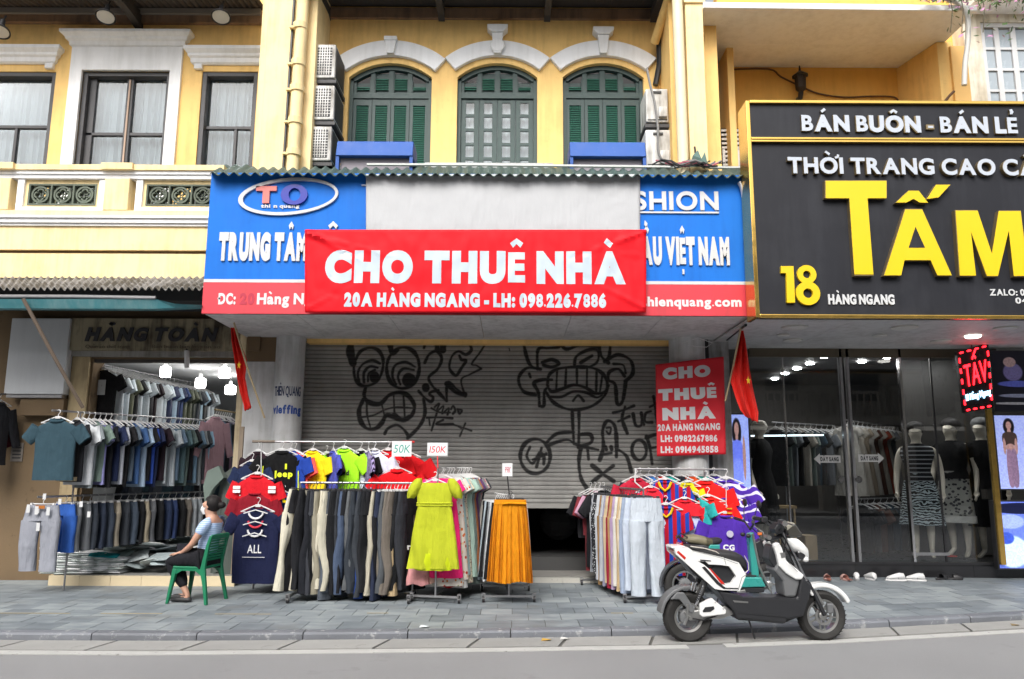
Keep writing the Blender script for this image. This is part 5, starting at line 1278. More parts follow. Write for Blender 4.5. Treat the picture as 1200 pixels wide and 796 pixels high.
# arrow stickers on the doors
def sticker(px0, px1, py, flip, text):
    a = W(px0, py, YG - .004); b = W(px1, py, YG - .004); h = .055; hd = .09; yy0, yy1 = YG - .006, YG - .001
    if flip: q = [(a.x + hd, a.z + h), (b.x, a.z + h), (b.x, a.z - h), (a.x + hd, a.z - h), (a.x + hd, a.z - h*1.5), (a.x, a.z), (a.x + hd, a.z + h*1.5)]
    else: q = [(b.x - hd, a.z + h*1.5), (b.x, a.z), (b.x - hd, a.z - h*1.5), (b.x - hd, a.z - h), (a.x, a.z - h), (a.x, a.z + h), (b.x - hd, a.z + h)]
    t = thing('sticker', 'white arrow sticker pointing %s on the glass door' % ('left' if flip else 'right'), 'sticker', a)
    MB().prism(q, yy0, yy1).build('arrow', mat('sticker_white', (.55, .55, .54), .5), t)
    o0 = a.x + (hd if flip else .03); letters(text, (o0, yy0, a.z - .035), (1, 0, 0), (0, 0, 1), b.x - a.x - hd - .03, .07, .002, M_dl, t, .06, .08, split=False)
sticker(954, 985, 538, True, 'ĐẨY SANG'); sticker(1006, 1036, 537, False, 'ĐẨY SANG')
# interior
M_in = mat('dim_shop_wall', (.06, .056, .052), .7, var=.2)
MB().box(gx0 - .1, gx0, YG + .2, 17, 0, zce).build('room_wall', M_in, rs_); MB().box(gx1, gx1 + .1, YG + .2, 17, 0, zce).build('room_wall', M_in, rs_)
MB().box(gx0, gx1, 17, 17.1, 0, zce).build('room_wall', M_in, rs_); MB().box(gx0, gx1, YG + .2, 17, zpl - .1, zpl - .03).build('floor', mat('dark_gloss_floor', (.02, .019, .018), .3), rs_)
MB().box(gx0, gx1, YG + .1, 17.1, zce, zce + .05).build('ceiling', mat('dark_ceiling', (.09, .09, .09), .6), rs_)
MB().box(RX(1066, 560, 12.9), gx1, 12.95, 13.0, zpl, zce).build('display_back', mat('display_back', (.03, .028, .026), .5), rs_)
M_spot = mat('lit_spot', (1., .98, .95), .4, var=0, emis=90.)
for px, py, Y in ((892, 417, 12.6), (966, 418.5, 12.6), (949, 426, 13.4), (934, 432, 14.2), (920, 438, 15.), (908, 444, 15.8), (1010, 424, 13.2), (1040, 419, 12.6), (1080, 416.5, 12.25), (1120, 416.5, 12.25), (1150, 416.5, 12.25)):  # last three, hidden over the mannequins, are fill spots added to brighten the display
    p = W(px, py, Y); p.z = zce - .01
    k = (zce - .01 - CAM.z) / (W(px, py, Y).z - CAM.z); p = CAM + (W(px, py, Y) - CAM)*k
    if p.y < 16.8: MB().lathe([(.001, -.012), (.06, -.012), (.07, 0), (.001, 0)], p, n=16).build('ceiling_and_fill_spot', M_spot, rs_)
# ================================================================== CLOTHES
from mathutils import noise as mnoise
def sup(a, p=.75):
    ca, sa = math.cos(a), math.sin(a)
    return (abs(ca)**p * (1 if ca > 0 else -1), abs(sa)**p * (1 if sa > 0 else -1))
def foldy(x, z, seed, amp, fr): return amp * (math.sin(x*fr + seed*3.1 + 1.3*math.sin(z*5 + seed)) * .7 + mnoise.noise(Vector((x*7, z*4, seed*7.3))) * 1.1)
def ring(hw, hd, z, seed, amp, fr, n=22, cx=0., cy=0.):
    out = []
    for k in range(n):
        u, v = sup(2*PI*k/n)
        x = u*hw; f = foldy(x, z, seed, amp, fr)
        out.append((cx + x, cy + v*hd + f, z))
    return out
def sleeve(mb, s, w, sl, seed, drop=.80, r0=.095, r1=.08, z0=-.22, hd=.04):
    a = Vector((s*(w*.44), 0, z0)); d = Vector((s*math.cos(drop), 0, -math.sin(drop))); pq = Vector((s*math.sin(drop), 0, math.cos(drop)))
    rs = []
    for i in range(5):
        t = i/4; c0 = a + d*(sl*t); r = r0 + (r1 - r0)*t
        rs.append([tuple(c0 + pq*(sup(2*PI*k/12)[0]*r) + Vector((0, 1, 0))*(sup(2*PI*k/12)[1]*hd*(1 - .2*t) + .006*math.sin(k*2 + i*1.7 + seed))) for k in range(12)])
    mb.rings(rs, True, False)
def m_shirt(seed, w=.50, h=.70, sl=.20, amp=.012, hd=.035, long=False, collar=True, polo=False):
    mb = MB(); z0 = -.12
    sp = [(0, .075, .5), (-.012, .10, .7), (-.04, w*.30, .85), (-.075, w*.43, .95), (-.12, w*.485, 1)]
    rs = [ring(a, hd*k, z0 + z, seed, amp*.2, 18) for z, a, k in sp]
    for i in range(1, 9):
        t = i/8; z = -.12 - (h - .12)*t
        rs.append(ring(w*(.485 + .02*math.sin(seed + t*3)), hd*(1 + .25*t), z0 + z, seed, amp*(.35 + .9*t), 22))
    mb.rings(rs, True, False)
    for s in (-1, 1): sleeve(mb, s, w, (.52 if long else sl), seed + s, 1.25 if long else 1.02 + .14*math.sin(seed*1.7), .10, .055 if long else .082, z0 - .10, hd)
    if collar:
        pts = [(.078*math.cos(t*2*PI/12), -.004 + .034*math.sin(t*2*PI/12), z0 + .004 - .018*(math.sin(t*2*PI/12) < -.1)) for t in range(13)]
        mb.tube(pts, .012 if not polo else .02, 6, False)
    return mb
def m_pants(seed, w=.38, h=1.0, amp=.010, hd=.035, flare=1.0, z0=-.10, shorts=False):
    mb = MB(); rs = []
    for i, t in enumerate((0, .03, .08, .16, .24)):
        rs.append(ring(w*.5*(.90 + .72*t), hd*(.8 + t), z0 - h*t, seed, amp*(.3 + t*1.5), 20))
    mb.rings(rs, True, True)
    for s in (-1, 1):
        r2 = []
        for i in range(9):
            t = .235 + (.765)*i/8; lw = w*(.27 - .05*min(1, (t-.23)*1.6))*(1 + (flare-1)*t)
            r2.append(ring(lw, hd*(1.06 - .1*t), z0 - h*t, seed + s*.15, amp*(.66 + t*1.1), 24, 14, s*(w*.275 + .01*t*(1 + math.sin(seed*2 + s))) + .009*(t - .23)*math.sin(t*4 + seed*2.3), .018*(t - .23)*math.sin(t*5 + seed + s)))
        mb.rings(r2, True, True)
    return mb
def m_skirt(seed, w0=.32, w1=.50, h=.95, pleats=0, z0=-.10, amp=.02, tiers=0):
    mb = MB(); n = 96 if pleats else 28; rs = []
    for i in range(13):
        t = i/12; q = []
        hw = (w0 + (w1 - w0)*t**.8)/2; hd = .04 + .05*t
        for k in range(n):
            u, v = sup(2*PI*k/n, .8); x = u*hw; y = v*hd
            if pleats: f = .020*(1 if t > .06 else 0)*(.4 + t)*((abs((k*pleats/n) % 1 - .5)*4) - 1); y += f*(1 if v > 0 else -1)
            else: y += foldy(x, -t, seed, amp*(.3 + t), 26)
            q.append((x, y, z0 - h*t - (.012*math.sin(u*5 + seed) if t == 1 else 0)))
        rs.append(q)
    mb.rings(rs, True, False); mb.rings([ring(w0/2 + .006, .046, z0 + .01, seed, 0, 1, 24), ring(w0/2 + .010, .05, z0 - .045, seed, 0, 1, 24)], True, False)
    return mb
def m_dress(seed, w=.40, h=1.05, flare=.60, sl=.14, amp=.016, puff=False, z0=-.12):
    mb = MB(); prof = [(0, w*.36, .02), (-.03, w*.42, .03), (-.10, w*.46, .035), (-.22, w*.45, .04), (-.27, w*.43, .042)]
    rs = [ring(a, d, z0 + z, seed, amp*.2, 20, 30) for z, a, d in prof]
    for i in range(1, 9):
        t = i/8; rs.append(ring((w*.86 + (flare - w*.86)*t**.8)/2, .045 + .05*t, z0 - .27 - (h - .27)*t, seed, amp*(.4 + t), 30, 30))
    mb.rings(rs, True, False)
    if puff:
        for s in (-1, 1):
            q = []
            for i in range(8):
                t = i/7; r = (.045 + .055*math.sin(PI*min(1, t*.95))**.7); c0 = Vector((s*(w*.42 + .09*t), 0, z0 + .05 - .23*t))
                q.append([(c0.x + r*math.cos(2*PI*k/14)*.75, c0.y + r*.7*math.sin(2*PI*k/14) + .004*math.sin(k*5), c0.z + .004*math.sin(k*7 + i)) for k in range(14)])
            mb.rings(q)
        for z in (-.235, -.262): mb.tube([(w*.455*math.cos(a*PI/8) , -.046*math.sin(a*PI/8) if 0 <= a <= 8 else 0, z0 + z) for a in range(9)], .012, 6)
    else:
        for s in (-1, 1): sleeve(mb, s, w*.86, sl, seed + s, 1.0, .075, .07, z0 - .05, .035)
    return mb
def m_hanger(clip=False, w=.40):
    mb = MB(); r = .0045
    hook = [(.0, 0, -.075), (.0, 0, -.05), (.012, 0, -.035), (.024, 0, -.012), (.016, 0, .004), (0, 0, .010), (-.016, 0, .002)]
    mb.tube(hook, r, 5)
    if clip:
        mb.tube([(-w*.42, 0, -.085), (w*.42, 0, -.085)], r*1.6, 5)
        for s in (-1, 1): mb.box(s*w*.36 - .012, s*w*.36 + .012, -.02, .02, -.125, -.075)
    else:
        mb.tube([(-w*.5, 0, -.155), (-w*.3, 0, -.12), (-.05, 0, -.09), (0, 0, -.072), (.05, 0, -.09), (w*.3, 0, -.12), (w*.5, 0, -.155)], .008, 6)
        mb.tube([(-w*.5, 0, -.155), (w*.5, 0, -.155)], .005, 5)
        mb.box(-.03, .03, -.006, .006, -.10, -.07)
    return mb
GM = {}
def gmesh(key, f):
    if key not in GM: GM[key] = f().mesh('garment_mesh', smooth=60)
    return GM[key]
HANG = {}
def fab(h, k=1., **kw):
    name = kw.pop('name', 'fabric_' + h.strip('#'))
    return mat(name, c(h, k), .88, var=kw.pop('var', .09), vs=9, spec=.25, wrinkle=.022, **kw)
def pattern(name, base, spots, scale=28., thr=.32, kind='spots'):
    if name in MATS: return MATS[name]
    m, N, L, P = node_mat(name); P.inputs['Roughness'].default_value = .88; P.inputs['Specular IOR Level'].default_value = .2
    tc = N.new('ShaderNodeTexCoord'); cur = None
    if kind == 'spots':
        v = N.new('ShaderNodeTexVoronoi'); v.inputs['Scale'].default_value = scale; L.new(tc.outputs['Object'], v.inputs['Vector'])
        lt = N.new('ShaderNodeMath'); lt.operation = 'LESS_THAN'; lt.inputs[1].default_value = thr; L.new(v.outputs['Distance'], lt.inputs[0]); fac = lt.outputs[0]
        rp = N.new('ShaderNodeValToRGB'); rp.color_ramp.interpolation = 'CONSTANT'
        L.new(v.outputs['Color'], rp.inputs[0])
        for i, s in enumerate(spots):
            if i < 2: e = rp.color_ramp.elements[i]; e.position = i/len(spots)
            else: e = rp.color_ramp.elements.new(i/len(spots))
            e.color = (*c(s), 1)
        sc = rp.outputs[0]
    else:
        w_ = N.new('ShaderNodeTexWave'); w_.wave_type = 'BANDS'; w_.bands_direction = {'h': 'Z', 'v': 'X', 'zig': 'Z', 'd': 'DIAGONAL'}[kind]; w_.inputs['Scale'].default_value = scale
        w_.inputs['Distortion'].default_value = 9 if kind == 'zig' else 0; w_.inputs['Detail Scale'].default_value = 1.6
        L.new(tc.outputs['Object'], w_.inputs['Vector']); gt = N.new('ShaderNodeMath'); gt.operation = 'GREATER_THAN'; gt.inputs[1].default_value = thr; L.new(w_.outputs['Fac'], gt.inputs[0]); fac = gt.outputs[0]
        sc = None
    mx = N.new('ShaderNodeMix'); mx.data_type = 'RGBA'; L.new(fac, mx.inputs[0]); mx.inputs[6].default_value = (*c(base), 1)
    if sc is not None: L.new(sc, mx.inputs[7])
    else: mx.inputs[7].default_value = (*c(spots[0]), 1)
    L.new(mx.outputs[2], P.inputs['Base Color'])
    return m
M_hw = mat('white_plastic_hanger', (.62, .62, .62), .4, var=.03); M_hb = mat('dark_hanger', (.04, .04, .045), .4)
NAME = dict(shirt='shirt', jersey='jersey', pants='trousers', skirt='skirt', dress='dress', polo='polo_shirt', jeans='jeans')
def hang(kind, loc, yaw, m, label, group=None, var=0, sc=(1, 1, 1), hm=None, tilt=0., **kw):
    base = kind
    if kind in ('shirt', 'jersey', 'polo'): me = gmesh(('shirt', var, tuple(kw.items())), lambda: m_shirt(var, **kw)); hk = 's'
    elif kind in ('pants', 'jeans'): me = gmesh(('pants', var, tuple(kw.items())), lambda: m_pants(var, **kw)); hk = 'c'
    elif kind == 'skirt': me = gmesh(('skirt', var, tuple(kw.items())), lambda: m_skirt(var, **kw)); hk = 'c'
    else: me = gmesh(('dress', var, tuple(kw.items())), lambda: m_dress(var, **kw)); hk = 's'
    o = link(NAME[kind], me, None, loc, (0, tilt, yaw)); o.scale = sc
    setm(o, m); tag(o, label, {'pants': 'trousers', 'polo': 'polo shirt'}.get(kind, kind), group)
    if hk not in HANG: HANG[hk] = m_hanger(hk == 'c').mesh('hanger', smooth=50)
    h = link('hanger', HANG[hk], o); setm(h, hm or M_hw)
    return o
def frontprint(o, text, x, z, w, cap, m, bold=.05, y=-.06, name='print'):
    "flat lettering on a garment's front, laid on the folds"
    q = letters(text, (x, y, z), (1, 0, 0), (0, 0, 1), w, cap, .002, m, o, bold, .08, split=False, name=name, flat=True)
    wrap([q], o, .004, .06); return q
def rot(v, a): return Vector((v.x*math.cos(a) - v.y*math.sin(a), v.x*math.sin(a) + v.y*math.cos(a), v.z))
def caster(t, p, r=.035):
    MB().cyl((p.x - .014, p.y, p.z), (p.x + .014, p.y, p.z), r, 14).build('caster', M_black, t, smooth=40)
    q = MB(); q.box(p.x - .022, p.x - .016, p.y - .018, p.y + .018, p.z, p.z + r + .02); q.box(p.x + .016, p.x + .022, p.y - .018, p.y + .018, p.z, p.z + r + .02); q.box(p.x - .022, p.x + .022, p.y - .02, p.y + .02, p.z + r + .021, p.z + r + .035)
    q.build('caster_fork', M_metal, t)
def pricecard(px0, px1, py0, py1, Y, text, colh, label, stand=None, tilt=0):
    a = W(px0, py1, Y); b = W(px1, py1, Y); z1 = RZ(px0, py0, Y); t = thing('price_card', label, 'price card', ((a.x+b.x)/2, Y, a.z))
    MB().box(a.x, b.x, Y, Y + .006, a.z, z1).build('card', mat('white_card', (.70, .72, .74), .5), t)
    if stand: MB().box(a.x - .008, b.x + .008, Y + .0065, Y + .012, a.z - .01, z1 + .008).build('card_back', mat('card_edge', (.45, .45, .45), .5), t)
    letters(text, (a.x + .02, Y, a.z + (z1 - a.z)*.24), (1, 0, .0), (0, 0, 1), b.x - a.x - .04, (z1 - a.z)*.55, .002, mat('marker_' + colh.strip('#'), c(colh), .6), t, .0, .10, .15, split=False)
    if stand: MB().tube([Vector(((a.x+b.x)/2, Y + .01, a.z)), Vector(stand)], .008, 6).build('stem', mat('red_stem', (.6, .02, .03), .4) if colh != '#b02848' else M_black, t)
    return t

# ------------------------------------------------------------------ racks
def straight_rack(name, label, P0, P1, legs=True, foot=.32, mid=False, m=M_metal, casters=True, zfoot=.07):
    "garment rail from P0 to P1 with two T feet on casters"
    t = thing(name, label, 'clothes rack', ((P0.x + P1.x)/2, (P0.y + P1.y)/2, 0), 'rolling clothes racks')
    MB().tube([P0, P1], .014, 8).build('rail', m, t, smooth=50)
    d = (P1 - P0); d.z = 0; d.normalize(); n_ = Vector((-d.y, d.x, 0))
    for P in (P0, P1):
        MB().tube([Vector((P.x, P.y, zfoot)), Vector((P.x, P.y, P.z))], .013, 8).build('upright', m, t, smooth=50)
        a = Vector((P.x, P.y, zfoot)) - n_*foot; b = Vector((P.x, P.y, zfoot)) + n_*foot
        MB().tube([a, b], .018, 4).build('foot', m, t)
        for q in (a, b):
            if casters: caster(t, Vector((q.x, q.y, .036)))
    MB().tube([Vector((P0.x, P0.y, zfoot + .02)), Vector((P1.x, P1.y, zfoot + .02))], .011, 6).build('bottom_bar', m, t)
    return t
def along(P0, P1, t): return P0.lerp(P1, t)

# ---- B: trouser rack
zB = RZ(420, 566, 9.6)
B0 = Vector((RX(352, 566, 9.6), 9.6, zB)); B1 = Vector((RX(486, 566, 9.6), 9.6, zB))
straight_rack('clothes_rack', 'long chrome rack packed with dark trousers in front of the jersey rail', B0, B1, foot=.30)
colsB = [('cream', '#c3bfae'), ('black', '#1c1c20'), ('black', '#191a1e'), ('cream', '#bdb8a8'), ('black', '#1d1f25'), ('charcoal', '#34363c'), ('khaki grey', '#8f8a7a'), ('cream', '#c0bba9'), ('cream', '#b5b1a0'), ('slate grey', '#59616c'), ('grey', '#4c525a'), ('black', '#17181b'), ('charcoal', '#2f3237'), ('slate blue', '#46536a'), ('black', '#1a1b20'), ('grey', '#5a5d60'), ('charcoal', '#30353c'), ('dark grey', '#34383e'), ('royal blue', '#25407e'), ('black', '#191a1e'), ('black', '#1b1b1f'), ('cream khaki', '#aaa595'), ('black', '#1c1d22'), ('navy', '#252c40'), ('grey', '#4f5357'), ('brown grey', '#6d675f'), ('brown grey', '#665f58'), ('tan', '#b09a78'), ('black', '#1a1b1e'), ('charcoal', '#2b2d33'), ('black', '#17181a')]
nB = len(colsB)
for i, (cn, hx) in enumerate(colsB):
    p = along(B0, B1, (i + .5)/nB) + Vector((0, rng.uniform(-.02, .02), 0))
    lean = R(7)*max(0, 1 - i/5) + rng.uniform(-.012, .012) - R(2)*max(0, (i - nB + 4)/4)
    hang('pants', p, 0, fab(hx), f'{cn} trousers on the trouser rack, {nth(i)} from its left end', 'trousers on the front trouser rack', i % 9, (1, 1, rng.uniform(.93, 1.03)), M_hw if i > 22 else M_hb, tilt=0, w=.42, h=1.22, amp=.022, hd=.042).rotation_euler = (R(rng.uniform(-2, 2)), lean, R(62 + rng.uniform(-14, 16)))

# ---- A: jersey rail behind it
YA = 10.35
zA = RZ(390, 518, YA); A0 = Vector((RX(296, 518, YA), YA, zA)); A1 = Vector((RX(484, 518, YA), YA, zA))
tA = thing('clothes_rack', 'high metal rail hung with bright football jerseys before the shutter', 'clothes rack', ((A0.x+A1.x)/2, YA, 0), 'rolling clothes racks')
MB().tube([A0, A1], .015, 8).build('rail', M_metal, tA, smooth=50)
MB().tube([A0 + Vector((0, 0, .0)), A0 + Vector((.3, 0, 0))], .02, 8).build('rail_end', mat('rusty_tube', (.16, .13, .10), .7, fleck=1.), tA)
for P in (A0 + Vector((.12, 0, 0)), A1 - Vector((.1, 0, 0))): MB().tube([Vector((P.x, YA, 0)), P], .014, 8).build('upright', M_metal, tA, smooth=50)
MB().tube([A1 - Vector((.14, 0, -.004)), A1 + Vector((.02, 0, .004))], .018, 8).build('red_cap', mat('red_tape', (.5, .02, .02), .5), tA)
M_pw = mat('jersey_print_white', (.70, .70, .72), .7, var=0); M_py = mat('jersey_print_yellow', (.72, .85, .02), .7, var=0)
def J(px, py, Y, yaw, hx, label, sc=1., var=0, hm=None, kind='jersey', group='football jerseys on the high rail', m=None, tilt=0, **kw):
    return hang(kind, W(px, py, Y), R(yaw), m or fab(hx), label, group, var, (sc, sc, sc), hm, R(tilt), **kw)
J(303, 520, 10.30, -30, '#2a1a22', 'dark maroon jersey at the left end of the jersey rail', 1., 1, w=.52)
J(296, 532, 10.15, -24, '#1b2746', 'navy jersey hanging just under the dark maroon one', 1., 2)
j = J(331, 519, 10.12, 12, '#0c0d0f', 'black jersey with neon green trim and print at the rail', 1.0, 3, w=.50, h=.64)
frontprint(j, 'Jeep', -.09, -.44, .24, .085, M_py, .06); MB().tube([(-.22, -.05, -.30), (-.235, -.055, -.72)], .008, 4).build('trim', M_py, j); MB().tube([(.22, -.05, -.36), (.235, -.055, -.72)], .008, 4).build('trim', M_py, j); MB().box(.05, .075, -.052, -.045, -.34, -.27).build('crest', M_py, j)
j = J(346, 520, 10.3, -28, '#ff5a50', 'coral pink jersey right of the black neon one', 1.05, 4, w=.52, h=.74); frontprint(j, 'Jeep', -.02, -.43, .22, .07, M_pw)
hang('jersey', W(341, 519, 10.22), R(-20), fab('#20409a'), 'small blue jersey behind the coral pink one', 'football jerseys on the high rail', 5)
J(367, 519, 10.28, -22, '#f2d21a', 'bright yellow jersey on the jersey rail', 1.0, 1, w=.46)
j = J(383, 523, 10.36, -35, '#30202c', 'dark plum jersey with small white print right of the yellow one', .95, 2); frontprint(j, 'Fly Emirates', -.16, -.46, .32, .05, M_pw)
J(391, 519, 10.24, -62, '#4a50a8', 'violet blue jersey turned edge-on left of the lime one', 1., 6)
j = J(404, 516, 10.26, -18, '#a6f02a', 'lime green jersey in the middle of the jersey rail', 1.08, 3, w=.46, h=.72); frontprint(j, 'Etihad', -.12, -.42, .22, .06, M_hb)
j = J(423, 519, 10.3, -30, '#121214', 'black jersey with white print right of the lime one', 1.05, 4, w=.46); frontprint(j, 'Fly Emirates', -.15, -.46, .30, .08, M_pw)
J(432, 519, 10.25, -68, '#5b4a70', 'purple striped jersey turned edge-on left of the white one', 1., 5, m=pattern('purple_stripe', '#2c2440', ['#a79ac8'], 12, .5, 'v'))
j = J(439, 519, 10.22, -12, '#d8dcf0', 'white jersey between the purple and red ones', 1.0, 2, w=.44); frontprint(j, 'Fly', -.10, -.45, .20, .05, fab('#b9b089'))
j = J(455, 518, 10.28, -14, '#d9141c', 'red jersey with yellow crest right of the white one', 1.12, 1, w=.46, h=.72); MB().box(.06, .12, -.056, -.05, -.36, -.29).build('crest', fab('#d8a020'), j)
J(474, 520, 10.32, -10, '#c01018', 'plain red jersey at the right end of the jersey rail', 1.15, 6, w=.54, h=.72)
J(466, 541, 10.05, 0, '#d4101a', 'red polo hung low in front of the red jerseys', .95, 3, kind='polo', w=.56, h=.5, polo=True)
MB().tube([W(477, 519, 10.2), W(474, 536, 10.1)], .004, 4).build('wire', M_hw, label='thin white wire hanging from the jersey rail at the price card', cat='wire')
pricecard(459, 482, 517, 535, 9.98, '50K', '#3a9a8a', 'white card with green handwriting on the jersey rail', tilt=0)
# chained jerseys at the left end
g = 'jerseys chained at the left end of the jersey rail'
ch = MB(); 
pts = [W(306, 519, 10.0), W(306, 625, 9.95)]; ch.tube(pts, .006, 5); ch.build('hanger_chain', M_hw, label='white chain of hangers running down over the left jerseys', cat='hanger chain')
j = J(302, 546, 10.0, -8, '#c01522', 'red jersey with white sleeve patches in the left hanging column', 1.08, 4, group=g, w=.50, h=.56)
for s in (-1, 1): MB().box(s*.22 - .045, s*.22 + .045, -.058, -.05, -.27, -.235).build('patch', M_pw, j); MB().box(s*.22 - .045, s*.22 + .045, -.058, -.05, -.315, -.28).build('patch', M_pw, j)
J(300, 566, 9.98, -6, '#7c1020', 'crimson jersey half hidden in the left hanging column', 1.05, 5, group=g, w=.50, h=.45)
j = J(303, 584, 9.92, -2, '#161c3c', 'navy jersey with white print lowest in the left hanging column', 1.08, 6, group=g, w=.54, h=.84)
frontprint(j, 'ALL', -.08, -.62, .16, .10, M_pw, .01); MB().box(-.13, .13, -.066, -.06, -.665, -.66).build('underline', M_pw, j)
for k in range(3): pts = [(.085*math.sin(a*PI/8 - PI/2)*(1 - .0*k), -.058, -.155 - .075*math.cos(a*PI/8 - PI/2) - .10*k) for a in range(9)]; MB().tube(pts, .012, 6).build('collar_band', (M_pw, fab('#c93a4a'), M_pw)[k], j)
for k in range(3): pts = [(.0 + .09*s, -.07, -.13 - .10*k) for s in (-1, 0, 1)]; MB().tube([(-.14, -.068, -.17 - .13*k), (0, -.072, -.13 - .13*k), (.14, -.068, -.17 - .13*k)], .007, 5).build('hanger', M_hw, j)
j = J(328, 590, 10.05, -40, '#c41a2a', 'red and blue striped jersey hanging low beside the navy one', 1.05, 1, group=g, m=pattern('red_blue_stripe', '#b0182a', ['#1c3c9a'], 5, .5, 'v'), w=.36, h=.66)
J(333, 569, 10.1, -20, '#1e5ab0', 'sky blue jersey with yellow collar above the striped one', .9, 2, group=g, w=.40, h=.44)
MB().tube([W(330, 580, 9.98), W(333, 588, 9.96), W(343, 589, 9.96)], .02, 6).build('scarf', fab('#d8c010'), label='yellow collar strip showing on the sky blue jersey', cat='collar strip')
for i, px in enumerate((310, 318, 330, 342)): # dark clothes behind, low at the rail foot
    hang('pants', W(px, 590, 10.4), R(60), fab(('#131318', '#1a1a22', '#15151a', '#20202a')[i]), ('black', 'blue black', 'dull black', 'inky grey')[i] + f' trousers hanging dark behind the left jerseys, {nth(i)} from the left', 'dark trousers behind the left jerseys', i, w=.4, h=.9)

# ---- C: dress rack
zC = RZ(510, 549, 9.45)
C0 = Vector((RX(513, 556, 9.4), 9.4, zC)); C1 = Vector((RX(541, 556, 10.45), 10.45, zC))
straight_rack('clothes_rack', 'short rack of dresses on casters with the yellow-green dress in front', C0, C1, foot=.29)
f_flor = lambda n, b, s, sc=26, th=.33: pattern(n, b, s, sc, th)
dC = [('pink', fab('#f02a78')), ('white floral', f_flor('floral_white', '#cfc9c0', ['#a8463a', '#c2762e', '#6d7c50'])), ('orange floral', f_flor('floral_orange', '#d8cfc4', ['#c4622a', '#b23a28', '#dcbc9a'], 18)), ('white', fab('#cfd0cf')), ('pale blue', fab('#9cb8ba')), ('cream floral', f_flor('floral_cream', '#c2baa6', ['#8c5a68', '#7a8a66'], 34)), ('mint', fab('#9fb9ae')), ('grey green', fab('#76837f')), ('brown', fab('#9a6240')), ('plum', fab('#5c3f66')), ('grey', fab('#7d7f83')), ('dusty rose floral', f_flor('floral_rose', '#b9a7a2', ['#a84d5c', '#e0d8d0'], 30)), ('charcoal', fab('#3b4045'))]
yc = -math.atan2(C1.x - C0.x, C1.y - C0.y)
for i, (cn, m_) in enumerate(dC):
    p = along(C0, C1, .08 + .88*(i + .5)/len(dC)) + Vector((rng.uniform(-.01, .04) + .01*i, 0, 0))
    hang('dress', p, yc + R(rng.uniform(-9, 9)), m_, f'{cn} dress on the dress rack, {nth(i)} behind the yellow-green one', 'dresses on the short rack', i % 5, (1, 1, 1), None, w=.44, h=(1.16, 1.26, 1.2, 1.3)[i % 4], flare=.56)
g1 = hang('dress', W(510, 554, 9.28), R(-3), fab('#bcc42c', .78), 'yellow-green dress with puffed sleeves at the front of the dress rack', None, 11, (1, 1, 1), None, w=.46, h=.98, flare=.62, puff=True, amp=.034)
MB().rings([ring(.25, .06, -.93, 3, .02, 30, 28), ring(.27, .075, -1.02, 3, .03, 30, 28), ring(.22, .07, -1.12, 3, .03, 30, 28)], True, True).build('underskirt', fab('#b3c016'), g1, smooth=60)
MB().tube([W(498, 570, 9.33), W(512, 577, 9.28), W(526, 570, 9.33)], .03, 8).build('scarf', fab('#b0661c'), label='rust orange collar peeping out above the yellow-green dress', cat='collar', smooth=True)
for i, (px, hx, cn) in enumerate(((492, '#c98d8e', 'salmon pink'), (503, '#d3a79a', 'pale peach'), (517, '#c9c9c4', 'off-white'), (530, '#a8121e', 'deep red'))):
    hang('skirt', W(px, (632, 640, 640, 665)[i], 9.5 + .05*i), R(8*i - 10), fab(hx), f'{cn} frilled hem hanging under the yellow-green dress', 'hems below the yellow-green dress', i, (1, 1, 1), w0=.18, w1=.30, h=(.50, .40, .42, .20)[i], amp=.03, z0=-.02)
pricecard(501, 524, 519.5, 534, 9.42, '150K', '#d02030', 'white card with 150K in red above the dress rack', stand=(C0.x, C0.y, zC))

# ---- D: skirt rack
zD = RZ(592, 581, 9.5)
D0 = Vector((RX(597, 582, 9.45), 9.45, zD)); D1 = Vector((RX(593, 582, 10.25), 10.25, zD))
straight_rack('clothes_rack', 'small rack of skirts on casters with the pleated orange skirt in front', D0, D1, foot=.30)
dD = [('white', '#ccd0d4'), ('black', '#18191c'), ('white', '#c4c8cc'), ('grey', '#73787c'), ('black', '#1a1a1e'), ('pale blue', '#b3c2cc'), ('charcoal', '#33363a'), ('off-white', '#c9c6bd')]
for i, (cn, hx) in enumerate(dD):
    p = along(D0, D1, .1 + .85*(i + .5)/len(dD)) + Vector((-.02*i + (.04 if i == 0 else 0), 0, 0))
    hang('skirt', p, R(4 + rng.uniform(-12, 12)), fab(hx), f'{cn} skirt on the small rack, {nth(i)} behind the orange one', 'skirts on the small rack', i % 4, (1, 1, 1), None, w0=.36, w1=(.50, .56, .54)[i % 3], h=.84 + .05*(i % 3))
g2 = hang('skirt', W(598, 576.5, 9.30), R(2), fab('#d88c10', .85), 'orange-yellow pleated midi skirt at the front of the small rack', None, 9, (1, 1, 1), M_hb, w0=.37, w1=.54, h=.93, pleats=40)
MB().tube([(-.10, -.06, -.135), (0, -.07, -.125), (.19, -.055, -.135)], .012, 6).build('belt', fab('#e0920c'), g2)
pricecard(589, 600, 543.5, 558, 9.5, '99K', '#b02848', 'small white card with red writing above the skirt rack', stand=(D0.x, D0.y + .05, zD))

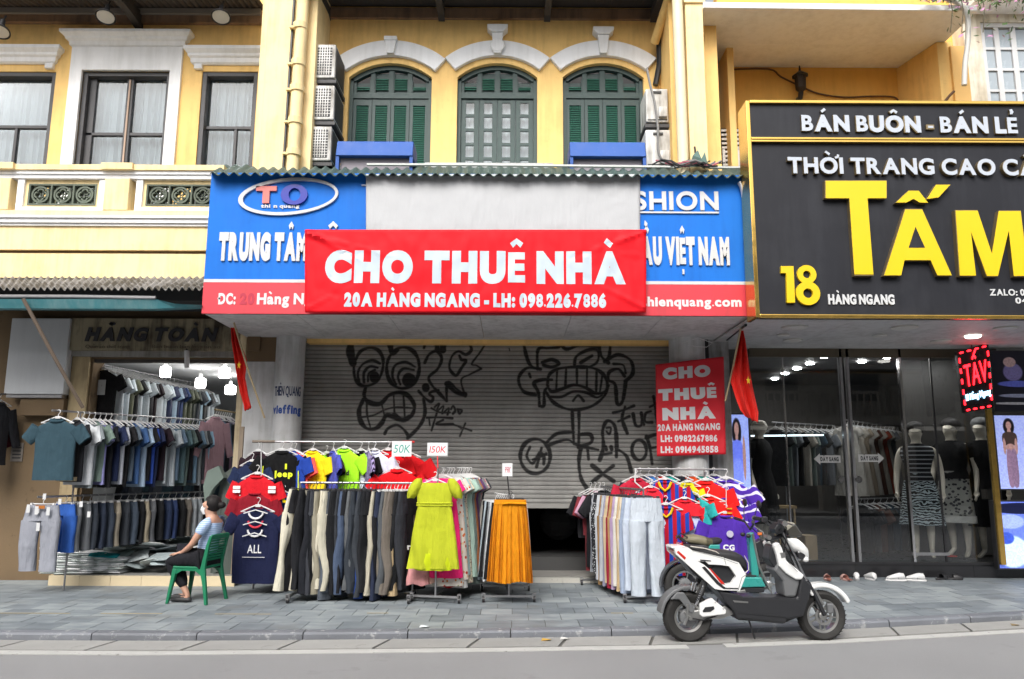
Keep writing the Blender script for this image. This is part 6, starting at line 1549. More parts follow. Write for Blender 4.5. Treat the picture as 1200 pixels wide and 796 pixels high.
# ---- E: trouser rack on the right
zE = RZ(752, 574, 9.5)
E0 = Vector((RX(754, 575, 9.5), 9.5, zE)); E1 = Vector((RX(702, 575, 10.85), 10.85, zE))
straight_rack('clothes_rack', 'rack of pale and patterned trousers with wide white trousers in front', E0, E1, foot=.27)
chk = pattern('black_white_check', '#25262a', ['#b8babd'], 40, .35)
dE = [('pale blue', fab('#b9c3d2')), ('blue grey', fab('#8e9bb0')), ('cream', fab('#cdbfa9')), ('beige', fab('#b8a07c')), ('off-white', fab('#c9c6bf')), ('lilac', fab('#a58fae')), ('tan', fab('#a8875c')), ('crimson', fab('#8a1c34')), ('sand', fab('#bda98a')), ('grey lilac', fab('#8d8ba0')), ('pale grey', fab('#a9adb4')), ('brown', fab('#8d6f4a')), ('light grey', fab('#b4b8be')), ('black check', chk), ('charcoal check', chk), ('grey stripe', pattern('grey_stripe', '#6b6f78', ['#b3b6bb'], 20, .6, 'v')), ('black', fab('#15161a')), ('maroon', fab('#6a2a30'))]
ye = -math.atan2(E1.x - E0.x, E1.y - E0.y)
for i, (cn, m_) in enumerate(dE):
    p = along(E0, E1, .06 + .93*(i + .5)/len(dE))
    hang('pants', p, ye + R(rng.uniform(-7, 7)), m_, f'{cn} trousers on the right trouser rack, {nth(i)} behind the white ones', 'trousers on the right trouser rack', i % 6, (1, 1, 1), M_hb, w=.42, h=1.08 - .12*(i > 12) + .05*(i % 2), hd=.04, flare=1.15)
hang('pants', W(757, 574, 9.36), ye + R(-8), fab('#c3ccd6', .85), 'wide white trousers at the front of the right trouser rack', None, 12, (1, 1, 1), M_hb, w=.40, h=1.12, hd=.05, flare=1.0, amp=.02)
for i, (hx, cn) in enumerate((('#1a1a1e', 'black'), ('#7a3038', 'dull red'), ('#b98fa6', 'pink'), ('#202024', 'sooty'))):
    hang('shirt', W(692 + 5*i, 566, 10.95 - .08*i), ye + R(10), fab(hx), f'{cn} top at the back end of the right trouser rack', 'tops at the back of the right trouser rack', i, w=.42, h=.62 - .04*i, sl=.26)

# ---- F: jersey rack on the right
zFr = RZ(800, 550, 10.35); F0 = Vector((RX(743, 550, 10.35), 10.35, zFr)); F1 = Vector((RX(852, 550, 10.35), 10.35, zFr))
tF = thing('clothes_rack', 'rack of bright jerseys under the red rental poster', 'clothes rack', ((F0.x+F1.x)/2, 10.35, 0), 'rolling clothes racks')
MB().tube([F0, F1], .014, 8).build('rail', M_metal, tF, smooth=50)
for P in (F0 + Vector((.3, 0, 0)), F1 - Vector((.3, 0, 0))): MB().tube([Vector((P.x, P.y, .02)), P], .014, 8).build('upright', M_metal, tF, smooth=50)
for P in (F0 + Vector((.3, 0, 0)), F1 - Vector((.3, 0, 0))): MB().tube([Vector((P.x, P.y - .3, .03)), Vector((P.x, P.y + .3, .03))], .015, 6).build('foot', M_metal, tF)
barca = pattern('red_blue_wide_stripe', '#a8142a', ['#1c3fa0'], 3.2, .5, 'v')
g = 'jerseys on the right jersey rack'
def K(px, py, Y, yaw, m_, label, sc=1., var=0, **kw): return hang('jersey', W(px, py, Y), R(yaw), m_ if not isinstance(m_, str) else fab(m_), label, g, var, (sc, sc, sc), None, **kw)
for i, (px, hx, cn) in enumerate(((750, '#232838', 'dark navy'), (760, '#3a70b0', 'mid blue'), (770, '#b03020', 'brick red'), (781, '#2e9a94', 'teal'), (795, '#20242e', 'black'), (808, '#c8481a', 'orange'), (823, '#2a9a90', 'sea green'), (836, '#3a2a88', 'indigo'))):
    K(px, 549, 10.42, -40 + rng.uniform(-10, 10), hx, f'{cn} jersey at the back of the right jersey rack, {nth(i)} from the left', 1., i % 6, h=.6)
K(745, 551, 10.25, 12, '#b02038', 'raspberry red jersey at the left end of the right jersey rack', 1., 1, h=.5)
K(762, 562, 10.05, 18, '#e0283a', 'rose red jersey just right of the white trousers', 1.05, 2, h=.66)
K(758, 590, 9.95, 8, '#c8d2e6', 'pale blue-white jersey peeping beside the white trousers', .95, 3, h=.52)
j = K(779, 553, 10.1, -14, barca, 'red and blue jersey with yellow collar on the right jersey rack', 1.0, 4, h=.62)
MB().tube([(-.08, -.05, -.13), (-.05, -.06, -.20), (0, -.06, -.24), (.05, -.06, -.20), (.08, -.05, -.13)], .016, 6).build('collar_band', fab('#e0b818'), j)
j = K(780, 582, 9.98, -10, barca, 'lower red and blue jersey with white print reaching the scooter', 1.05, 5, h=.80, w=.42)
frontprint(j, 'en', -.15, -.42, .12, .07, M_pw); MB().tube([(-.08, -.05, -.13), (-.05, -.06, -.20), (0, -.06, -.24), (.05, -.06, -.20), (.08, -.05, -.13)], .014, 6).build('collar_band', fab('#e0b818'), j)
K(805, 557, 10.15, -30, '#d8c81a', 'yellow jersey slung over the right jersey rack', .9, 1, h=.52, w=.34)
K(801, 566, 10.06, -8, '#15161a', 'black and red jersey under the yellow one', .95, 2, h=.40)
K(802, 576, 10.0, -8, '#d0202c', 'red yoked jersey over the white one on the right jersey rack', .95, 4, h=.20)
K(803, 580, 10.02, -6, '#c3cbe8', 'white jersey hanging low behind the green scooter seat', 1.0, 3, h=.82, w=.46)
K(817, 575, 10.05, -50, '#2aa0a0', 'turquoise jersey sleeve showing beside the red ones', .8, 5, h=.4)
K(827, 553, 10.1, -22, '#d81a18', 'upper red jersey with gold trim on the right jersey rack', 1.1, 1, h=.6, w=.50)
j = K(829, 572, 10.0, -14, '#e01c18', 'lower red jersey with gold trim on the right jersey rack', 1.08, 2, h=.74, w=.48)
for k in range(3): MB().box(.21, .27, -.055, -.045, -.24 - .05*k, -.225 - .05*k).build('trim', fab('#c8902a'), j)
pur = fab('#4a2a9a'); purw = pattern('purple_white_blotch', '#4a2a9a', ['#d0cce4'], 2.6, .72, 'zig')
K(850, 551, 10.12, -22, purw, 'top purple jersey with white blotches at the right end', 1.12, 3, w=.54, h=.6)
K(851, 571, 10.02, -12, purw, 'middle purple jersey with white blotches at the right end', 1.08, 4, w=.54, h=.6)
j = K(850, 592, 9.92, -6, pur, 'lowest plain purple jersey with a round badge at the right end', 1.06, 5, w=.52, h=.72)
frontprint(j, 'CG', -.05, -.52, .13, .07, M_pw); MB().lathe([(.001, -.003), (.04, -.003), (.04, .003), (.001, .003)], (.03, -.07, -.33), 'Y', 16).build('badge', fab('#b8b4c8'), j)
chn = MB(); chn.tube([W(851, 556, 9.86), W(851, 595, 9.84)], .005, 5); chn.build('hanger_chain', M_hw, label='white hanger chain over the purple jerseys', cat='hanger chain')
MB().tube([W(745, 549, 9.95), W(744, 565, 9.95), W(752, 572, 9.95)], .01, 6).build('hanger', M_hw, label='loose white hanger clipped at the left end of the right jersey rack', cat='hanger')
for k in range(16): # empty white hangers crowded on the rails
    pass

# ------------------------------------------------------------------ left shop rails
zL1 = RZ(75, 482, 9.95)
L0 = Vector((RX(78, 482, 9.95), 9.95, zL1)); L1 = Vector((RX(240, 490, 11.9), 11.9, zL1))
def rail(label, P0, P1, m=M_metal, post=True, name='clothes_rail'):
    t = thing(name, label, 'clothes rail', ((P0.x+P1.x)/2, (P0.y+P1.y)/2, 0))
    MB().tube([P0, P1], .014, 8).build('rail', m, t, smooth=50)
    if post:
        for P in (P0.lerp(P1, .16), P1): MB().tube([Vector((P.x, P.y, .0 if P.y < 10.5 else .125)), P], .013, 6).build('upright', m, t)
    return t
rail('front rail of short sleeved shirts reaching out of the left shop', L0 + Vector((-.1, -.15, 0)), L1)
hang('polo', L0 + Vector((-.03, -.12, .0)), R(-3), fab('#3a5663', .62, name='teal_polo'), 'teal grey polo shirt facing the street at the end of the shirt rail', None, 3, (1.08, 1, 1.02), None, w=.52, h=.74, sl=.20, polo=True)
yl = -math.atan2(L1.x - L0.x, L1.y - L0.y)
cS = [('black', '#1b1c20'), ('white', '#b8bcc0'), ('grey', '#6d7478'), ('sage', '#5f6f68'), ('lavender', '#8484b4'), ('black', '#16171b'), ('navy', '#1b2440'), ('pale grey', '#a9adb6'), ('black', '#151518'), ('slate', '#4a5560'), ('denim blue', '#36527c'), ('pale blue', '#8fa3b8'), ('black', '#17181c'), ('royal blue', '#2c489a'), ('navy', '#1e2744'), ('maroon black', '#241a22'), ('silver grey', '#8f979c'), ('silver', '#9aa2a8'), ('blue grey', '#56697c'), ('teal grey', '#4c6268'), ('slate green', '#4a5856'), ('black', '#1a1b1f'), ('steel blue', '#5c7488'), ('grey', '#6c7276'), ('charcoal', '#34383d'), ('sky blue', '#7e9cb4')]
for i, (cn, hx) in enumerate(cS):
    p = along(L0, L1, .05 + .94*(i + .5)/len(cS))
    hang('shirt', p, yl + R(rng.uniform(-8, 8)), fab(hx, 1.15), f'{cn} shirt on the shirt rail, {nth(i)} behind the teal polo', 'shirts on the front rail of the left shop', i % 6, (1, 1, 1), None, w=.48, h=.78 + .04*(i % 3), sl=.21)
zL2 = RZ(125, 428, 11.35); U0 = Vector((RX(122, 428, 11.35), 11.35, zL2)); U1 = Vector((RX(243, 452, 14.3), 14.3, zL2))
rail('upper rail of wrapped shirts near the left shop ceiling', U0, U1, post=False)
yu = -math.atan2(U1.x - U0.x, U1.y - U0.y)
k_ = hang('shirt', U0 + Vector((.05, -.12, .02)), R(-4), fab('#0e0e10'), 'black shirt with a clear packet facing out on the upper rail', None, 2, (1, 1, 1), None, w=.50, h=.74)
MB().box(-.10, .10, -.062, -.055, -.48, -.26).build('packet', mat('clear_packet', (.42, .43, .43), .2, fleck=.5), k_)
cU = [('white', '#b9c2c8'), ('white', '#aeb8bf'), ('olive', '#5f6250'), ('black', '#191a1d'), ('white', '#b5bec4'), ('pale grey', '#9fa7ac'), ('black', '#1a1a1e'), ('maroon black', '#2a2024'), ('white', '#b9c1c6'), ('white', '#a9b3ba'), ('navy', '#1e2848'), ('pale blue', '#8fa5b8'), ('navy', '#1d2746'), ('blue camouflage', '#2c3f6c'), ('olive', '#505544'), ('olive', '#4a4e40'), ('green black', '#242a26'), ('charcoal', '#30343a'), ('pale blue', '#9ab0c0'), ('black', '#17181a'), ('white', '#b5bcc2'), ('white', '#adb6bc')]
for i, (cn, hx) in enumerate(cU):
    p = along(U0, U1, .04 + .95*(i + .5)/len(cU))
    hang('shirt', p, yu + R(rng.uniform(-10, 10)), mat('wrapped_' + hx.strip('#'), c(hx, 1.1), .35, var=.1, vs=14, bump=.5, bs=26, spec=.6), f'{cn} wrapped shirt on the upper rail, {nth(i)} behind the black one', 'wrapped shirts on the upper rail', i % 5, (1, 1, 1), None, w=.46, h=.98, sl=.18)
V0 = Vector((RX(252, 480, 11.8), 11.8, RZ(252, 480, 11.8))); V1 = Vector((RX(272, 480, 12.6), 12.6, RZ(252, 480, 11.8)))
rail('short inner rail of long clothes by the right jamb', V0, V1 + Vector((.1, 0, 0)), mat('brass_tube', (.30, .22, .10), .4, .6), post=False)
for i, (cn, hx) in enumerate((('dusty pink', '#8c7078'), ('denim', '#50667a'), ('navy', '#1d2230'), ('black', '#191b20'), ('mauve', '#6c5868'), ('grey blue', '#5c6878'), ('lilac grey', '#7d7688'), ('dark blue', '#26304c'))):
    hang('shirt', along(V0, V1, (i + .5)/8), R(66 + 4*(i % 3)), fab(hx, 1.2), f'{cn} shirt on the short inner rail, {nth(i)} from the left', 'long shirts by the right jamb', i % 4, w=.42, h=1.0, long=True)
# trousers below
zP = RZ(58, 582, 9.95); P0 = Vector((RX(60, 582, 9.95), 9.95, zP)); P1 = Vector((RX(240, 578, 11.9), 11.9, zP))
rail('low rail of jeans and trousers reaching out of the left shop', P0 + Vector((-.1, -.12, 0)), P1, post=False)
jn = hang('jeans', P0 + Vector((-.02, -.12, 0)), R(-4), fab('#8a8d96'), 'pale grey folded jeans facing the street at the end of the low rail', None, 4, (1, 1, 1), None, w=.46, h=.80, shorts=True, hd=.05)
for dx, dz in ((-.13, -.14), (.13, -.17), (.02, -.36), (-.02, -.16)): MB().box(dx - .022, dx + .022, -.085, -.08, dz - .05, dz + .05).build('tag', M_lwhite, jn)
MB().box(-.04, .08, -.082, -.078, -.14, -.10).build('waist_label', fab('#a0622c'), jn)
cP = [('cobalt blue', '#2c55a0'), ('grey', '#5b5e62'), ('grey', '#55585c'), ('charcoal', '#2f343c'), ('navy', '#252c3a'), ('navy grey', '#2e3540'), ('sand', '#7d766a'), ('charcoal', '#2c3036'), ('slate', '#39424e'), ('black', '#17181b'), ('khaki', '#847c6c'), ('grey', '#54565a'), ('black', '#1a1b1e'), ('navy', '#1f2940'), ('navy', '#233050'), ('black', '#18191c'), ('taupe', '#5f5a54'), ('pale grey', '#7f858a'), ('pale grey', '#757b80'), ('black', '#151619')]
yp = -math.atan2(P1.x - P0.x, P1.y - P0.y)
for i, (cn, hx) in enumerate(cP):
    p = along(P0, P1, .06 + .93*(i + .5)/len(cP))
    hang('pants', p, yp + R(rng.uniform(-8, 8)), fab(hx, 1.2), f'{cn} trousers on the low rail, {nth(i)} behind the pale grey jeans', 'trousers on the low rail of the left shop', i % 5, (1, 1, 1), None, w=.40, h=.60 - .005*i, hd=.045)
Q0 = Vector((RX(150, 560, 12.4), 12.4, RZ(150, 552, 12.4))); Q1 = Vector((RX(262, 560, 13.0), 13.0, Q0.z))
rail('back rail of dark trousers deep inside the left shop', Q0, Q1)
for i in range(16):
    cn, hx = (('black', '#15161a'), ('blue black', '#1d2430'), ('dim grey', '#3c4046'), ('dark teal', '#20323a'))[i % 4]
    hang('pants', along(Q0, Q1, (i + .5)/16), R(30 + rng.uniform(-10, 10)), fab(hx), f'{cn} trousers on the back rail, {nth(i)} from the left', 'dark trousers on the back rail', i % 5, w=.40, h=1.05)
for px, py in ((44, 598), (70, 588), (95, 591), (104, 603), (52, 582)):
    p = W(px, py, 9.75); MB().box(p.x - .02, p.x + .02, p.y, p.y + .004, p.z - .035, p.z + .035).build('price_tag', M_lwhite, label=f'small white tag {["beside the left pocket of the pale jeans","between the jeans and cobalt trousers","on the grey trousers of the low rail","on the charcoal trousers of the low rail","above the waistband of the pale jeans"][[(44,598),(70,588),(95,591),(104,603),(52,582)].index((px,py))]}', cat='tag')
MB().box(RX(66, 562, 9.9), RX(88, 562, 9.9), 9.9, 9.94, RZ(70, 564, 9.9), RZ(70, 559, 9.9)).build('wooden_hanger', mat('pale_wood', (.40, .32, .20), .6), label='pale wooden hanger bar just under the teal polo', cat='hanger')
# packets heaped on the floor
def packet_mesh(seed):
    r_ = random.Random(seed); mb = MB(); nx, ny = 8, 6; rows = []
    w, d, h = .36, .27, .035
    top = []
    for s_ in (1, -1):
        for j in range(ny + 1):
            row = []
            for i in range(nx + 1):
                u, v = i/nx*2 - 1, j/ny*2 - 1; e = (1 - abs(u)**5)*(1 - abs(v)**5)
                row.append((u*w/2*(1 + .02*math.sin(v*4 + seed)), v*d/2*(1 + .03*math.sin(u*5 + seed)), s_*h/2*e**.5*(1 + .4*mnoise.noise(Vector((u*2.5, v*2.5, seed + s_)))) + h/2))
            rows.append(row)
    mb.rings(rows[:ny + 1], False, False, closed=False); mb.rings(rows[ny + 1:], False, False, closed=False)
    me = mb.mesh('packet', smooth=50, fix=False); return me
PK = [packet_mesh(k) for k in range(6)]
def wrapm(i): hx = ['#6f787a', '#8a9192', '#5a6468', '#9aa09e', '#4a5256', '#7a8486', '#b4b8b8', '#62706e'][i % 8]; return mat('wrapped_pile_' + hx.strip('#'), c(hx, 1.6), .5, var=.2, vs=10, bump=.8, bs=22, spec=.7)
k = 0
front = [(62 + 9*i, 0) for i in range(8)]
for s_ in range(5):
    base = Vector((RX(66 + 15*s_, 670, 10.72), 10.74 + .03*s_, .128))
    for q in range(int(15 - 1.6*s_)):
        o = link('packet', PK[k % 6], None, base + Vector((rng.uniform(-.02, .02), rng.uniform(-.02, .02), q*.026)), (rng.uniform(-.04, .04), rng.uniform(-.04, .04), rng.uniform(-.25, .25)))
        setm(o, mat('wrapped_white_stack', (.86, .87, .88), .5, var=.12, bump=.6, bs=22) if k % 3 else wrapm(3)); tag(o, 'flat white and grey wrapped garment in the stack at the front left of the step', 'packet', 'wrapped garments stacked at the step'); k += 1
for i in range(120):
    u = i/120; Y = 10.85 + 2.4*u + rng.uniform(-.1, .1); xl_ = RX(108, 650, 10.9) + (Y - 10.9)*.12; xx = xl_ + rng.random()*(1.0 + .3*u); edge = (xx - xl_)/(1.3)
    z = .13 + (.46 + .06*math.sin(i))*(1 - edge**2*.9)*rng.random()**.5
    o = link('packet', PK[i % 6], None, (xx, Y, z), (rng.uniform(-.25, .35), rng.uniform(-.25, .3), rng.uniform(0, 6.28)))
    setm(o, wrapm(i)); tag(o, 'clear wrapped grey garment in the loose heap on the left shop floor', 'packet', 'wrapped garments heaped on the shop floor')
o = link('packet', PK[2], None, W(122, 652, 10.7), (.1, .1, .3)); setm(o, fab('#1c8a92')); tag(o, 'turquoise wrapped garment on top of the front stack', 'packet')
# covered bundle by the right jamb
tb = MB(); rs = []; b0 = W(262, 684, 10.72); ztop = RZ(262, 550, 10.72)
for i in range(19):
    t = i/18; z = .13 + (ztop - .13)*t; r0 = .25*(1 - .30*t**2.5) * (1 if t < .93 else (1 - t)/.07*.8 + .15)
    rs.append([(b0.x + .02*math.sin(t*4) + r0*math.cos(2*PI*k/30)*1.0 + .018*math.sin(k*2.1 + 2*math.sin(t*3)), 10.95 + r0*.75*math.sin(2*PI*k/30) + .022*math.sin(k*1.3 + t*5), z + .02*math.sin(k)) for k in range(30)])
tb.rings(rs); tb.build('covered_bundle', mat('grey_green_canvas', (.065, .080, .072), .75, var=.2, vs=4, bump=.3, bs=12), smooth=60, label='tall bundle under grey-green canvas behind the seated woman', cat='covered bundle')
fl_ = MB(); pts = [W(a, b, 10.66) for a, b in ((243, 552), (256, 546), (262, 560), (250, 572), (240, 590), (238, 570))]; fl_.add(pts + [p + Vector((.0, .12, 0)) for p in pts], [(0, 1, 2, 3), (0, 3, 4, 5), (6, 9, 8, 7), (6, 11, 10, 9), (1, 7, 8, 2), (0, 6, 7, 1)]).build('canvas_flap', mat('light_canvas', (.13, .17, .15), .75, var=.2), label='paler canvas flap folded over the top of the covered bundle', cat='canvas')
MB().box(RX(274, 610, 10.75), RX(279, 610, 10.75), 10.75, 10.79, 0, RZ(276, 500, 10.75)).build('wooden_prop', mat('weathered_wood', (.24, .19, .14), .8, var=.2), label='weathered wooden board standing against the right jamb', cat='board')

# dark goods hung at the left edge of the picture
MB().tube([W(-60, 462, 10.6), W(7, 462, 10.6)], .012, 6).build('wall_rail', M_black, label='short dark rail on the tan wall at the left edge', cat='rail')
for i, (px, hx, lb) in enumerate(((-20, '#15151a', 'black top hanging at the left edge of the picture'), (-9, '#4a1820', 'maroon top hanging between black and grey ones at the left edge'), (0, '#2a2b30', 'dark grey top hanging nearest the white board at the left edge'))):
    hang('shirt', W(px, 462, 10.6), R(74), fab(hx), lb, None, i, w=.40, h=.85, long=True)
# ================================================================== POSTER, FLAGS, LIGHTBOXES, LED SIGN
YP = 10.75
M_pred = mat('red_poster_vinyl', (.62, .012, .025), .5, var=.05, vs=2, bump=.06, bs=12)
def warpsheet(name, TL, TR, BL, BR, Y, m, nx, nz, amp, label, cat, seed):
    rows = []
    for j in range(nz + 1):
        v = j/nz; row = []
        for i in range(nx + 1):
            u = i/nx; px = (TL[0]*(1-u) + TR[0]*u)*(1-v) + (BL[0]*(1-u) + BR[0]*u)*v; py = (TL[1]*(1-u) + TR[1]*u)*(1-v) + (BL[1]*(1-u) + BR[1]*u)*v
            p = W(px, py, Y); row.append((p.x, p.y - amp*abs(mnoise.noise(Vector((u*3 + seed, v*4, seed)))) - amp*.5*math.sin(u*9 + seed)*v, p.z))
        rows.append(row)
    mb = MB(); mb.rings(rows, False, False, closed=False); o = mb.build(name, m, None, smooth=True, fix=False, label=label, cat=cat)
    s = o.modifiers.new('thickness', 'SOLIDIFY'); s.thickness = .004; s.offset = -1; return o
po = warpsheet('poster', (768, 427.5), (848, 418), (770, 535), (850.5, 532.5), YP, M_pred, 30, 36, .03, 'red rental poster with white lettering on the round column', 'poster', 4)
M_pl = mat('poster_white', (.62, .64, .66), .5, var=.08)
def ptext(t, x0, x1, yb, yt, bold, sl=-.075):
    a = W(x0, yb, YP - .1); b = W(x1, yb + sl*(x1 - x0), YP - .1); top = W(x0, yt, YP - .1)
    q = letters(t, a, Vector((b.x - a.x, 0, b.z - a.z)), (0, 0, 1), b.x - a.x, top.z - a.z, .002, M_pl, po, bold, .09, split=True, flat=True); wrap(q, po, .005, .05)
ptext('CHO', 778, 835, 444.5, 430, .10); ptext('THUÊ', 773, 842, 469.5, 455, .10, -.05); ptext('NHÀ', 778, 841, 492.5, 477, .10, -.04)
ptext('20A HÀNG NGANG', 772.5, 846, 505, 496.5, .055, -.02); ptext('LH: 0982267886', 776, 843, 518, 509.5, .055, -.01); ptext('LH: 0914945858', 776, 844, 531, 522.5, .055, -.01)
hp = MB(); hp.tube([W(a, b, 10.8) for a, b in ((800, 402), (818, 396), (835, 402), (828, 407), (806, 405))], .006, 5); hp.build('wire_hanger', M_hw, label='empty wire hanger hooked on the column above the red poster', cat='hanger')

M_flag = mat('red_flag_cloth', (.72, .02, .012), .75, var=.06, vs=6, wrinkle=.02)
def flag(label, pole, top, rows_, Y, star):
    t = thing('flag', label, 'flag', W(pole[0][0], pole[0][1], Y), 'national flags on slanted poles')
    MB().tube([W(a, b, Y + d) for a, b, d in pole], .013, 8).build('pole', mat('bamboo_pole', (.38, .30, .18), .6), t, smooth=50)
    R_ = []
    n = 26
    for (xa, xb_, y, dy) in rows_:
        row = []
        for i in range(n + 1):
            u = i/n; px = xa + (xb_ - xa)*u; p = W(px, y + dy*u, Y - .05)
            row.append((p.x, p.y - .045*math.sin(u*13 + y*.02) - .02*math.sin(u*29 + y*.05), p.z))
        R_.append(row)
    # refine between the rows
    RR = []
    for a, b in zip(R_, R_[1:]):
        for k in range(5): RR.append([tuple(np.array(p)*(1 - k/5) + np.array(q)*k/5) for p, q in zip(a, b)])
    RR.append(R_[-1])
    mb = MB(); mb.rings(RR, False, False, closed=False); o = mb.build('cloth', M_flag, t, smooth=True, fix=False)
    s = o.modifiers.new('thickness', 'SOLIDIFY'); s.thickness = .004
    p = W(star[0], star[1], Y - .16); r = star[2]; q = [(p.x + (r if k % 2 == 0 else r*.4)*math.sin(k*PI/5)*.55, p.z + (r if k % 2 == 0 else r*.4)*math.cos(k*PI/5)) for k in range(10)]
    MB().prism(q, p.y - .002, p.y).build('star', mat('yellow_star', (.80, .52, .02), .7), t)
flag('red flag hanging limply beside the left white column', [(310, 490, 0), (292, 438, -.25), (274, 378, -.5)], None,
     [(272, 276, 376, 3), (273, 282, 400, 2), (276, 290, 420, 2), (278, 288, 440, 3), (281, 291, 460, 3), (285, 294, 475, 2), (286, 293, 482, -3)], 10.4, (280, 428, .055))
flag('red flag with folds hanging beside the red rental poster', [(850, 470, .1), (857, 440, 0), (868, 385, -.4)], None,
     [(867, 869, 384, 0), (864, 873, 400, 1), (859, 877, 425, 3), (856, 881, 448, 4), (863, 886, 468, 5), (868, 889, 480, 4), (874, 888, 488, 8)], 10.2, (877, 446, .06))
MB().tube([W(852, 398, 10.9), W(868, 385, 10.0), W(874, 381, 9.6)], .02, 6).build('iron_bracket', M_black, label='black iron bracket under the canopy above the right flag', cat='bracket')

def figure_img(name, w, h, bgc, figs):
    "a printed fashion photograph: soft figures on a flat ground"
    yy, xx = np.mgrid[0:h, 0:w].astype(np.float32); u = xx/w; v = yy/h
    a = np.ones((h, w, 3), np.float32)*np.array(bgc, np.float32)
    def blob(cx, cy, rx, ry, col, soft=.5, pw=2):
        nonlocal a
        d = (np.abs((u - cx)/rx)**pw + np.abs((v - cy)/ry)**pw); k = np.clip((1 + soft - d)/soft, 0, 1)[..., None]; a = a*(1 - k) + np.array(col, np.float32)*k
    for f in figs: blob(*f)
    rs_ = np.random.RandomState(3); n = rs_.rand(h//6 + 2, w//6 + 2); n = np.kron(n, np.ones((6, 6)))[:h, :w, None]
    return image(name, np.clip(a*(.93 + .14*n), 0, 1))
def lightbox(name, label, px0, px1, py0, py1, Y, im, emis, frame=M_fr):
    a = W(px0, py1, Y); b = W(px1, py1, Y); z1 = RZ(px0, py0, Y)
    t = thing('poster_lightbox', label, 'lightbox', ((a.x+b.x)/2, Y, a.z))
    MB().box(a.x - .02, b.x + .02, Y + .004, Y + .10, a.z - .02, z1 + .02).build('case', frame, t, bevel=.005)
    m, N, L, P = node_mat(name + '_print'); ti = N.new('ShaderNodeTexImage'); ti.image = im; uvn = N.new('ShaderNodeUVMap'); uvn.uv_map = 'uv'; L.new(uvn.outputs[0], ti.inputs[0])
    L.new(ti.outputs[0], P.inputs['Base Color']); L.new(ti.outputs[0], P.inputs['Emission Color']); P.inputs['Emission Strength'].default_value = emis; P.inputs['Roughness'].default_value = .3
    o = MB().quad((a.x, Y, a.z), (b.x, Y, a.z), (b.x, Y, z1), (a.x, Y, z1)).build('print', m, t)
    uv = o.data.uv_layers.new(name='uv'); cs = {0: (0, 0), 1: (1, 0), 2: (1, 1), 3: (0, 1)}
    zs_ = sorted(set(round(v.co.z, 5) for v in o.data.vertices)); xs_ = sorted(set(round(v.co.x, 5) for v in o.data.vertices))
    for l in o.data.loops:
        v = o.data.vertices[l.vertex_index].co; uv.data[l.index].uv = (0 if abs(v.x - xs_[0]) < 1e-3 else 1, 0 if abs(v.z - zs_[0]) < 1e-3 else 1)
    return t
skin_ = (.62, .48, .46); hair = (.06, .05, .07)
fa = [(.5, .12, .17, .085, hair), (.50, .10, .085, .045, skin_), (.5, .155, .05, .03, skin_), (.5, .30, .24, .12, (.38, .45, .86), .3, 3), (.22, .30, .06, .14, skin_, .4), (.78, .30, .06, .14, skin_, .4), (.5, .45, .20, .14, (.45, .52, .88), .3, 3), (.42, .66, .06, .14, skin_, .4), (.58, .66, .06, .13, skin_, .4), (.42, .80, .05, .03, (.5, .45, .5)), (.6, .79, .05, .03, (.5, .45, .5)), (.5, .90, .6, .05, (.62, .74, .93), .6)]
lightbox('left', 'glowing pale blue fashion poster standing between the purple jerseys and the glass', 855, 884, 486, 659, 11.45, figure_img('poster_left', 120, 600, (.56, .63, .90), fa), .55)
fb = [(.30, .15, .11, .10, hair), (.30, .135, .055, .05, skin_), (.30, .22, .04, .04, skin_), (.30, .32, .16, .09, (.22, .17, .16), .3, 3), (.17, .42, .03, .10, skin_), (.43, .42, .03, .10, skin_), (.30, .44, .09, .05, skin_), (.26, .72, .07, .25, (.50, .40, .50), .3, 3), (.36, .72, .07, .25, (.47, .38, .48), .3, 3), (.9, .75, .2, .14, (.85, .9, .95), .2, 4), (.88, .72, .06, .05, (.1, .15, .4))]
lightbox('right', 'lit poster of a standing model in a brown top at the right edge', 1173, 1226, 487, 573, 11.45, figure_img('poster_right', 200, 320, (.60, .65, .88), fb), .5)
fc = [(.3, .3, .3, .1, (.55, .62, .85), .4), (.3, .75, .35, .22, (.70, .80, .95), .3), (.6, .1, .7, .08, (.05, .07, .2), .2), (.2, .55, .15, .08, (.2, .3, .7))]
lightbox('low', 'lower lit blue poster at the right edge beneath the standing model', 1172, 1226, 588, 666, 11.45, figure_img('poster_low', 200, 300, (.36, .44, .80), fc), .5)
fd = [(.4, .35, .18, .14, (.32, .30, .45), .4), (.35, .18, .12, .08, (.5, .42, .42), .3), (.5, .55, .4, .05, (.25, .28, .55), .3), (.5, .75, .4, .03, (.4, .42, .5), .3), (.45, .88, .5, .02, (.5, .5, .52), .3)]
lightbox('dim', 'dim dark fashion poster at the right edge above the standing model', 1168, 1226, 412, 481, 11.45, figure_img('poster_dim', 200, 240, (.05, .05, .09), fd), .25)
MB().box(RX(1164, 560, 11.4), RX(1170, 560, 11.4), 11.4, 11.45, zpl + .03, zce - .02).build('post', M_gold, rs_)
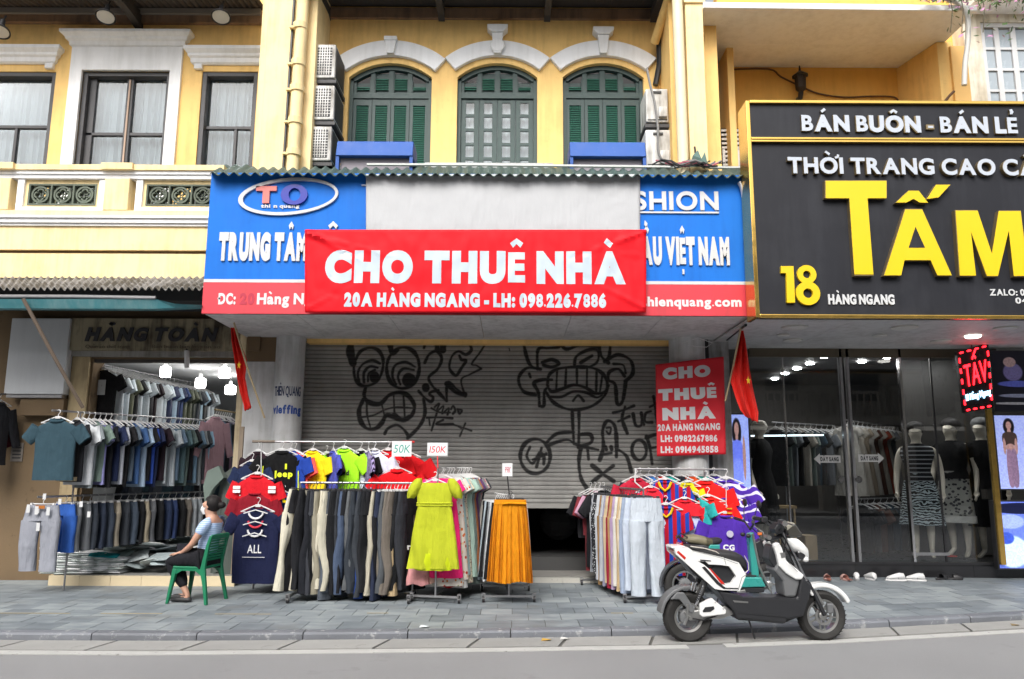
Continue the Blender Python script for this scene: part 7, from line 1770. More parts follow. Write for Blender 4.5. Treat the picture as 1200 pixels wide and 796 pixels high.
# LED sign
YE = 11.2
led = thing('led_sign', 'black LED sign with glowing red dashes and letters at the shop entrance', 'sign', W(1142, 482, YE))
cs = [(1121, 412), (1158, 402), (1164, 478), (1130, 484)]
P4 = [W(a, b, YE) for a, b in cs]
MB().hexa([P4[3], P4[2], P4[2] + Vector((0, .06, 0)), P4[3] + Vector((0, .06, 0))], [P4[0], P4[1], P4[1] + Vector((0, .06, 0)), P4[0] + Vector((0, .06, 0))]).build('panel', mat('led_board', (.01, .01, .012), .3), led)
M_led = mat('red_led', (1., .012, .02), .4, var=0, emis=4.); M_ledb = mat('white_blue_led', (.45, .80, 1.), .4, var=0, emis=2.2)
def ledp(u, v): return (P4[0].lerp(P4[1], u)).lerp(P4[3].lerp(P4[2], u), v) + Vector((0, -.012, 0))
for i in range(4):
    for v in (.04, .965): MB().tube([ledp(.08 + .24*i, v), ledp(.18 + .24*i, v)], .013, 6).build('led_dash', M_led, led)
for i in range(5):
    for u in (.045, .955): MB().tube([ledp(u, .12 + .17*i), ledp(u, .20 + .17*i)], .013, 6).build('led_dash', M_led, led)
uxl = (P4[1] - P4[0]).normalized(); uzl = (P4[0] - P4[3]).normalized()
a = ledp(.14, .60); letters('TẤV', a, uxl, uzl, (ledp(.9, .6) - a).length, .34, .012, M_led, led, .0, .06, 0)
a = ledp(.10, .82); letters('18 Hàng Ngang', a, uxl, uzl, (ledp(.94, .8) - a).length, .10, .008, M_ledb, led, .03, .06, 0, split=False)
MB().tube([ledp(.5, 0) + Vector((0, .03, 0)), Vector((ledp(.5, 0).x, YE + .03, 3.5))], .01, 5).build('hanging_wire', M_black, led)

# ================================================================== BODIES by skin modifier
def skin(name, nodes, edges, m, parent=None, sub=2, root=None, **kw):
    me = bpy.data.meshes.new(name); ks = list(nodes); ix = {k: i for i, k in enumerate(ks)}
    me.from_pydata([nodes[k][0] for k in ks], [(ix[a], ix[b]) for a, b in edges], [])
    o = bpy.data.objects.new(name, me); COL.objects.link(o)
    o.modifiers.new('skin', 'SKIN'); s = o.modifiers.new('sub', 'SUBSURF'); s.levels = s.render_levels = sub
    for k in ks:
        r = nodes[k][1]; r = r if isinstance(r, tuple) else (r, r); me.skin_vertices[0].data[ix[k]].radius = r
        me.skin_vertices[0].data[ix[k]].use_root = (k == (root or ks[0]))
    dg = bpy.context.evaluated_depsgraph_get(); ev_ = o.evaluated_get(dg); new = bpy.data.meshes.new_from_object(ev_)
    new.name = name; bpy.data.objects.remove(o); bpy.data.meshes.remove(me)
    new.polygons.foreach_set('use_smooth', [True]*len(new.polygons)); new.materials.clear(); new.materials.append(m)
    q = bpy.data.objects.new(name, new); COL.objects.link(q); q.parent = parent; WL[q] = None
    return tag(q, **kw) if kw else q
def chain(*a): return list(zip(a, a[1:]))
def hand(nodes, edges, key, pos, d, palm_n, side, s=1., curl=.5):
    "palm and five bent fingers, grown from node `key` at the wrist"
    d = Vector(d).normalized(); n_ = Vector(palm_n).normalized(); w = d.cross(n_).normalized()*side
    pos = Vector(pos); k0 = key + '_palm'; nodes[k0] = (tuple(pos + d*.035*s), (.030*s, .014*s)); edges.append((key, k0))
    k1 = key + '_knuckle'; nodes[k1] = (tuple(pos + d*.075*s), (.034*s, .012*s)); edges.append((k0, k1))
    for i, (off, ln_) in enumerate(((-.027, .058), (-.009, .070), (.009, .074), (.027, .066))):
        a = pos + d*.085*s + w*off*s; b = a + (d*(1 - curl*.3) + n_*curl*.4)*ln_*.5*s; e = b + (d*(1 - curl) + n_*curl)*ln_*.5*s
        for q, (pt, r) in enumerate(((a, .0085), (b, .0078), (e, .0065))): nodes[f'{key}_f{i}_{q}'] = (tuple(pt), r*s)
        edges += [(k1, f'{key}_f{i}_0'), (f'{key}_f{i}_0', f'{key}_f{i}_1'), (f'{key}_f{i}_1', f'{key}_f{i}_2')]
    a = pos + d*.03*s + w*.036*s; b = a + (d*.7 + w*.5 + n_*.3)*.032*s; e = b + (d*.9 + n_*.4)*.026*s
    for q, (pt, r) in enumerate(((a, .011), (b, .0095), (e, .0078))): nodes[f'{key}_t_{q}'] = (tuple(pt), r*s)
    edges += [(k0, f'{key}_t_0'), (f'{key}_t_0', f'{key}_t_1'), (f'{key}_t_1', f'{key}_t_2')]

# ------------------------------------------------------------------ green plastic chair and the seated woman
M_gchair = mat('green_plastic', (.008, .16, .075), .38, var=.06, vs=4)
cpos = G(231, 706, 0); cpos = Vector((RX(233, 668, 9.42), 9.42, 0))
ch = thing('chair', 'green plastic chair with slatted back in front of the left shop', 'chair', cpos, local=True, rz=R(-10))
sw = .21
st_ = MB(); st_.prism([(-.215, -.20), (.19, -.185), (.19, .185), (-.215, .20)], .405, .435, 'Z'); st_.prism([(-.225, -.20), (-.205, -.20), (-.205, .20), (-.225, .20)], .375, .437, 'Z'); st_.build('seat', M_gchair, ch, bevel=.008)
for s in (-1, 1):
    MB().hexa([(-.265, s*.225 - .02, 0), (-.235, s*.225 - .02, 0), (-.235, s*.225 + .02, 0), (-.265, s*.225 + .02, 0)], [(-.222, s*.19 - .024, .405), (-.165, s*.19 - .024, .405), (-.165, s*.19 + .024, .405), (-.222, s*.19 + .024, .405)]).build('leg', M_gchair, ch, bevel=.006)
    MB().rings([[(x - w_, s*yy - .02, z), (x + w_, s*yy - .02, z), (x + w_, s*yy + .02, z), (x - w_, s*yy + .02, z)] for x, yy, z, w_ in ((.262, .225, 0, .017), (.215, .205, .22, .022), (.17, .19, .40, .034), (.18, .19, .47, .026), (.225, .195, .70, .020), (.255, .19, .80, .018))]).build('leg', M_gchair, ch, bevel=.006)
    MB().prism([(-.20, .33), (-.10, .385), (.08, .385), (.16, .33), (.20, .405), (-.22, .405)], s*.195 - .012, s*.195 + .012).build('side_rail', M_gchair, ch)
for k in range(8):
    z = .50 + .032*k; x = .186 + (z - .47)*.20; MB().hexa([(x - .006, -.175, z), (x + .008, -.175, z), (x + .008, .175, z), (x - .006, .175, z)], [(x - .004, -.175, z + .021), (x + .010, -.175, z + .021), (x + .010, .175, z + .021), (x - .004, .175, z + .021)]).build('slat', M_gchair, ch)
MB().hexa([(.238, -.18, .752), (.262, -.18, .752), (.262, .18, .752), (.238, .18, .752)], [(.245, -.19, .812), (.27, -.19, .812), (.27, .19, .812), (.245, .19, .812)]).build('top_rail', M_gchair, ch, bevel=.01)

wm = thing('person', 'woman in a blue striped tee and white face mask sitting on the green chair', 'person', cpos + Vector((0, 0, 0)), local=True, rz=R(-10))
M_skin = mat('skin', (.48, .27, .19), .55, var=.05, vs=10); M_hair = mat('black_hair', (.010, .008, .008), .62, var=.3, vs=30, wrinkle=.01, spec=.3)
N_ = {'pelvis': ((.08, 0, .53), (.13, .12)), 'waist': ((.10, 0, .65), (.115, .10)), 'chest': ((.13, 0, .82), (.125, .105)), 'neck0': ((.15, 0, .965), (.07, .06)), 'neck': ((.125, 0, 1.02), .048), 'head0': ((.105, 0, 1.08), (.075, .068)), 'head1': ((.10, 0, 1.155), (.092, .082)), 'head2': ((.105, 0, 1.215), (.07, .065)),
      'chin': ((.055, 0, 1.062), .035), 'nose': ((.005, 0, 1.115), .012)}
E_ = chain('pelvis', 'waist', 'chest', 'neck0', 'neck', 'head0', 'head1', 'head2') + [('head0', 'chin'), ('head1', 'nose')]
for s, nm in ((-1, 'n'), (1, 'f')):
    N_['sh' + nm] = ((.14, s*.15, .925), .058); N_['ua' + nm] = ((.09, s*.20, .80), .046); N_['el' + nm] = ((.02, s*.205, .69), .037); N_['fa' + nm] = ((-.06, s*.17, .635), .034); N_['wr' + nm] = ((-.155, s*.13, .585), .024)
    E_ += chain('neck0', 'sh' + nm, 'ua' + nm, 'el' + nm, 'fa' + nm, 'wr' + nm); hand(N_, E_, 'wr' + nm, (-.165, s*.125, .582), (-1, 0, -.12), (0, 0, -1), -s, 1., .45)
    kx_, kz_ = (-.33, .475) if s < 0 else (-.36, .50); ax, az = (-.08, .10) if s < 0 else (-.22, .10)
    N_['hp' + nm] = ((.05, s*.10, .52), .10); N_['th' + nm] = (((.05 + kx_)/2, s*.11, .51), .082); N_['kn' + nm] = ((kx_, s*.09, kz_), .06); N_['cf' + nm] = (((kx_*.6 + ax*.4), s*.085, .33), .053); N_['an' + nm] = ((ax, s*.08, az), .033)
    N_['he' + nm] = ((ax + .02, s*.08, .05), .032); N_['ft' + nm] = ((ax - .09, s*.085, .035), .03); N_['to' + nm] = ((ax - .16, s*.09, .025), .022)
    E_ += chain('pelvis', 'hp' + nm, 'th' + nm, 'kn' + nm, 'cf' + nm, 'an' + nm, 'he' + nm, 'ft' + nm, 'to' + nm)
skin('body', N_, E_, M_skin, wm, 2, 'pelvis')
grow = lambda k, g: (N_[k][0], tuple(r + g for r in N_[k][1]) if isinstance(N_[k][1], tuple) else N_[k][1] + g)
TN = {k: grow(k, .014) for k in ('waist', 'chest', 'neck0', 'shn', 'shf', 'uan', 'uaf')}; TN['hem'] = ((.085, 0, .55), (.150, .138)); TN['neck0'] = ((.145, 0, .985), (.072, .068))
TN['col'] = ((.137, 0, 1.018), (.060, .060))
M_tee, N, L, P_ = node_mat('blue_striped_tee'); P_.inputs['Roughness'].default_value = .9
tc = N.new('ShaderNodeTexCoord'); wv = N.new('ShaderNodeTexWave'); wv.bands_direction = 'Z'; wv.inputs['Scale'].default_value = 14; wv.inputs['Distortion'].default_value = .8; L.new(tc.outputs['Object'], wv.inputs[0])
cr = N.new('ShaderNodeValToRGB'); cr.color_ramp.elements[0].position = .35; cr.color_ramp.elements[0].color = (.26, .38, .62, 1); cr.color_ramp.elements[1].position = .55; cr.color_ramp.elements[1].color = (.46, .57, .76, 1); L.new(wv.outputs['Fac'], cr.inputs[0]); L.new(cr.outputs[0], P_.inputs['Base Color'])
bn = N.new('ShaderNodeBump'); bn.inputs['Distance'].default_value = .015; nz = N.new('ShaderNodeTexNoise'); nz.inputs['Scale'].default_value = 12; L.new(tc.outputs['Object'], nz.inputs['Vector']); L.new(nz.outputs[0], bn.inputs['Height']); L.new(bn.outputs[0], P_.inputs['Normal'])
skin('tee_shirt', TN, chain('hem', 'waist', 'chest', 'neck0', 'col') + chain('neck0', 'shn', 'uan') + chain('neck0', 'shf', 'uaf'), M_tee, wm, 2, 'chest')
PN = {k: grow(k, .016) for k in ('hpn', 'thn', 'knn', 'cfn', 'hpf', 'thf', 'knf', 'cff')}; PN['pelvis'] = ((.08, 0, .54), (.145, .135))
for s, nm in ((-1, 'n'), (1, 'f')): a_ = N_['an' + nm][0]; PN['cu' + nm] = ((a_[0]*.8 + N_['cf' + nm][0][0]*.2, a_[1], .17), .055)
skin('trousers', PN, chain('pelvis', 'hpn', 'thn', 'knn', 'cfn', 'cun') + chain('pelvis', 'hpf', 'thf', 'knf', 'cff', 'cuf'), fab('#1b1b20'), wm, 2, 'pelvis')
for s, nm in ((-1, 'n'), (1, 'f')):
    a_ = N_['an' + nm][0]; sh_ = MB(); sh_.rings([[(a_[0] + x, s*.085 + w_*math.cos(q*PI/6), z + h_*math.sin(q*PI/6)) for q in range(12)] for x, w_, h_, z in ((.06, .02, .02, .028), (.04, .034, .026, .034), (-.04, .040, .030, .036), (-.12, .044, .028, .034), (-.18, .036, .020, .026), (-.205, .015, .012, .02))])
    sh_.build('slipper', mat('dark_slipper', (.03, .03, .032), .6), wm, smooth=60)
hm_ = MB(); hm_.sphere((.128, 0, 1.168), .102, 28, 20, (1.02, .95, 1.05)); ho_ = hm_.build('hair', M_hair, wm, smooth=True, fix=True)
bm = bmesh.new(); bm.from_mesh(ho_.data); bmesh.ops.delete(bm, geom=[v for v in bm.verts if v.co.x < .098 and v.co.z < 1.20 - (.098 - v.co.x)*-.25], context='VERTS'); bm.to_mesh(ho_.data); bm.free()
MB().sphere((.243, 0, 1.150), .047, 14, 10, (1.1, 1, .9)).build('hair_bun', M_hair, wm, smooth=True)
MB().rings([[(.022 + dx*1.1, y*1.12, 1.1 + (z - 1.1)*1.25) for y, z, dx in r] for r in ([(-.062, 1.12, .045), (-.03, 1.132, -.005), (0, 1.136, -.03), (.03, 1.132, -.005), (.062, 1.12, .045)], [(-.066, 1.09, .04), (-.035, 1.095, -.025), (0, 1.095, -.052), (.035, 1.095, -.025), (.066, 1.09, .04)], [(-.058, 1.055, .05), (-.03, 1.05, .0), (0, 1.045, -.015), (.03, 1.05, .0), (.058, 1.055, .05)])], False, False, closed=False).build('face_mask', mat('white_mask', (.74, .75, .76), .8), wm, smooth=True, fix=False)
MB().tube([(.07, -.064, 1.115), (.10, -.088, 1.125)], .003, 4).build('mask_strap', M_lwhite, wm)
for s in (-1, 1):
    MB().sphere((.018, s*.034, 1.163), .011, 10, 6).build('eye', mat('eye_white', (.5, .5, .5), .2), wm, smooth=True)
    MB().tube([(.012, s*.02, 1.185), (.02, s*.048, 1.187)], .004, 5).build('eyebrow', M_hair, wm)
    MB().sphere((.112, s*.088, 1.135), .024, 10, 8, (.7, .3, 1.1)).build('ear', M_skin, wm, smooth=True)
bg_ = MB(); bg_.rings([ring(.09, .03, z, 3, .01, 20, 16, -.17, -.05) for z in (.66, .65, .60, .57)]); bg_.build('handbag', fab('#20222a'), smooth=True, label='small dark cloth bag on the seated woman\'s lap', cat='bag'); bpy.data.objects['handbag'].location += cpos
ch.scale = (.96,)*3; wm.scale = (.98, 1.06, .965)

# ------------------------------------------------------------------ mannequins
M_mann = mat('cream_mannequin', (.66, .60, .50), .35, var=.03)
def mannequin(label, px, Y, face, H, mh, headm=None, group='shop mannequins'):
    z0 = zpl + .03; t = thing('mannequin', label, 'mannequin', (RX(px, 600, Y), Y, z0), group, local=True, rz=R(face)); t.scale = (H/1.78*1.17, H/1.78*1.12, H/1.78)
    n = {'pelvis': ((0, 0, .95), (.15, .10)), 'waist': ((0, 0, 1.10), (.105, .085)), 'chest': ((0, -.01, 1.30), (.135, .10)), 'neck0': ((0, .01, 1.44), (.07, .05)), 'neck': ((0, .0, 1.52), .036), 'head0': ((0, -.02, 1.595), (.068, .080)), 'head1': ((0, -.01, 1.68), (.092, .110)), 'head2': ((0, 0, 1.745), (.070, .085)), 'nose': ((0, -.105, 1.645), .011), 'chin': ((0, -.06, 1.575), .03)}
    e = chain('pelvis', 'waist', 'chest', 'neck0', 'neck', 'head0', 'head1', 'head2') + [('head1', 'nose'), ('head0', 'chin')]
    for s in (-1, 1):
        q = str(s); n['s' + q] = ((s*.165, .01, 1.42), .046); n['u' + q] = ((s*.205, .03, 1.27), .043); n['e' + q] = ((s*.225, .03, 1.13), .037); n['f' + q] = ((s*.235, -.01, .99), .033); n['w' + q] = ((s*.235, -.05, .87), .022)
        e += chain('neck0', 's' + q, 'u' + q, 'e' + q, 'f' + q, 'w' + q); hand(n, e, 'w' + q, (s*.235, -.055, .86), (0, -.15, -1), (-s, 0, 0), 1, 1., .3)
        n['h' + q] = ((s*.085, 0, .86), .078); n['k' + q] = ((s*.08, -.01, .50), .048); n['c' + q] = ((s*.08, .02, .34), .046); n['a' + q] = ((s*.075, .03, .09), .026); n['t' + q] = ((s*.09, -.08, .03), .026); n['o' + q] = ((s*.095, -.13, .02), .018)
        e += chain('pelvis', 'h' + q, 'k' + q, 'c' + q, 'a' + q, 't' + q, 'o' + q)
    skin('body', n, e, M_mann, t, 2, 'pelvis')
    if headm: MB().sphere((0, .022, 1.715), .108, 18, 12, (.95, 1.08, .85)).build('hair', headm, t, smooth=True)
    return t
def mtop(t, m, sl=.0, name='top', z0=1.0, long=0.):
    rs = [ring(w_, d_, z, 2, .004, 20, 28) for w_, d_, z in ((.062, .055, 1.50), (.115, .075, 1.475), (.17, .09, 1.44), (.185, .12, 1.35), (.15, .12, 1.25), (.125, .105, 1.12), (.16, .13, z0))]
    if long: rs += [ring(.20, .15, z0 - .12, 2, .010, 20, 28), ring(.22, .17, z0 - long*.5, 2, .02, 22, 28), ring(.235 + .02, .19, z0 - long, 2, .03, 22, 28)]
    MB().rings(rs, False, False).build(name, m, t, smooth=True)
    for s in (-1, 1):
        if sl: MB().tube([(s*.13, .01, 1.43), (s*.19, .02, 1.38), (s*.215, .03, 1.38 - sl)], [.06, .062, .058], 12, False).build('sleeve', m, t, smooth=True)
def mskirt(t, m, z0=1.10, z1=.42, w1=.24, hem=None):
    MB().rings([ring(.12 + (w1 - .12)*(k/7)**.6, .11 + .05*k/7, z0 - (z0 - z1)*k/7, 4, .004 + .02*k/7, 18, 40) for k in range(8)], False, False).build('skirt', m, t, smooth=True)
    if hem: MB().rings([ring(w1 + .006, .166, z1 + .07, 4, .02, 18, 40), ring(w1 + .01, .17, z1 - .02, 4, .02, 18, 40)], False, False).build('hem_band', hem, t, smooth=True)
blk = fab('#0c0c0e')
HM = 2.14
t = mannequin('bald cream mannequin in a black dress behind the glass by the left lit poster', 893, 11.98, 48, HM, None); mtop(t, blk, .13, 'dress', 1.0, .55)
t = mannequin('mannequin with striped top and zigzag skirt, leftmost of the right display', 1080, 12.3, -30, HM*.97, None, M_hair); mtop(t, pattern('top_stripes', '#15151a', ['#8f9296'], 5.5, .82, 'h'), 0); mskirt(t, pattern('zigzag_skirt', '#15171c', ['#a8b4b8'], 9, .5, 'zig'))
t = mannequin('mannequin with black top and white lace skirt in the middle of the right display', 1122, 12.4, -50, HM*1.0, None, M_hair); mtop(t, blk, .10); mskirt(t, pattern('lace_skirt', '#9a9994', ['#26272b', '#3a3b40'], 24, .40), 1.10, .46, .22, fab('#bdbbb6'))
t = mannequin('mannequin in a plain black dress, rightmost behind the glass', 1158, 12.2, -48, HM, None, mat('grey_wig', (.10, .10, .10), .7)); mtop(t, blk, .12, 'dress', 1.0, .60)
MB().box(RX(1112, 650, 12.3), RX(1122, 650, 12.3), 12.3, 12.36, zpl + .03, zpl + .06).build('red_shoe', fab('#a01a12'), smooth=False, bevel=.01, label='red shoe on the display floor by the lace skirt mannequin', cat='shoe')
# racks and stock inside the right shop
def inner_rack(label, P0, P1, cols, kind='shirt', h=.9):
    rail(label, P0, P1, M_metal)
    yy_ = -math.atan2(P1.x - P0.x, P1.y - P0.y)
    for i, hx in enumerate(cols):
        nm = {'#c9c2b6': 'cream', '#d2cec6': 'white', '#a89a88': 'beige', '#6d4a3e': 'brown', '#3a3c40': 'charcoal', '#7d8a86': 'sage', '#b4553e': 'rust', '#8a8f96': 'grey', '#191a1d': 'black', '#2e4a5c': 'petrol'}[hx]
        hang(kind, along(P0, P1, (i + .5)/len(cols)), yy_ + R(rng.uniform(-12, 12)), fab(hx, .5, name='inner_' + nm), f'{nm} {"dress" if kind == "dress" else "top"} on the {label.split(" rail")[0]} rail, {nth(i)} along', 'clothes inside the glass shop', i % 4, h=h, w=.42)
P_a = Vector((RX(990, 500, 13.6), 13.6, RZ(990, 492, 13.6))); P_b = Vector((RX(1050, 470, 16.2), 16.2, P_a.z))
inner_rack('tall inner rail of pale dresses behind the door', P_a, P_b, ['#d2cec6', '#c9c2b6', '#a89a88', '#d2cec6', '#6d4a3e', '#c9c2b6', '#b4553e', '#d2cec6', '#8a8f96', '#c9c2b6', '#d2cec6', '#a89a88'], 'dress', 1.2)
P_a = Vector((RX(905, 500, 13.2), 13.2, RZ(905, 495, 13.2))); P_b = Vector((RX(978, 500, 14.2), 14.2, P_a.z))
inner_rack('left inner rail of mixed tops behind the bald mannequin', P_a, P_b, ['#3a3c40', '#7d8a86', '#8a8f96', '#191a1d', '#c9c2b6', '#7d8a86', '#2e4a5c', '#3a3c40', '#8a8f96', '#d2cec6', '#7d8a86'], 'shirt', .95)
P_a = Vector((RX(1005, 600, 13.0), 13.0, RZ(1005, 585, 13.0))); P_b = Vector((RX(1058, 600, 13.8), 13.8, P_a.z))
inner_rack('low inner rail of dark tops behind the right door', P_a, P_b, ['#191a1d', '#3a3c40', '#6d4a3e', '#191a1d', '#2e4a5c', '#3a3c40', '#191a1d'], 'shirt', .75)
MB().box(RX(944, 640, 12.0), RX(958, 640, 12.0), 12.0, 12.3, zpl + .0, RZ(950, 628, 12.0)).build('cardboard_box', mat('cardboard', (.30, .22, .13), .8, var=.1), bevel=.005, label='brown cardboard box just inside the glass behind the headlight', cat='box')
tb_ = thing('stool', 'small wooden stool behind the glass right of the bald mannequin', 'stool', W(921, 650, 12.6))
a = RX(911, 596, 12.6); b = RX(934, 596, 12.6); zz = RZ(920, 596, 12.6); MB().box(a, b, 12.6, 12.9, zz, zz + .04).build('top', mat('stool_wood', (.38, .27, .14), .6), tb_)
for x_ in (a + .02, b - .05):
    for y_ in (12.62, 12.85): MB().box(x_, x_ + .03, y_, y_ + .03, zpl, zz - .001).build('leg', MATS['stool_wood'], tb_)
MB().tube([W(880, 511, 12.2), W(965, 510, 12.2)], .012, 6).build('light_strip', mat('cool_light_strip', (.8, .95, 1.), .4, var=0, emis=1.6), label='thin glowing strip light behind the bald mannequin', cat='light strip')

# ------------------------------------------------------------------ shoes along the plinth
def shoe(px, py, Y, yaw, m, kind, label, group, L_=.25, m2=None):
    p = W(px, py, Y); t = thing('shoe', label, 'shoe', (p.x, Y, 0.0), group, local=True, rz=R(yaw))
    so = MB(); n = 16
    out = [(L_/2*math.cos(q*2*PI/n), (.043 + .008*math.cos(q*2*PI/n))*math.sin(q*2*PI/n)) for q in range(n)]
    so.prism(out, .0015, .026, 'Z'); so.build('sole', m2 or m, t, bevel=.006)
    up = MB()
    if kind == 'slipper':
        up.rings([[(x + .0*q, w_*math.cos(q*PI/8), .027 + h_*math.sin(q*PI/8)) for q in range(9)] for x, w_, h_ in ((-.01, .047, .055), (.04, .046, .058), (.09, .036, .040), (.12, .018, .012))], False, True)
    else:
        up.rings([[(x, w_*math.cos(q*2*PI/14), .027 + max(0, h_*(.5 + .5*math.sin(q*2*PI/14)))) for q in range(14)] for x, w_, h_ in ((-.122, .025, .05), (-.105, .036, .085), (-.05, .040, .088), (.0, .040, .075), (.05, .042, .055), (.10, .032, .038), (.122, .012, .02))])
    up.build('upper', m, t, smooth=60)
    return t
ppk = mat('pink_rubber', (.58, .36, .32), .6); pin = mat('terracotta_insole', (.28, .09, .06), .7); wsh = mat('white_shoe', (.66, .66, .66), .5)
for i, (px, lb) in enumerate(((970, 'left pink slipper of the pair on the pavement by the plinth'), (991, 'right pink slipper of the pair on the pavement by the plinth'))):
    t = shoe(px, 684, 11.35, 80 + 14*i, ppk, 'slipper', lb, 'pink slippers by the plinth', .24); MB().prism([(-.10 + .1*math.cos(q*PI/6)*.9, .03*math.sin(q*PI/6)) for q in range(12)], .0265, .032, 'Z').build('insole', pin, t)
for px, yw, lb in ((1004, 70, 'small white flat shoe nearest the pink slippers'), (1020, 100, 'small white flat shoe between its twin and the sneakers')): shoe(px, 684, 11.4, yw, wsh, 'shoe', lb, 'white flat shoes', .21)
for px, yw, lb in ((1050, 168, 'left white sneaker of the pair in front of the plinth'), (1073, 160, 'right white sneaker of the pair in front of the plinth')):
    t = shoe(px, 683, 11.3, yw, wsh, 'shoe', lb, 'white sneakers', .29); MB().rings([[(x, .041*math.cos(q*PI/6), .03 + h_*math.sin(q*PI/6)) for q in range(7)] for x, h_ in ((-.03, .082), (-.02, .08))], False, False).build('lace_panel', M_metal, t)
for px, yw, lb in ((1104, 20, 'black sandal at the left of the dark pair by the plinth'), (1118, -15, 'black sandal at the right of the dark pair by the plinth')): shoe(px, 680, 11.45, yw, M_black, 'slipper', lb, 'black sandals', .24)
# ================================================================== SCOOTERS
M_tyre = mat('tyre_rubber', (.020, .019, .018), .75, var=.2, vs=8, fleck=.3, dirt='#4b4844', bump=.2)
M_sw = mat('scooter_white', (.74, .75, .74), .25, var=.03, coat=.5, fleck=.06); M_sb = mat('scooter_black', (.022, .023, .026), .38, var=.15, vs=5, fleck=.15, dirt='#3b3b3c')
M_sg = mat('scooter_grey', (.13, .135, .14), .45, var=.12); M_seat = mat('seat_vinyl', (.022, .022, .024), .55, var=.15, vs=8, bump=.2, bs=160); M_red = mat('red_lens', (.55, .02, .01), .15, coat=.8, var=.03)
M_alu = mat('brushed_alloy', (.42, .42, .41), .35, .9, var=.15)
def wheel(t, x, z, R_, rim, tw, spokes, hub=.05, mtyre=None, mrim=None, name='wheel'):
    w = bpy.data.objects.new(name, None); COL.objects.link(w); w.parent = t; w.location = (x, 0, z); WL[w] = None
    prof = [(rim, -tw*.32), (rim + .012, -tw*.42), (R_ - .03, -tw*.5), (R_ - .012, -tw*.38), (R_ - .002, -tw*.2), (R_, 0), (R_ - .002, tw*.2), (R_ - .012, tw*.38), (R_ - .03, tw*.5), (rim + .012, tw*.42), (rim, tw*.32)]
    n = 48; rs = [[(r*math.cos(2*PI*k/n), h, r*math.sin(2*PI*k/n)) for r, h in prof] for k in range(n + 1)]
    MB().rings(rs, False, False, closed=True).build('tyre', mtyre or M_tyre, w, smooth=40)
    tr = MB()
    for k in range(36):
        a = 2*PI*k/36
        for s in (-1, 1): tr.tube([((R_ + .001)*math.cos(a + .03*s), s*tw*.08, (R_ + .001)*math.sin(a + .03*s)), ((R_ - .006)*math.cos(a - .05*s), s*tw*.42, (R_ - .006)*math.sin(a - .05*s))], .0035, 4)
    tr.build('tread', mtyre or M_tyre, w, kind='stuff')
    rp = [(rim - .018, -tw*.30), (rim + .004, -tw*.36), (rim + .004, -tw*.30), (rim - .006, -tw*.2), (rim - .006, tw*.2), (rim + .004, tw*.30), (rim + .004, tw*.36), (rim - .018, tw*.30)]
    MB().rings([[(r*math.cos(2*PI*k/n), h, r*math.sin(2*PI*k/n)) for r, h in rp] for k in range(n + 1)], False, False).build('rim', mrim or M_alu, w, smooth=40)
    MB().lathe([(.001, -tw*.5), (hub*.6, -tw*.5), (hub, -tw*.38), (hub, tw*.38), (hub*.6, tw*.5), (.001, tw*.5)], (0, 0, 0), 'Y', 24).build('hub', M_alu if hub < .07 else M_sg, w, smooth=40)
    for k in range(spokes):
        a = 2*PI*k/spokes + (.16 if k % 2 else -.16)*(spokes > 6)
        a0 = 2*PI*(k//2*2)/spokes if spokes > 6 else a
        MB().tube([(hub*.8*math.cos(a0), -tw*.12, hub*.8*math.sin(a0)), ((rim - .01)*math.cos(a), -tw*.16, (rim - .01)*math.sin(a))], [.011, .008], 6, flat=(1, 1)).build('spoke', mrim or M_alu, w, smooth=50)
    return w
S_ = 119.
ox, oy = 806.5, 757.0
yw_ = math.atan2(.14, 1.33)
sc = thing('scooter', 'white and black electric scooter parked on the road by the kerb', 'scooter', (RX(806.5, 757, 7.78), 7.78, -.080), local=True, rz=yw_*.7)
def Q(px, py): return ((px - ox)/S_, (oy - py)/S_)
def plate(name, pts, y0, y1, m, bev=.012, parent=None, seg=None):
    return MB().prism([Q(*p) for p in pts], y0, y1).build(name, m, parent or sc, bevel=bev)
RW = .238
wheel(sc, 0, RW, RW, .135, .12, 5, .085)
wheel(sc, *Q(966, 727.8)[0:1], RW, RW, .155, .11, 10, .04)
# brake disc, caliper, axle bits
fx = Q(966, 0)[0]
MB().band([(fx + .085*math.cos(k*PI/14), RW + .085*math.sin(k*PI/14)) for k in range(29)], [(fx + .06*math.cos(k*PI/14), RW + .06*math.sin(k*PI/14)) for k in range(29)], -.052, -.048).build('brake_disc', M_alu, sc); MB().box(fx + .03, fx + .09, -.085, -.045, RW + .03, RW + .12).build('brake_caliper', M_sg, sc, bevel=.01)
MB().tube([(-.02, -.09, RW + .13), (-.03, -.09, RW + .0), (-.06, -.09, RW - .06)], .014, 6).build('brake_arm', M_alu, sc, smooth=50); MB().cyl((0, -.11, RW), (0, .11, RW), .018, 10).build('axle', M_alu, sc)
# rear fender and its strut
def archband(cx, cz, r0, r1, a0, a1, y0, y1, n=14):
    return [(cx + r1*math.cos(a0 + (a1-a0)*k/n), cz + r1*math.sin(a0 + (a1-a0)*k/n)) for k in range(n+1)], [(cx + r0*math.cos(a0 + (a1-a0)*k/n), cz + r0*math.sin(a0 + (a1-a0)*k/n)) for k in range(n+1)]
o_, i_ = archband(.005, RW + .005, RW + .022, RW + .055, R(70), R(172), 0, 0); i_ = [(x, z) for x, z in i_]
MB().band(o_, i_, -.075, .075).build('rear_fender', M_sg, sc, smooth=50, bevel=.008)
for s in (-1, 1): plate('fender_strut', [(784, 708), (792, 700), (800, 700), (813, 719), (810, 724), (806, 722), (795, 708)], s*.082 - .01, s*.082 + .01, M_sg)
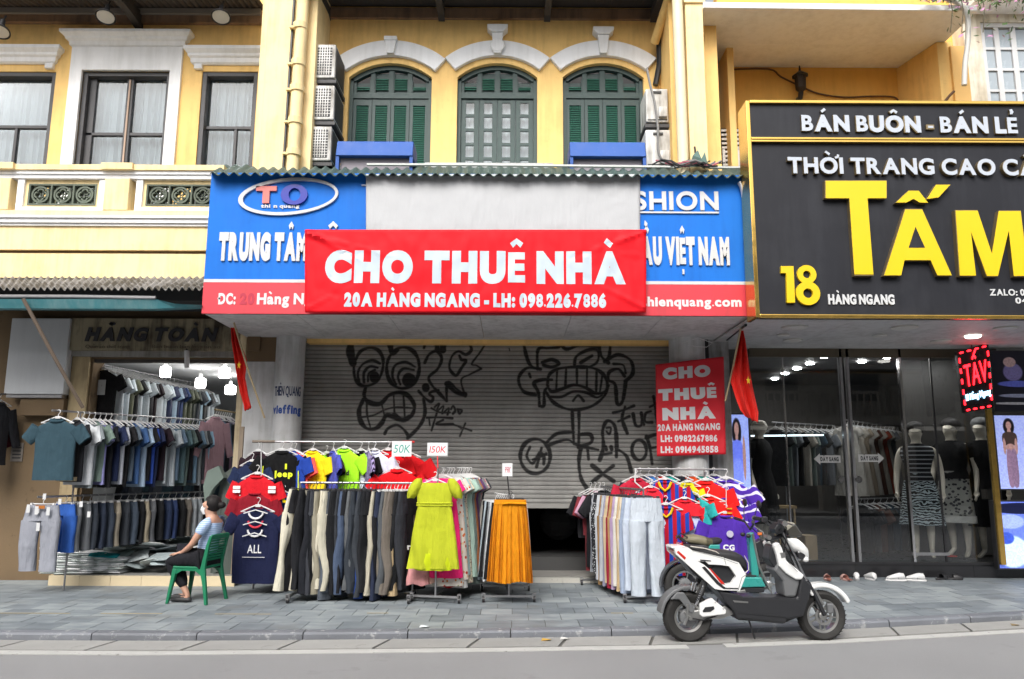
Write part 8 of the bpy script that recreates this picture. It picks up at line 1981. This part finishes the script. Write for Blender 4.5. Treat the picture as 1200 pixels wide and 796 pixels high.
# swing arm with white cover
plate('swingarm', [(800, 722), (850, 716), (862, 724), (846, 730), (806, 732)], -.07, .07, M_alu)
wc = plate('swingarm_cover', [(817.3, 712.5), (831.7, 706.2), (848, 719.5), (847, 724), (820, 727), (817, 724.5)], -.125, -.072, M_sw, .01)
plate('cover_slot', [(820, 720), (823, 716), (833, 715), (834, 718), (829, 721), (820.5, 721.5)], -.128, -.1255, M_sb, 0, sc)
for px, py in ((835, 711), (844, 718)): x, z = Q(px, py); MB().cyl((x, -.130, z), (x, -.124, z), .006, 8).build('bolt', M_alu, sc)
# shock absorber with coil spring
x0, z0 = Q(813.5, 714); x1, z1 = Q(826, 687)
for s in (-1, 1):
    y_ = s*.095; n = 90; sp_ = [(x0 + (x1-x0)*(.15 + .62*k/n) + .021*math.cos(k*2*PI*7/n)*.9, y_ + .021*math.sin(k*2*PI*7/n), z0 + (z1-z0)*(.15 + .62*k/n) + .021*math.cos(k*2*PI*7/n)*.45) for k in range(n + 1)]
    so = MB().tube([(x0, y_, z0), (x1, y_, z1)], .012, 8).build('shock', M_chrome, sc, smooth=50); MB().tube(sp_, .0042, 5).build('spring', M_sb, so); MB().tube([(x0 + (x1-x0)*.78, y_, z0 + (z1-z0)*.78), (x1, y_, z1)], .027, 12).build('shock_cap', M_sb, so, smooth=50)
x, z = Q(812, 695); MB().tube([(x - .01, -.07, z - .03), (x + .012, -.07, z + .045)], .026, 12).build('chrome_canister', M_chrome, sc, smooth=50)
# white side frame around a dark opening
outer = [(788.4, 649.8), (803.6, 649), (809, 652.6), (826, 656.5), (845, 660.9), (863, 666.4), (871.3, 680.2), (863, 697.6), (842.3, 696.8), (834, 695.4), (811, 675.5), (789.8, 656.7), (788.4, 649.8)]
inner = [(815, 664.8), (824, 665), (828, 668.3), (834, 668.6), (843, 669.2), (852, 670.6), (859.4, 681.6), (853.3, 689.4), (846.4, 689.9), (842.0, 687), (832, 677), (822, 668.5), (815, 664.8)]
for s in (-1, 1):
    MB().band([Q(*p) for p in outer], [Q(*p) for p in inner], s*.135 - .022, s*.135 + .022).build('side_frame', M_sw, sc, bevel=.010)
plate('inner_body', [(790, 652), (809, 654), (845, 662), (862, 667.5), (869.5, 680.5), (862, 699), (842, 700), (812, 680)], -.108, .108, M_sb)
plate('side_recess', outer[4:9] + [(832, 676)], -.118, -.109, M_sb)
for s in (-1,):   # stripe and slots on the white frame
    plate('stripe', [(819.5, 671.5), (823, 670.5), (839.5, 688.5), (846.5, 694.2), (861, 694.5), (861, 695.8), (844, 695.4), (836, 690)], -.1605, -.1575, M_sb, 0)
    plate('stripe', [(828, 673.0), (829.2, 672.6), (842.5, 686.5), (846, 690.5), (841.5, 690)], -.1605, -.1575, M_red, 0)
    plate('vent_slot', [(818, 662.8), (830.5, 664), (830.5, 665.2), (818, 664.2)], -.1605, -.1575, M_sb, 0)
plate('tail_light', [(790.5, 654.6), (793, 653), (801.8, 660.6), (800, 663.5)], -.162, .162, M_red, .006)
plate('tail_cowl', [(786.5, 650.5), (788, 648.5), (802, 648.5), (808, 651.5), (802, 654), (790, 652.5)], -.10, .10, M_sw, .008)
MB().tube([Q(792, 651)[:1] + (-.12,) + Q(792, 651)[1:], Q(803, 652.5)[:1] + (-.14,) + Q(803, 652.5)[1:], Q(812, 655.5)[:1] + (-.13,) + Q(812, 655.5)[1:]], .013, 8).build('grab_rail', M_sb, sc, smooth=50)
# seat lofted along its length
prof = [(806.3, 648.2, 652.5, .05), (812, 647.8, 654, .10), (823, 649.6, 656.5, .125), (836.7, 653.2, 660.5, .135), (845, 653.6, 663, .14), (855, 654.2, 666.5, .14), (864, 655.8, 670, .13), (871, 659.3, 675, .115), (876, 665, 678.5, .085), (877.5, 671, 677.5, .05)]
rs = []
for px, yt, yb, w_ in prof:
    x, zt_ = Q(px, yt); _, zb_ = Q(px, yb); h = (zt_ - zb_)/2; mz = (zt_ + zb_)/2
    rs.append([(x, w_*sup(2*PI*k/18, .55)[0], mz + h*sup(2*PI*k/18, .65)[1]) for k in range(18)])
seat_o = MB().rings(rs).build('seat', M_seat, sc, smooth=60)
def pipe_on(pts, y, r, m, name='piping', par=None): MB().tube([(Q(a, b)[0], y, Q(a, b)[1]) for a, b in pts], r, 6).build(name, m, par or sc, smooth=50)
pipe_on([(808, 648.5), (823, 650.5), (838, 654.6), (845, 659.5), (846, 661.5)], -.132, .0045, mat('cream_piping', (.55, .52, .46), .6)); pipe_on([(872, 659.5), (876.5, 668), (876.5, 675), (872, 679)], -.112, .0045, MATS['cream_piping'])
# floorboard, lower body, leg shield
plate('lower_body', [(838, 697.6), (861.6, 701.5), (868.5, 705), (917, 706.5), (932, 706.5), (938, 683), (950, 692.7), (946, 708), (938, 727), (917, 730.5), (917, 734.7), (858.8, 728.6), (856, 720), (846.4, 709)], -.135, .135, M_sb, .018)
plate('belly', [(856, 722), (900, 729), (936, 727.5), (915, 735.5), (862, 731)], -.10, .10, M_sb, .01)
plate('foot_rest_badge', [(855, 708.3), (873, 710), (873, 711.6), (857, 710.6)], -.139, -.136, M_alu, 0)
plate('leg_shield', [(912, 668), (920, 678), (939, 682), (931, 706), (918, 706), (916.5, 688), (906, 676)], -.115, .115, M_sg, .02)
plate('inner_shield', [(905, 650), (908, 647), (915, 660), (932, 680), (924, 686), (911, 678), (902, 664)], -.09, .09, M_sb, .015)
for s in (-1, 1): plate('leg_shield_trim', [(905.8, 647.5), (908, 645), (912.7, 644.3), (916, 650), (918, 656.7), (921, 665), (933.5, 675), (941, 681.3), (937.6, 686.3), (930.7, 686.2), (919.7, 679.5), (911.4, 671), (909.5, 660)], s*.115 - .028, s*.115 + .028, M_sw, .016)
plate('front_trim', [(946.5, 688), (949, 688), (955.5, 702), (953, 706), (945, 700)], -.09, .09, M_sw, .01)
plate('key_badge', [(913, 656), (919, 655.5), (919.5, 661), (914.5, 662)], -.1455, -.1435, M_alu, 0)
# steering column, forks, fender
pipe_on([(922, 634), (935, 660), (948, 690)], -.05, .016, M_chrome, 'fork_tube'); pipe_on([(922, 634), (935, 660), (948, 690)], .05, .016, M_chrome, 'fork_tube')
for y_ in (-.075, .075): pipe_on([(947, 688), (957, 707), (966, 727)], y_, .021, M_sb, 'fork_leg')
pipe_on([(957, 700), (966, 716)], -.05, .018, M_alu, 'fork_slider')
o_, i_ = archband(fx, RW, RW + .03, RW + .055, R(24), R(118), 0, 0)
MB().band([(x + .01, z + .02) for x, z in o_], i_, -.068, .068).build('front_fender', M_sw, sc, bevel=.014)
# headlight, cowl, dash
hd = MB(); rs = []
for px, yt, yb, w_ in ((927.5, 641, 646, .07), (932, 639.5, 654, .10), (938, 640.2, 656.5, .115), (944, 644.5, 661, .11), (950, 650.5, 665.5, .09), (952.5, 656.5, 664, .05)):
    x, zt_ = Q(px, yt); _, zb_ = Q(px, yb); h = (zt_ - zb_)/2; mz = (zt_ + zb_)/2; rs.append([(x, w_*sup(2*PI*k/18, .6)[0], mz + h*sup(2*PI*k/18, .6)[1]) for k in range(18)])
hl = hd.rings(rs).build('headlight_cowl', M_sw, sc, smooth=60)
plate('headlight_lens', [(936, 654.5), (944, 654), (947.5, 659), (942.5, 666), (936.5, 661)], -.10, .10, mat('dark_lens', (.02, .02, .022), .08, coat=1.), .02)
for y_ in (-.075, .075): x, z = Q(947, 664.5); MB().sphere((x, y_, z), .030, 12, 8, (1, 1, .9)).build('indicator', M_sw, sc, smooth=True)
plate('windscreen', [(924, 627.5), (933.5, 622.5), (938, 625), (944.5, 635), (944, 639), (929, 638.8)], -.085, .085, mat('smoked_visor', (.05, .048, .042), .18, coat=.6), .02)
plate('visor_panel', [(923.5, 627.2), (933.4, 622.0), (936.5, 624), (926, 631.5)], -.088, .088, mat('khaki_panel', (.28, .27, .22), .5), .006)
# handlebar across the scooter, grips, levers, cluster
hx_, hz_ = Q(915, 628)
hb = MB().tube([(hx_ - .05, -.36, hz_ + .06), (hx_ - .02, -.24, hz_ + .055), (hx_ + .02, -.12, hz_ - .01), (hx_ + .03, 0, hz_ - .03), (hx_ + .02, .12, hz_ - .01), (hx_ - .02, .24, hz_ + .055), (hx_ - .05, .36, hz_ + .06)], .013, 10).build('handlebar', M_sb, sc, smooth=50)
for s in (-1, 1):
    g_ = MB().tube([(hx_ - .052, s*.37, hz_ + .06), (hx_ - .025, s*.25, hz_ + .056)], .021, 12).build('grip', M_black, hb, smooth=50); MB().tube([(hx_ - .054, s*.385, hz_ + .06), (hx_ - .052, s*.37, hz_ + .06)], .026, 12).build('bar_end', M_alu, hb, smooth=50)
    MB().tube([(hx_ + .0, s*.22, hz_ + .06), (hx_ + .035, s*.28, hz_ + .05), (hx_ + .03, s*.38, hz_ + .045)], .008, 6).build('brake_lever', M_alu, hb, smooth=50)
    MB().box(hx_ - .04, hx_ + .01, s*.20 - .03, s*.20 + .03, hz_ + .03, hz_ + .085).build('switch_box', M_sb, hb, bevel=.008)
    MB().tube([(hx_ + .02, s*.18, hz_ + .05), (hx_ + .08, s*.10, hz_ + .0), (hx_ + .09, s*.05, hz_ - .12), (hx_ + .07, s*.03, hz_ - .25)], .006, 6).build('brake_hose', M_black, hb, smooth=50)
plate('dashboard', [(911, 630), (917, 622), (926, 627), (922, 634), (914, 636)], -.07, .07, M_sb, .01)
pipe_on([(904, 643), (915, 641), (927, 637)], 0, .02, M_sb, 'head_bracket'); x, z = Q(906, 640); MB().cyl((x, -.05, z), (x, .05, z), .022, 12).build('horn', M_alu, sc, smooth=50)
pipe_on([(875.4, 731), (879.6, 745), (881.5, 752)], -.08, .009, M_black, 'kickstand')
# orange reflector
x, z = Q(893, 636)

# ------------------------------------------------------------------ teal e-bike behind
S_ = 104.; ox, oy = 803.0, 707.0
eb = thing('electric_bike', 'teal electric bike with khaki seat standing behind the white scooter', 'bike', (RX(803, 707, 9.25), 9.25, 0), local=True, rz=R(2))
sc_keep = sc; sc = eb
M_teal = mat('teal_plastic', (.03, .27, .24), .3, var=.05, coat=.4)
wheel(eb, 0, .245, .245, .15, .09, 5, .07); fx = .98; wheel(eb, fx, .245, .245, .15, .09, 5, .04)
o_, i_ = archband(0, .245, .262, .285, R(60), R(185), 0, 0); MB().band(o_, i_, -.06, .06).build('rear_fender', M_sb, eb, bevel=.006)
plate('body_shell', [(801, 648), (812, 655), (828, 660), (846, 650), (846, 640), (825, 634), (800, 634)], -.12, .12, M_sb, .02)
for s in (-1, 1): plate('teal_side', [(825, 646), (832, 634), (844, 634), (843, 644), (838, 652), (831, 655)], s*.125 - .012, s*.125 + .012, M_teal, .01)
for s in (-1, 1): plate('teal_side', [(805, 640), (822, 643), (832, 655), (826, 658), (808, 650)], s*.123 - .01, s*.123 + .01, M_teal, .01)
plate('tail_light', [(796.5, 633), (799, 632), (803, 641), (801, 643), (797, 640)], -.10, .10, M_red, .006)
plate('rear_rack', [(795, 626), (797, 624), (806, 631), (804, 633)], -.07, .07, M_sb, .004); pipe_on([(792, 628), (798, 621), (806, 626)], -.08, .008, M_sb, 'rack_tube')
rs = []
for px, yt, yb, w_ in ((803, 628.5, 631, .05), (808, 624, 633, .10), (818, 623, 634.5, .125), (828, 625, 637, .125), (836, 627.5, 637, .11), (846, 626.5, 634, .09), (849, 628, 632, .05)):
    x, zt_ = Q(px, yt); _, zb_ = Q(px, yb); h = (zt_ - zb_)/2; mz = (zt_ + zb_)/2; rs.append([(x, w_*sup(2*PI*k/16, .6)[0], mz + h*sup(2*PI*k/16, .7)[1]) for k in range(16)])
MB().rings(rs[:5]).build('seat', mat('khaki_seat', (.17, .15, .095), .6, var=.1), eb, smooth=60); MB().rings(rs[3:]).build('seat_nose', M_seat, eb, smooth=60)
plate('footboard', [(845, 668), (866, 672), (893, 672), (898, 683), (860, 684), (846, 676)], -.12, .12, M_teal, .012); plate('foot_mat', [(862, 670), (888, 670), (888, 672), (862, 672)], -.09, .09, M_black, .004)
plate('under_tray', [(836, 660), (850, 676), (862, 684), (898, 684), (896, 690), (858, 690), (840, 678)], -.10, .10, M_sb, .01)
plate('front_column', [(882, 622), (889, 620), (891, 645), (893, 672), (884, 672)], -.05, .05, M_teal, .012)
pipe_on([(887, 622), (893, 660), (905, 688)], -.05, .016, M_alu, 'fork'); pipe_on([(887, 622), (893, 660), (905, 688)], .05, .016, M_alu, 'fork')
plate('basket_bracket', [(889, 632), (898, 628), (908, 640), (903, 652), (893, 650)], -.07, .07, M_sb, .01)
hx_, hz_ = Q(885, 612)
hb = MB().tube([(hx_ - .06, -.30, hz_ + .06), (hx_, -.16, hz_ + .03), (hx_ + .01, 0, hz_ - .05), (hx_, .16, hz_ + .03), (hx_ - .06, .30, hz_ + .06)], .013, 8).build('handlebar', M_sb, eb, smooth=50)
for s in (-1, 1):
    MB().tube([(hx_ - .065, s*.32, hz_ + .06), (hx_ - .03, s*.22, hz_ + .045)], .019, 10).build('grip', M_black, hb, smooth=50)
    MB().tube([(hx_, s*.17, hz_ + .04), (hx_ + .01, s*.20, hz_ + .16), (hx_ + .03, s*.22, hz_ + .22)], .006, 6).build('mirror_stem', M_black, hb, smooth=50)
    MB().sphere((hx_ + .04, s*.24, hz_ + .25), .06, 14, 8, (.35, 1.1, .8)).build('mirror', M_black, hb, smooth=True)
for s in (-1, 1): x, z = Q(880, 624); MB().sphere((x, s*.10, z), .025, 10, 8, (1.2, 1, 1)).build('indicator', M_black, eb, smooth=True)
x, z = Q(893, 622); MB().box(x - .02, x + .03, -.12, -.09, z - .01, z + .02).build('reflector', mat('orange_reflector', (.6, .15, .03), .3), eb, bevel=.005)
pipe_on([(886, 615), (893, 622), (900, 640), (898, 655)], -.08, .007, M_black, 'cable'); pipe_on([(888, 612), (900, 620), (908, 645)], -.04, .007, mat('grey_hose', (.25, .25, .26), .4), 'cable')
plate('pedal_crank', [(862, 688), (872, 686), (873, 689), (863, 691)], -.13, -.11, M_alu, .004); pipe_on([(845, 684), (838, 706)], -.07, .008, M_black, 'kickstand')
sc = sc_keep

# seams, hose and dirt on the white scooter
S_ = 119.; ox, oy = 806.5, 757.0
for pts in ([(809, 653), (826, 657), (845, 662), (862, 668)], [(846, 661), (848, 669)], [(861, 697), (866, 683), (871, 680)], [(866, 706), (930, 707.5)], [(858, 722), (920, 728)], [(921, 666), (932, 677)]):
    P = [(Q(a, b)[0], -.1375 if b > 700 else -.158, Q(a, b)[1]) for a, b in pts]; MB().tube(P, .0022, 4).build('panel_seam', M_black, sc)
MB().tube([(Q(a, b)[0], -.09, Q(a, b)[1]) for a, b in ((846, 722), (835, 727), (822, 731), (809, 729))], .007, 6).build('motor_cable', M_black, sc, smooth=50)
# bits of litter by the kerb
for px, py, hx, lb in ((640, 750.5, '#c9a24a', 'scrap of yellow paper lying in the gutter below the skirt rack'), (662, 749, '#d8d8d4', 'scrap of white paper lying in the gutter right of the yellow one'), (497, 735, '#dfe6ea', 'white paper scrap on the pavement in front of the dress rack'), (1190, 733, '#8a7a5c', 'dry leaf in the gutter at the right edge')):
    p = G(px, py, -.064 if py > 740 or px > 1100 else .003); d_ = .05
    MB().add([(p.x - d_, p.y - .02, p.z), (p.x + d_*.8, p.y - .025, p.z + .01), (p.x + d_, p.y + .03, p.z + .003), (p.x - d_*.7, p.y + .035, p.z + .014)], [(0, 1, 2), (0, 2, 3)]).build('litter', mat('litter_' + hx.strip('#'), c(hx, .8), .8), label=lb, cat='litter', fix=False)
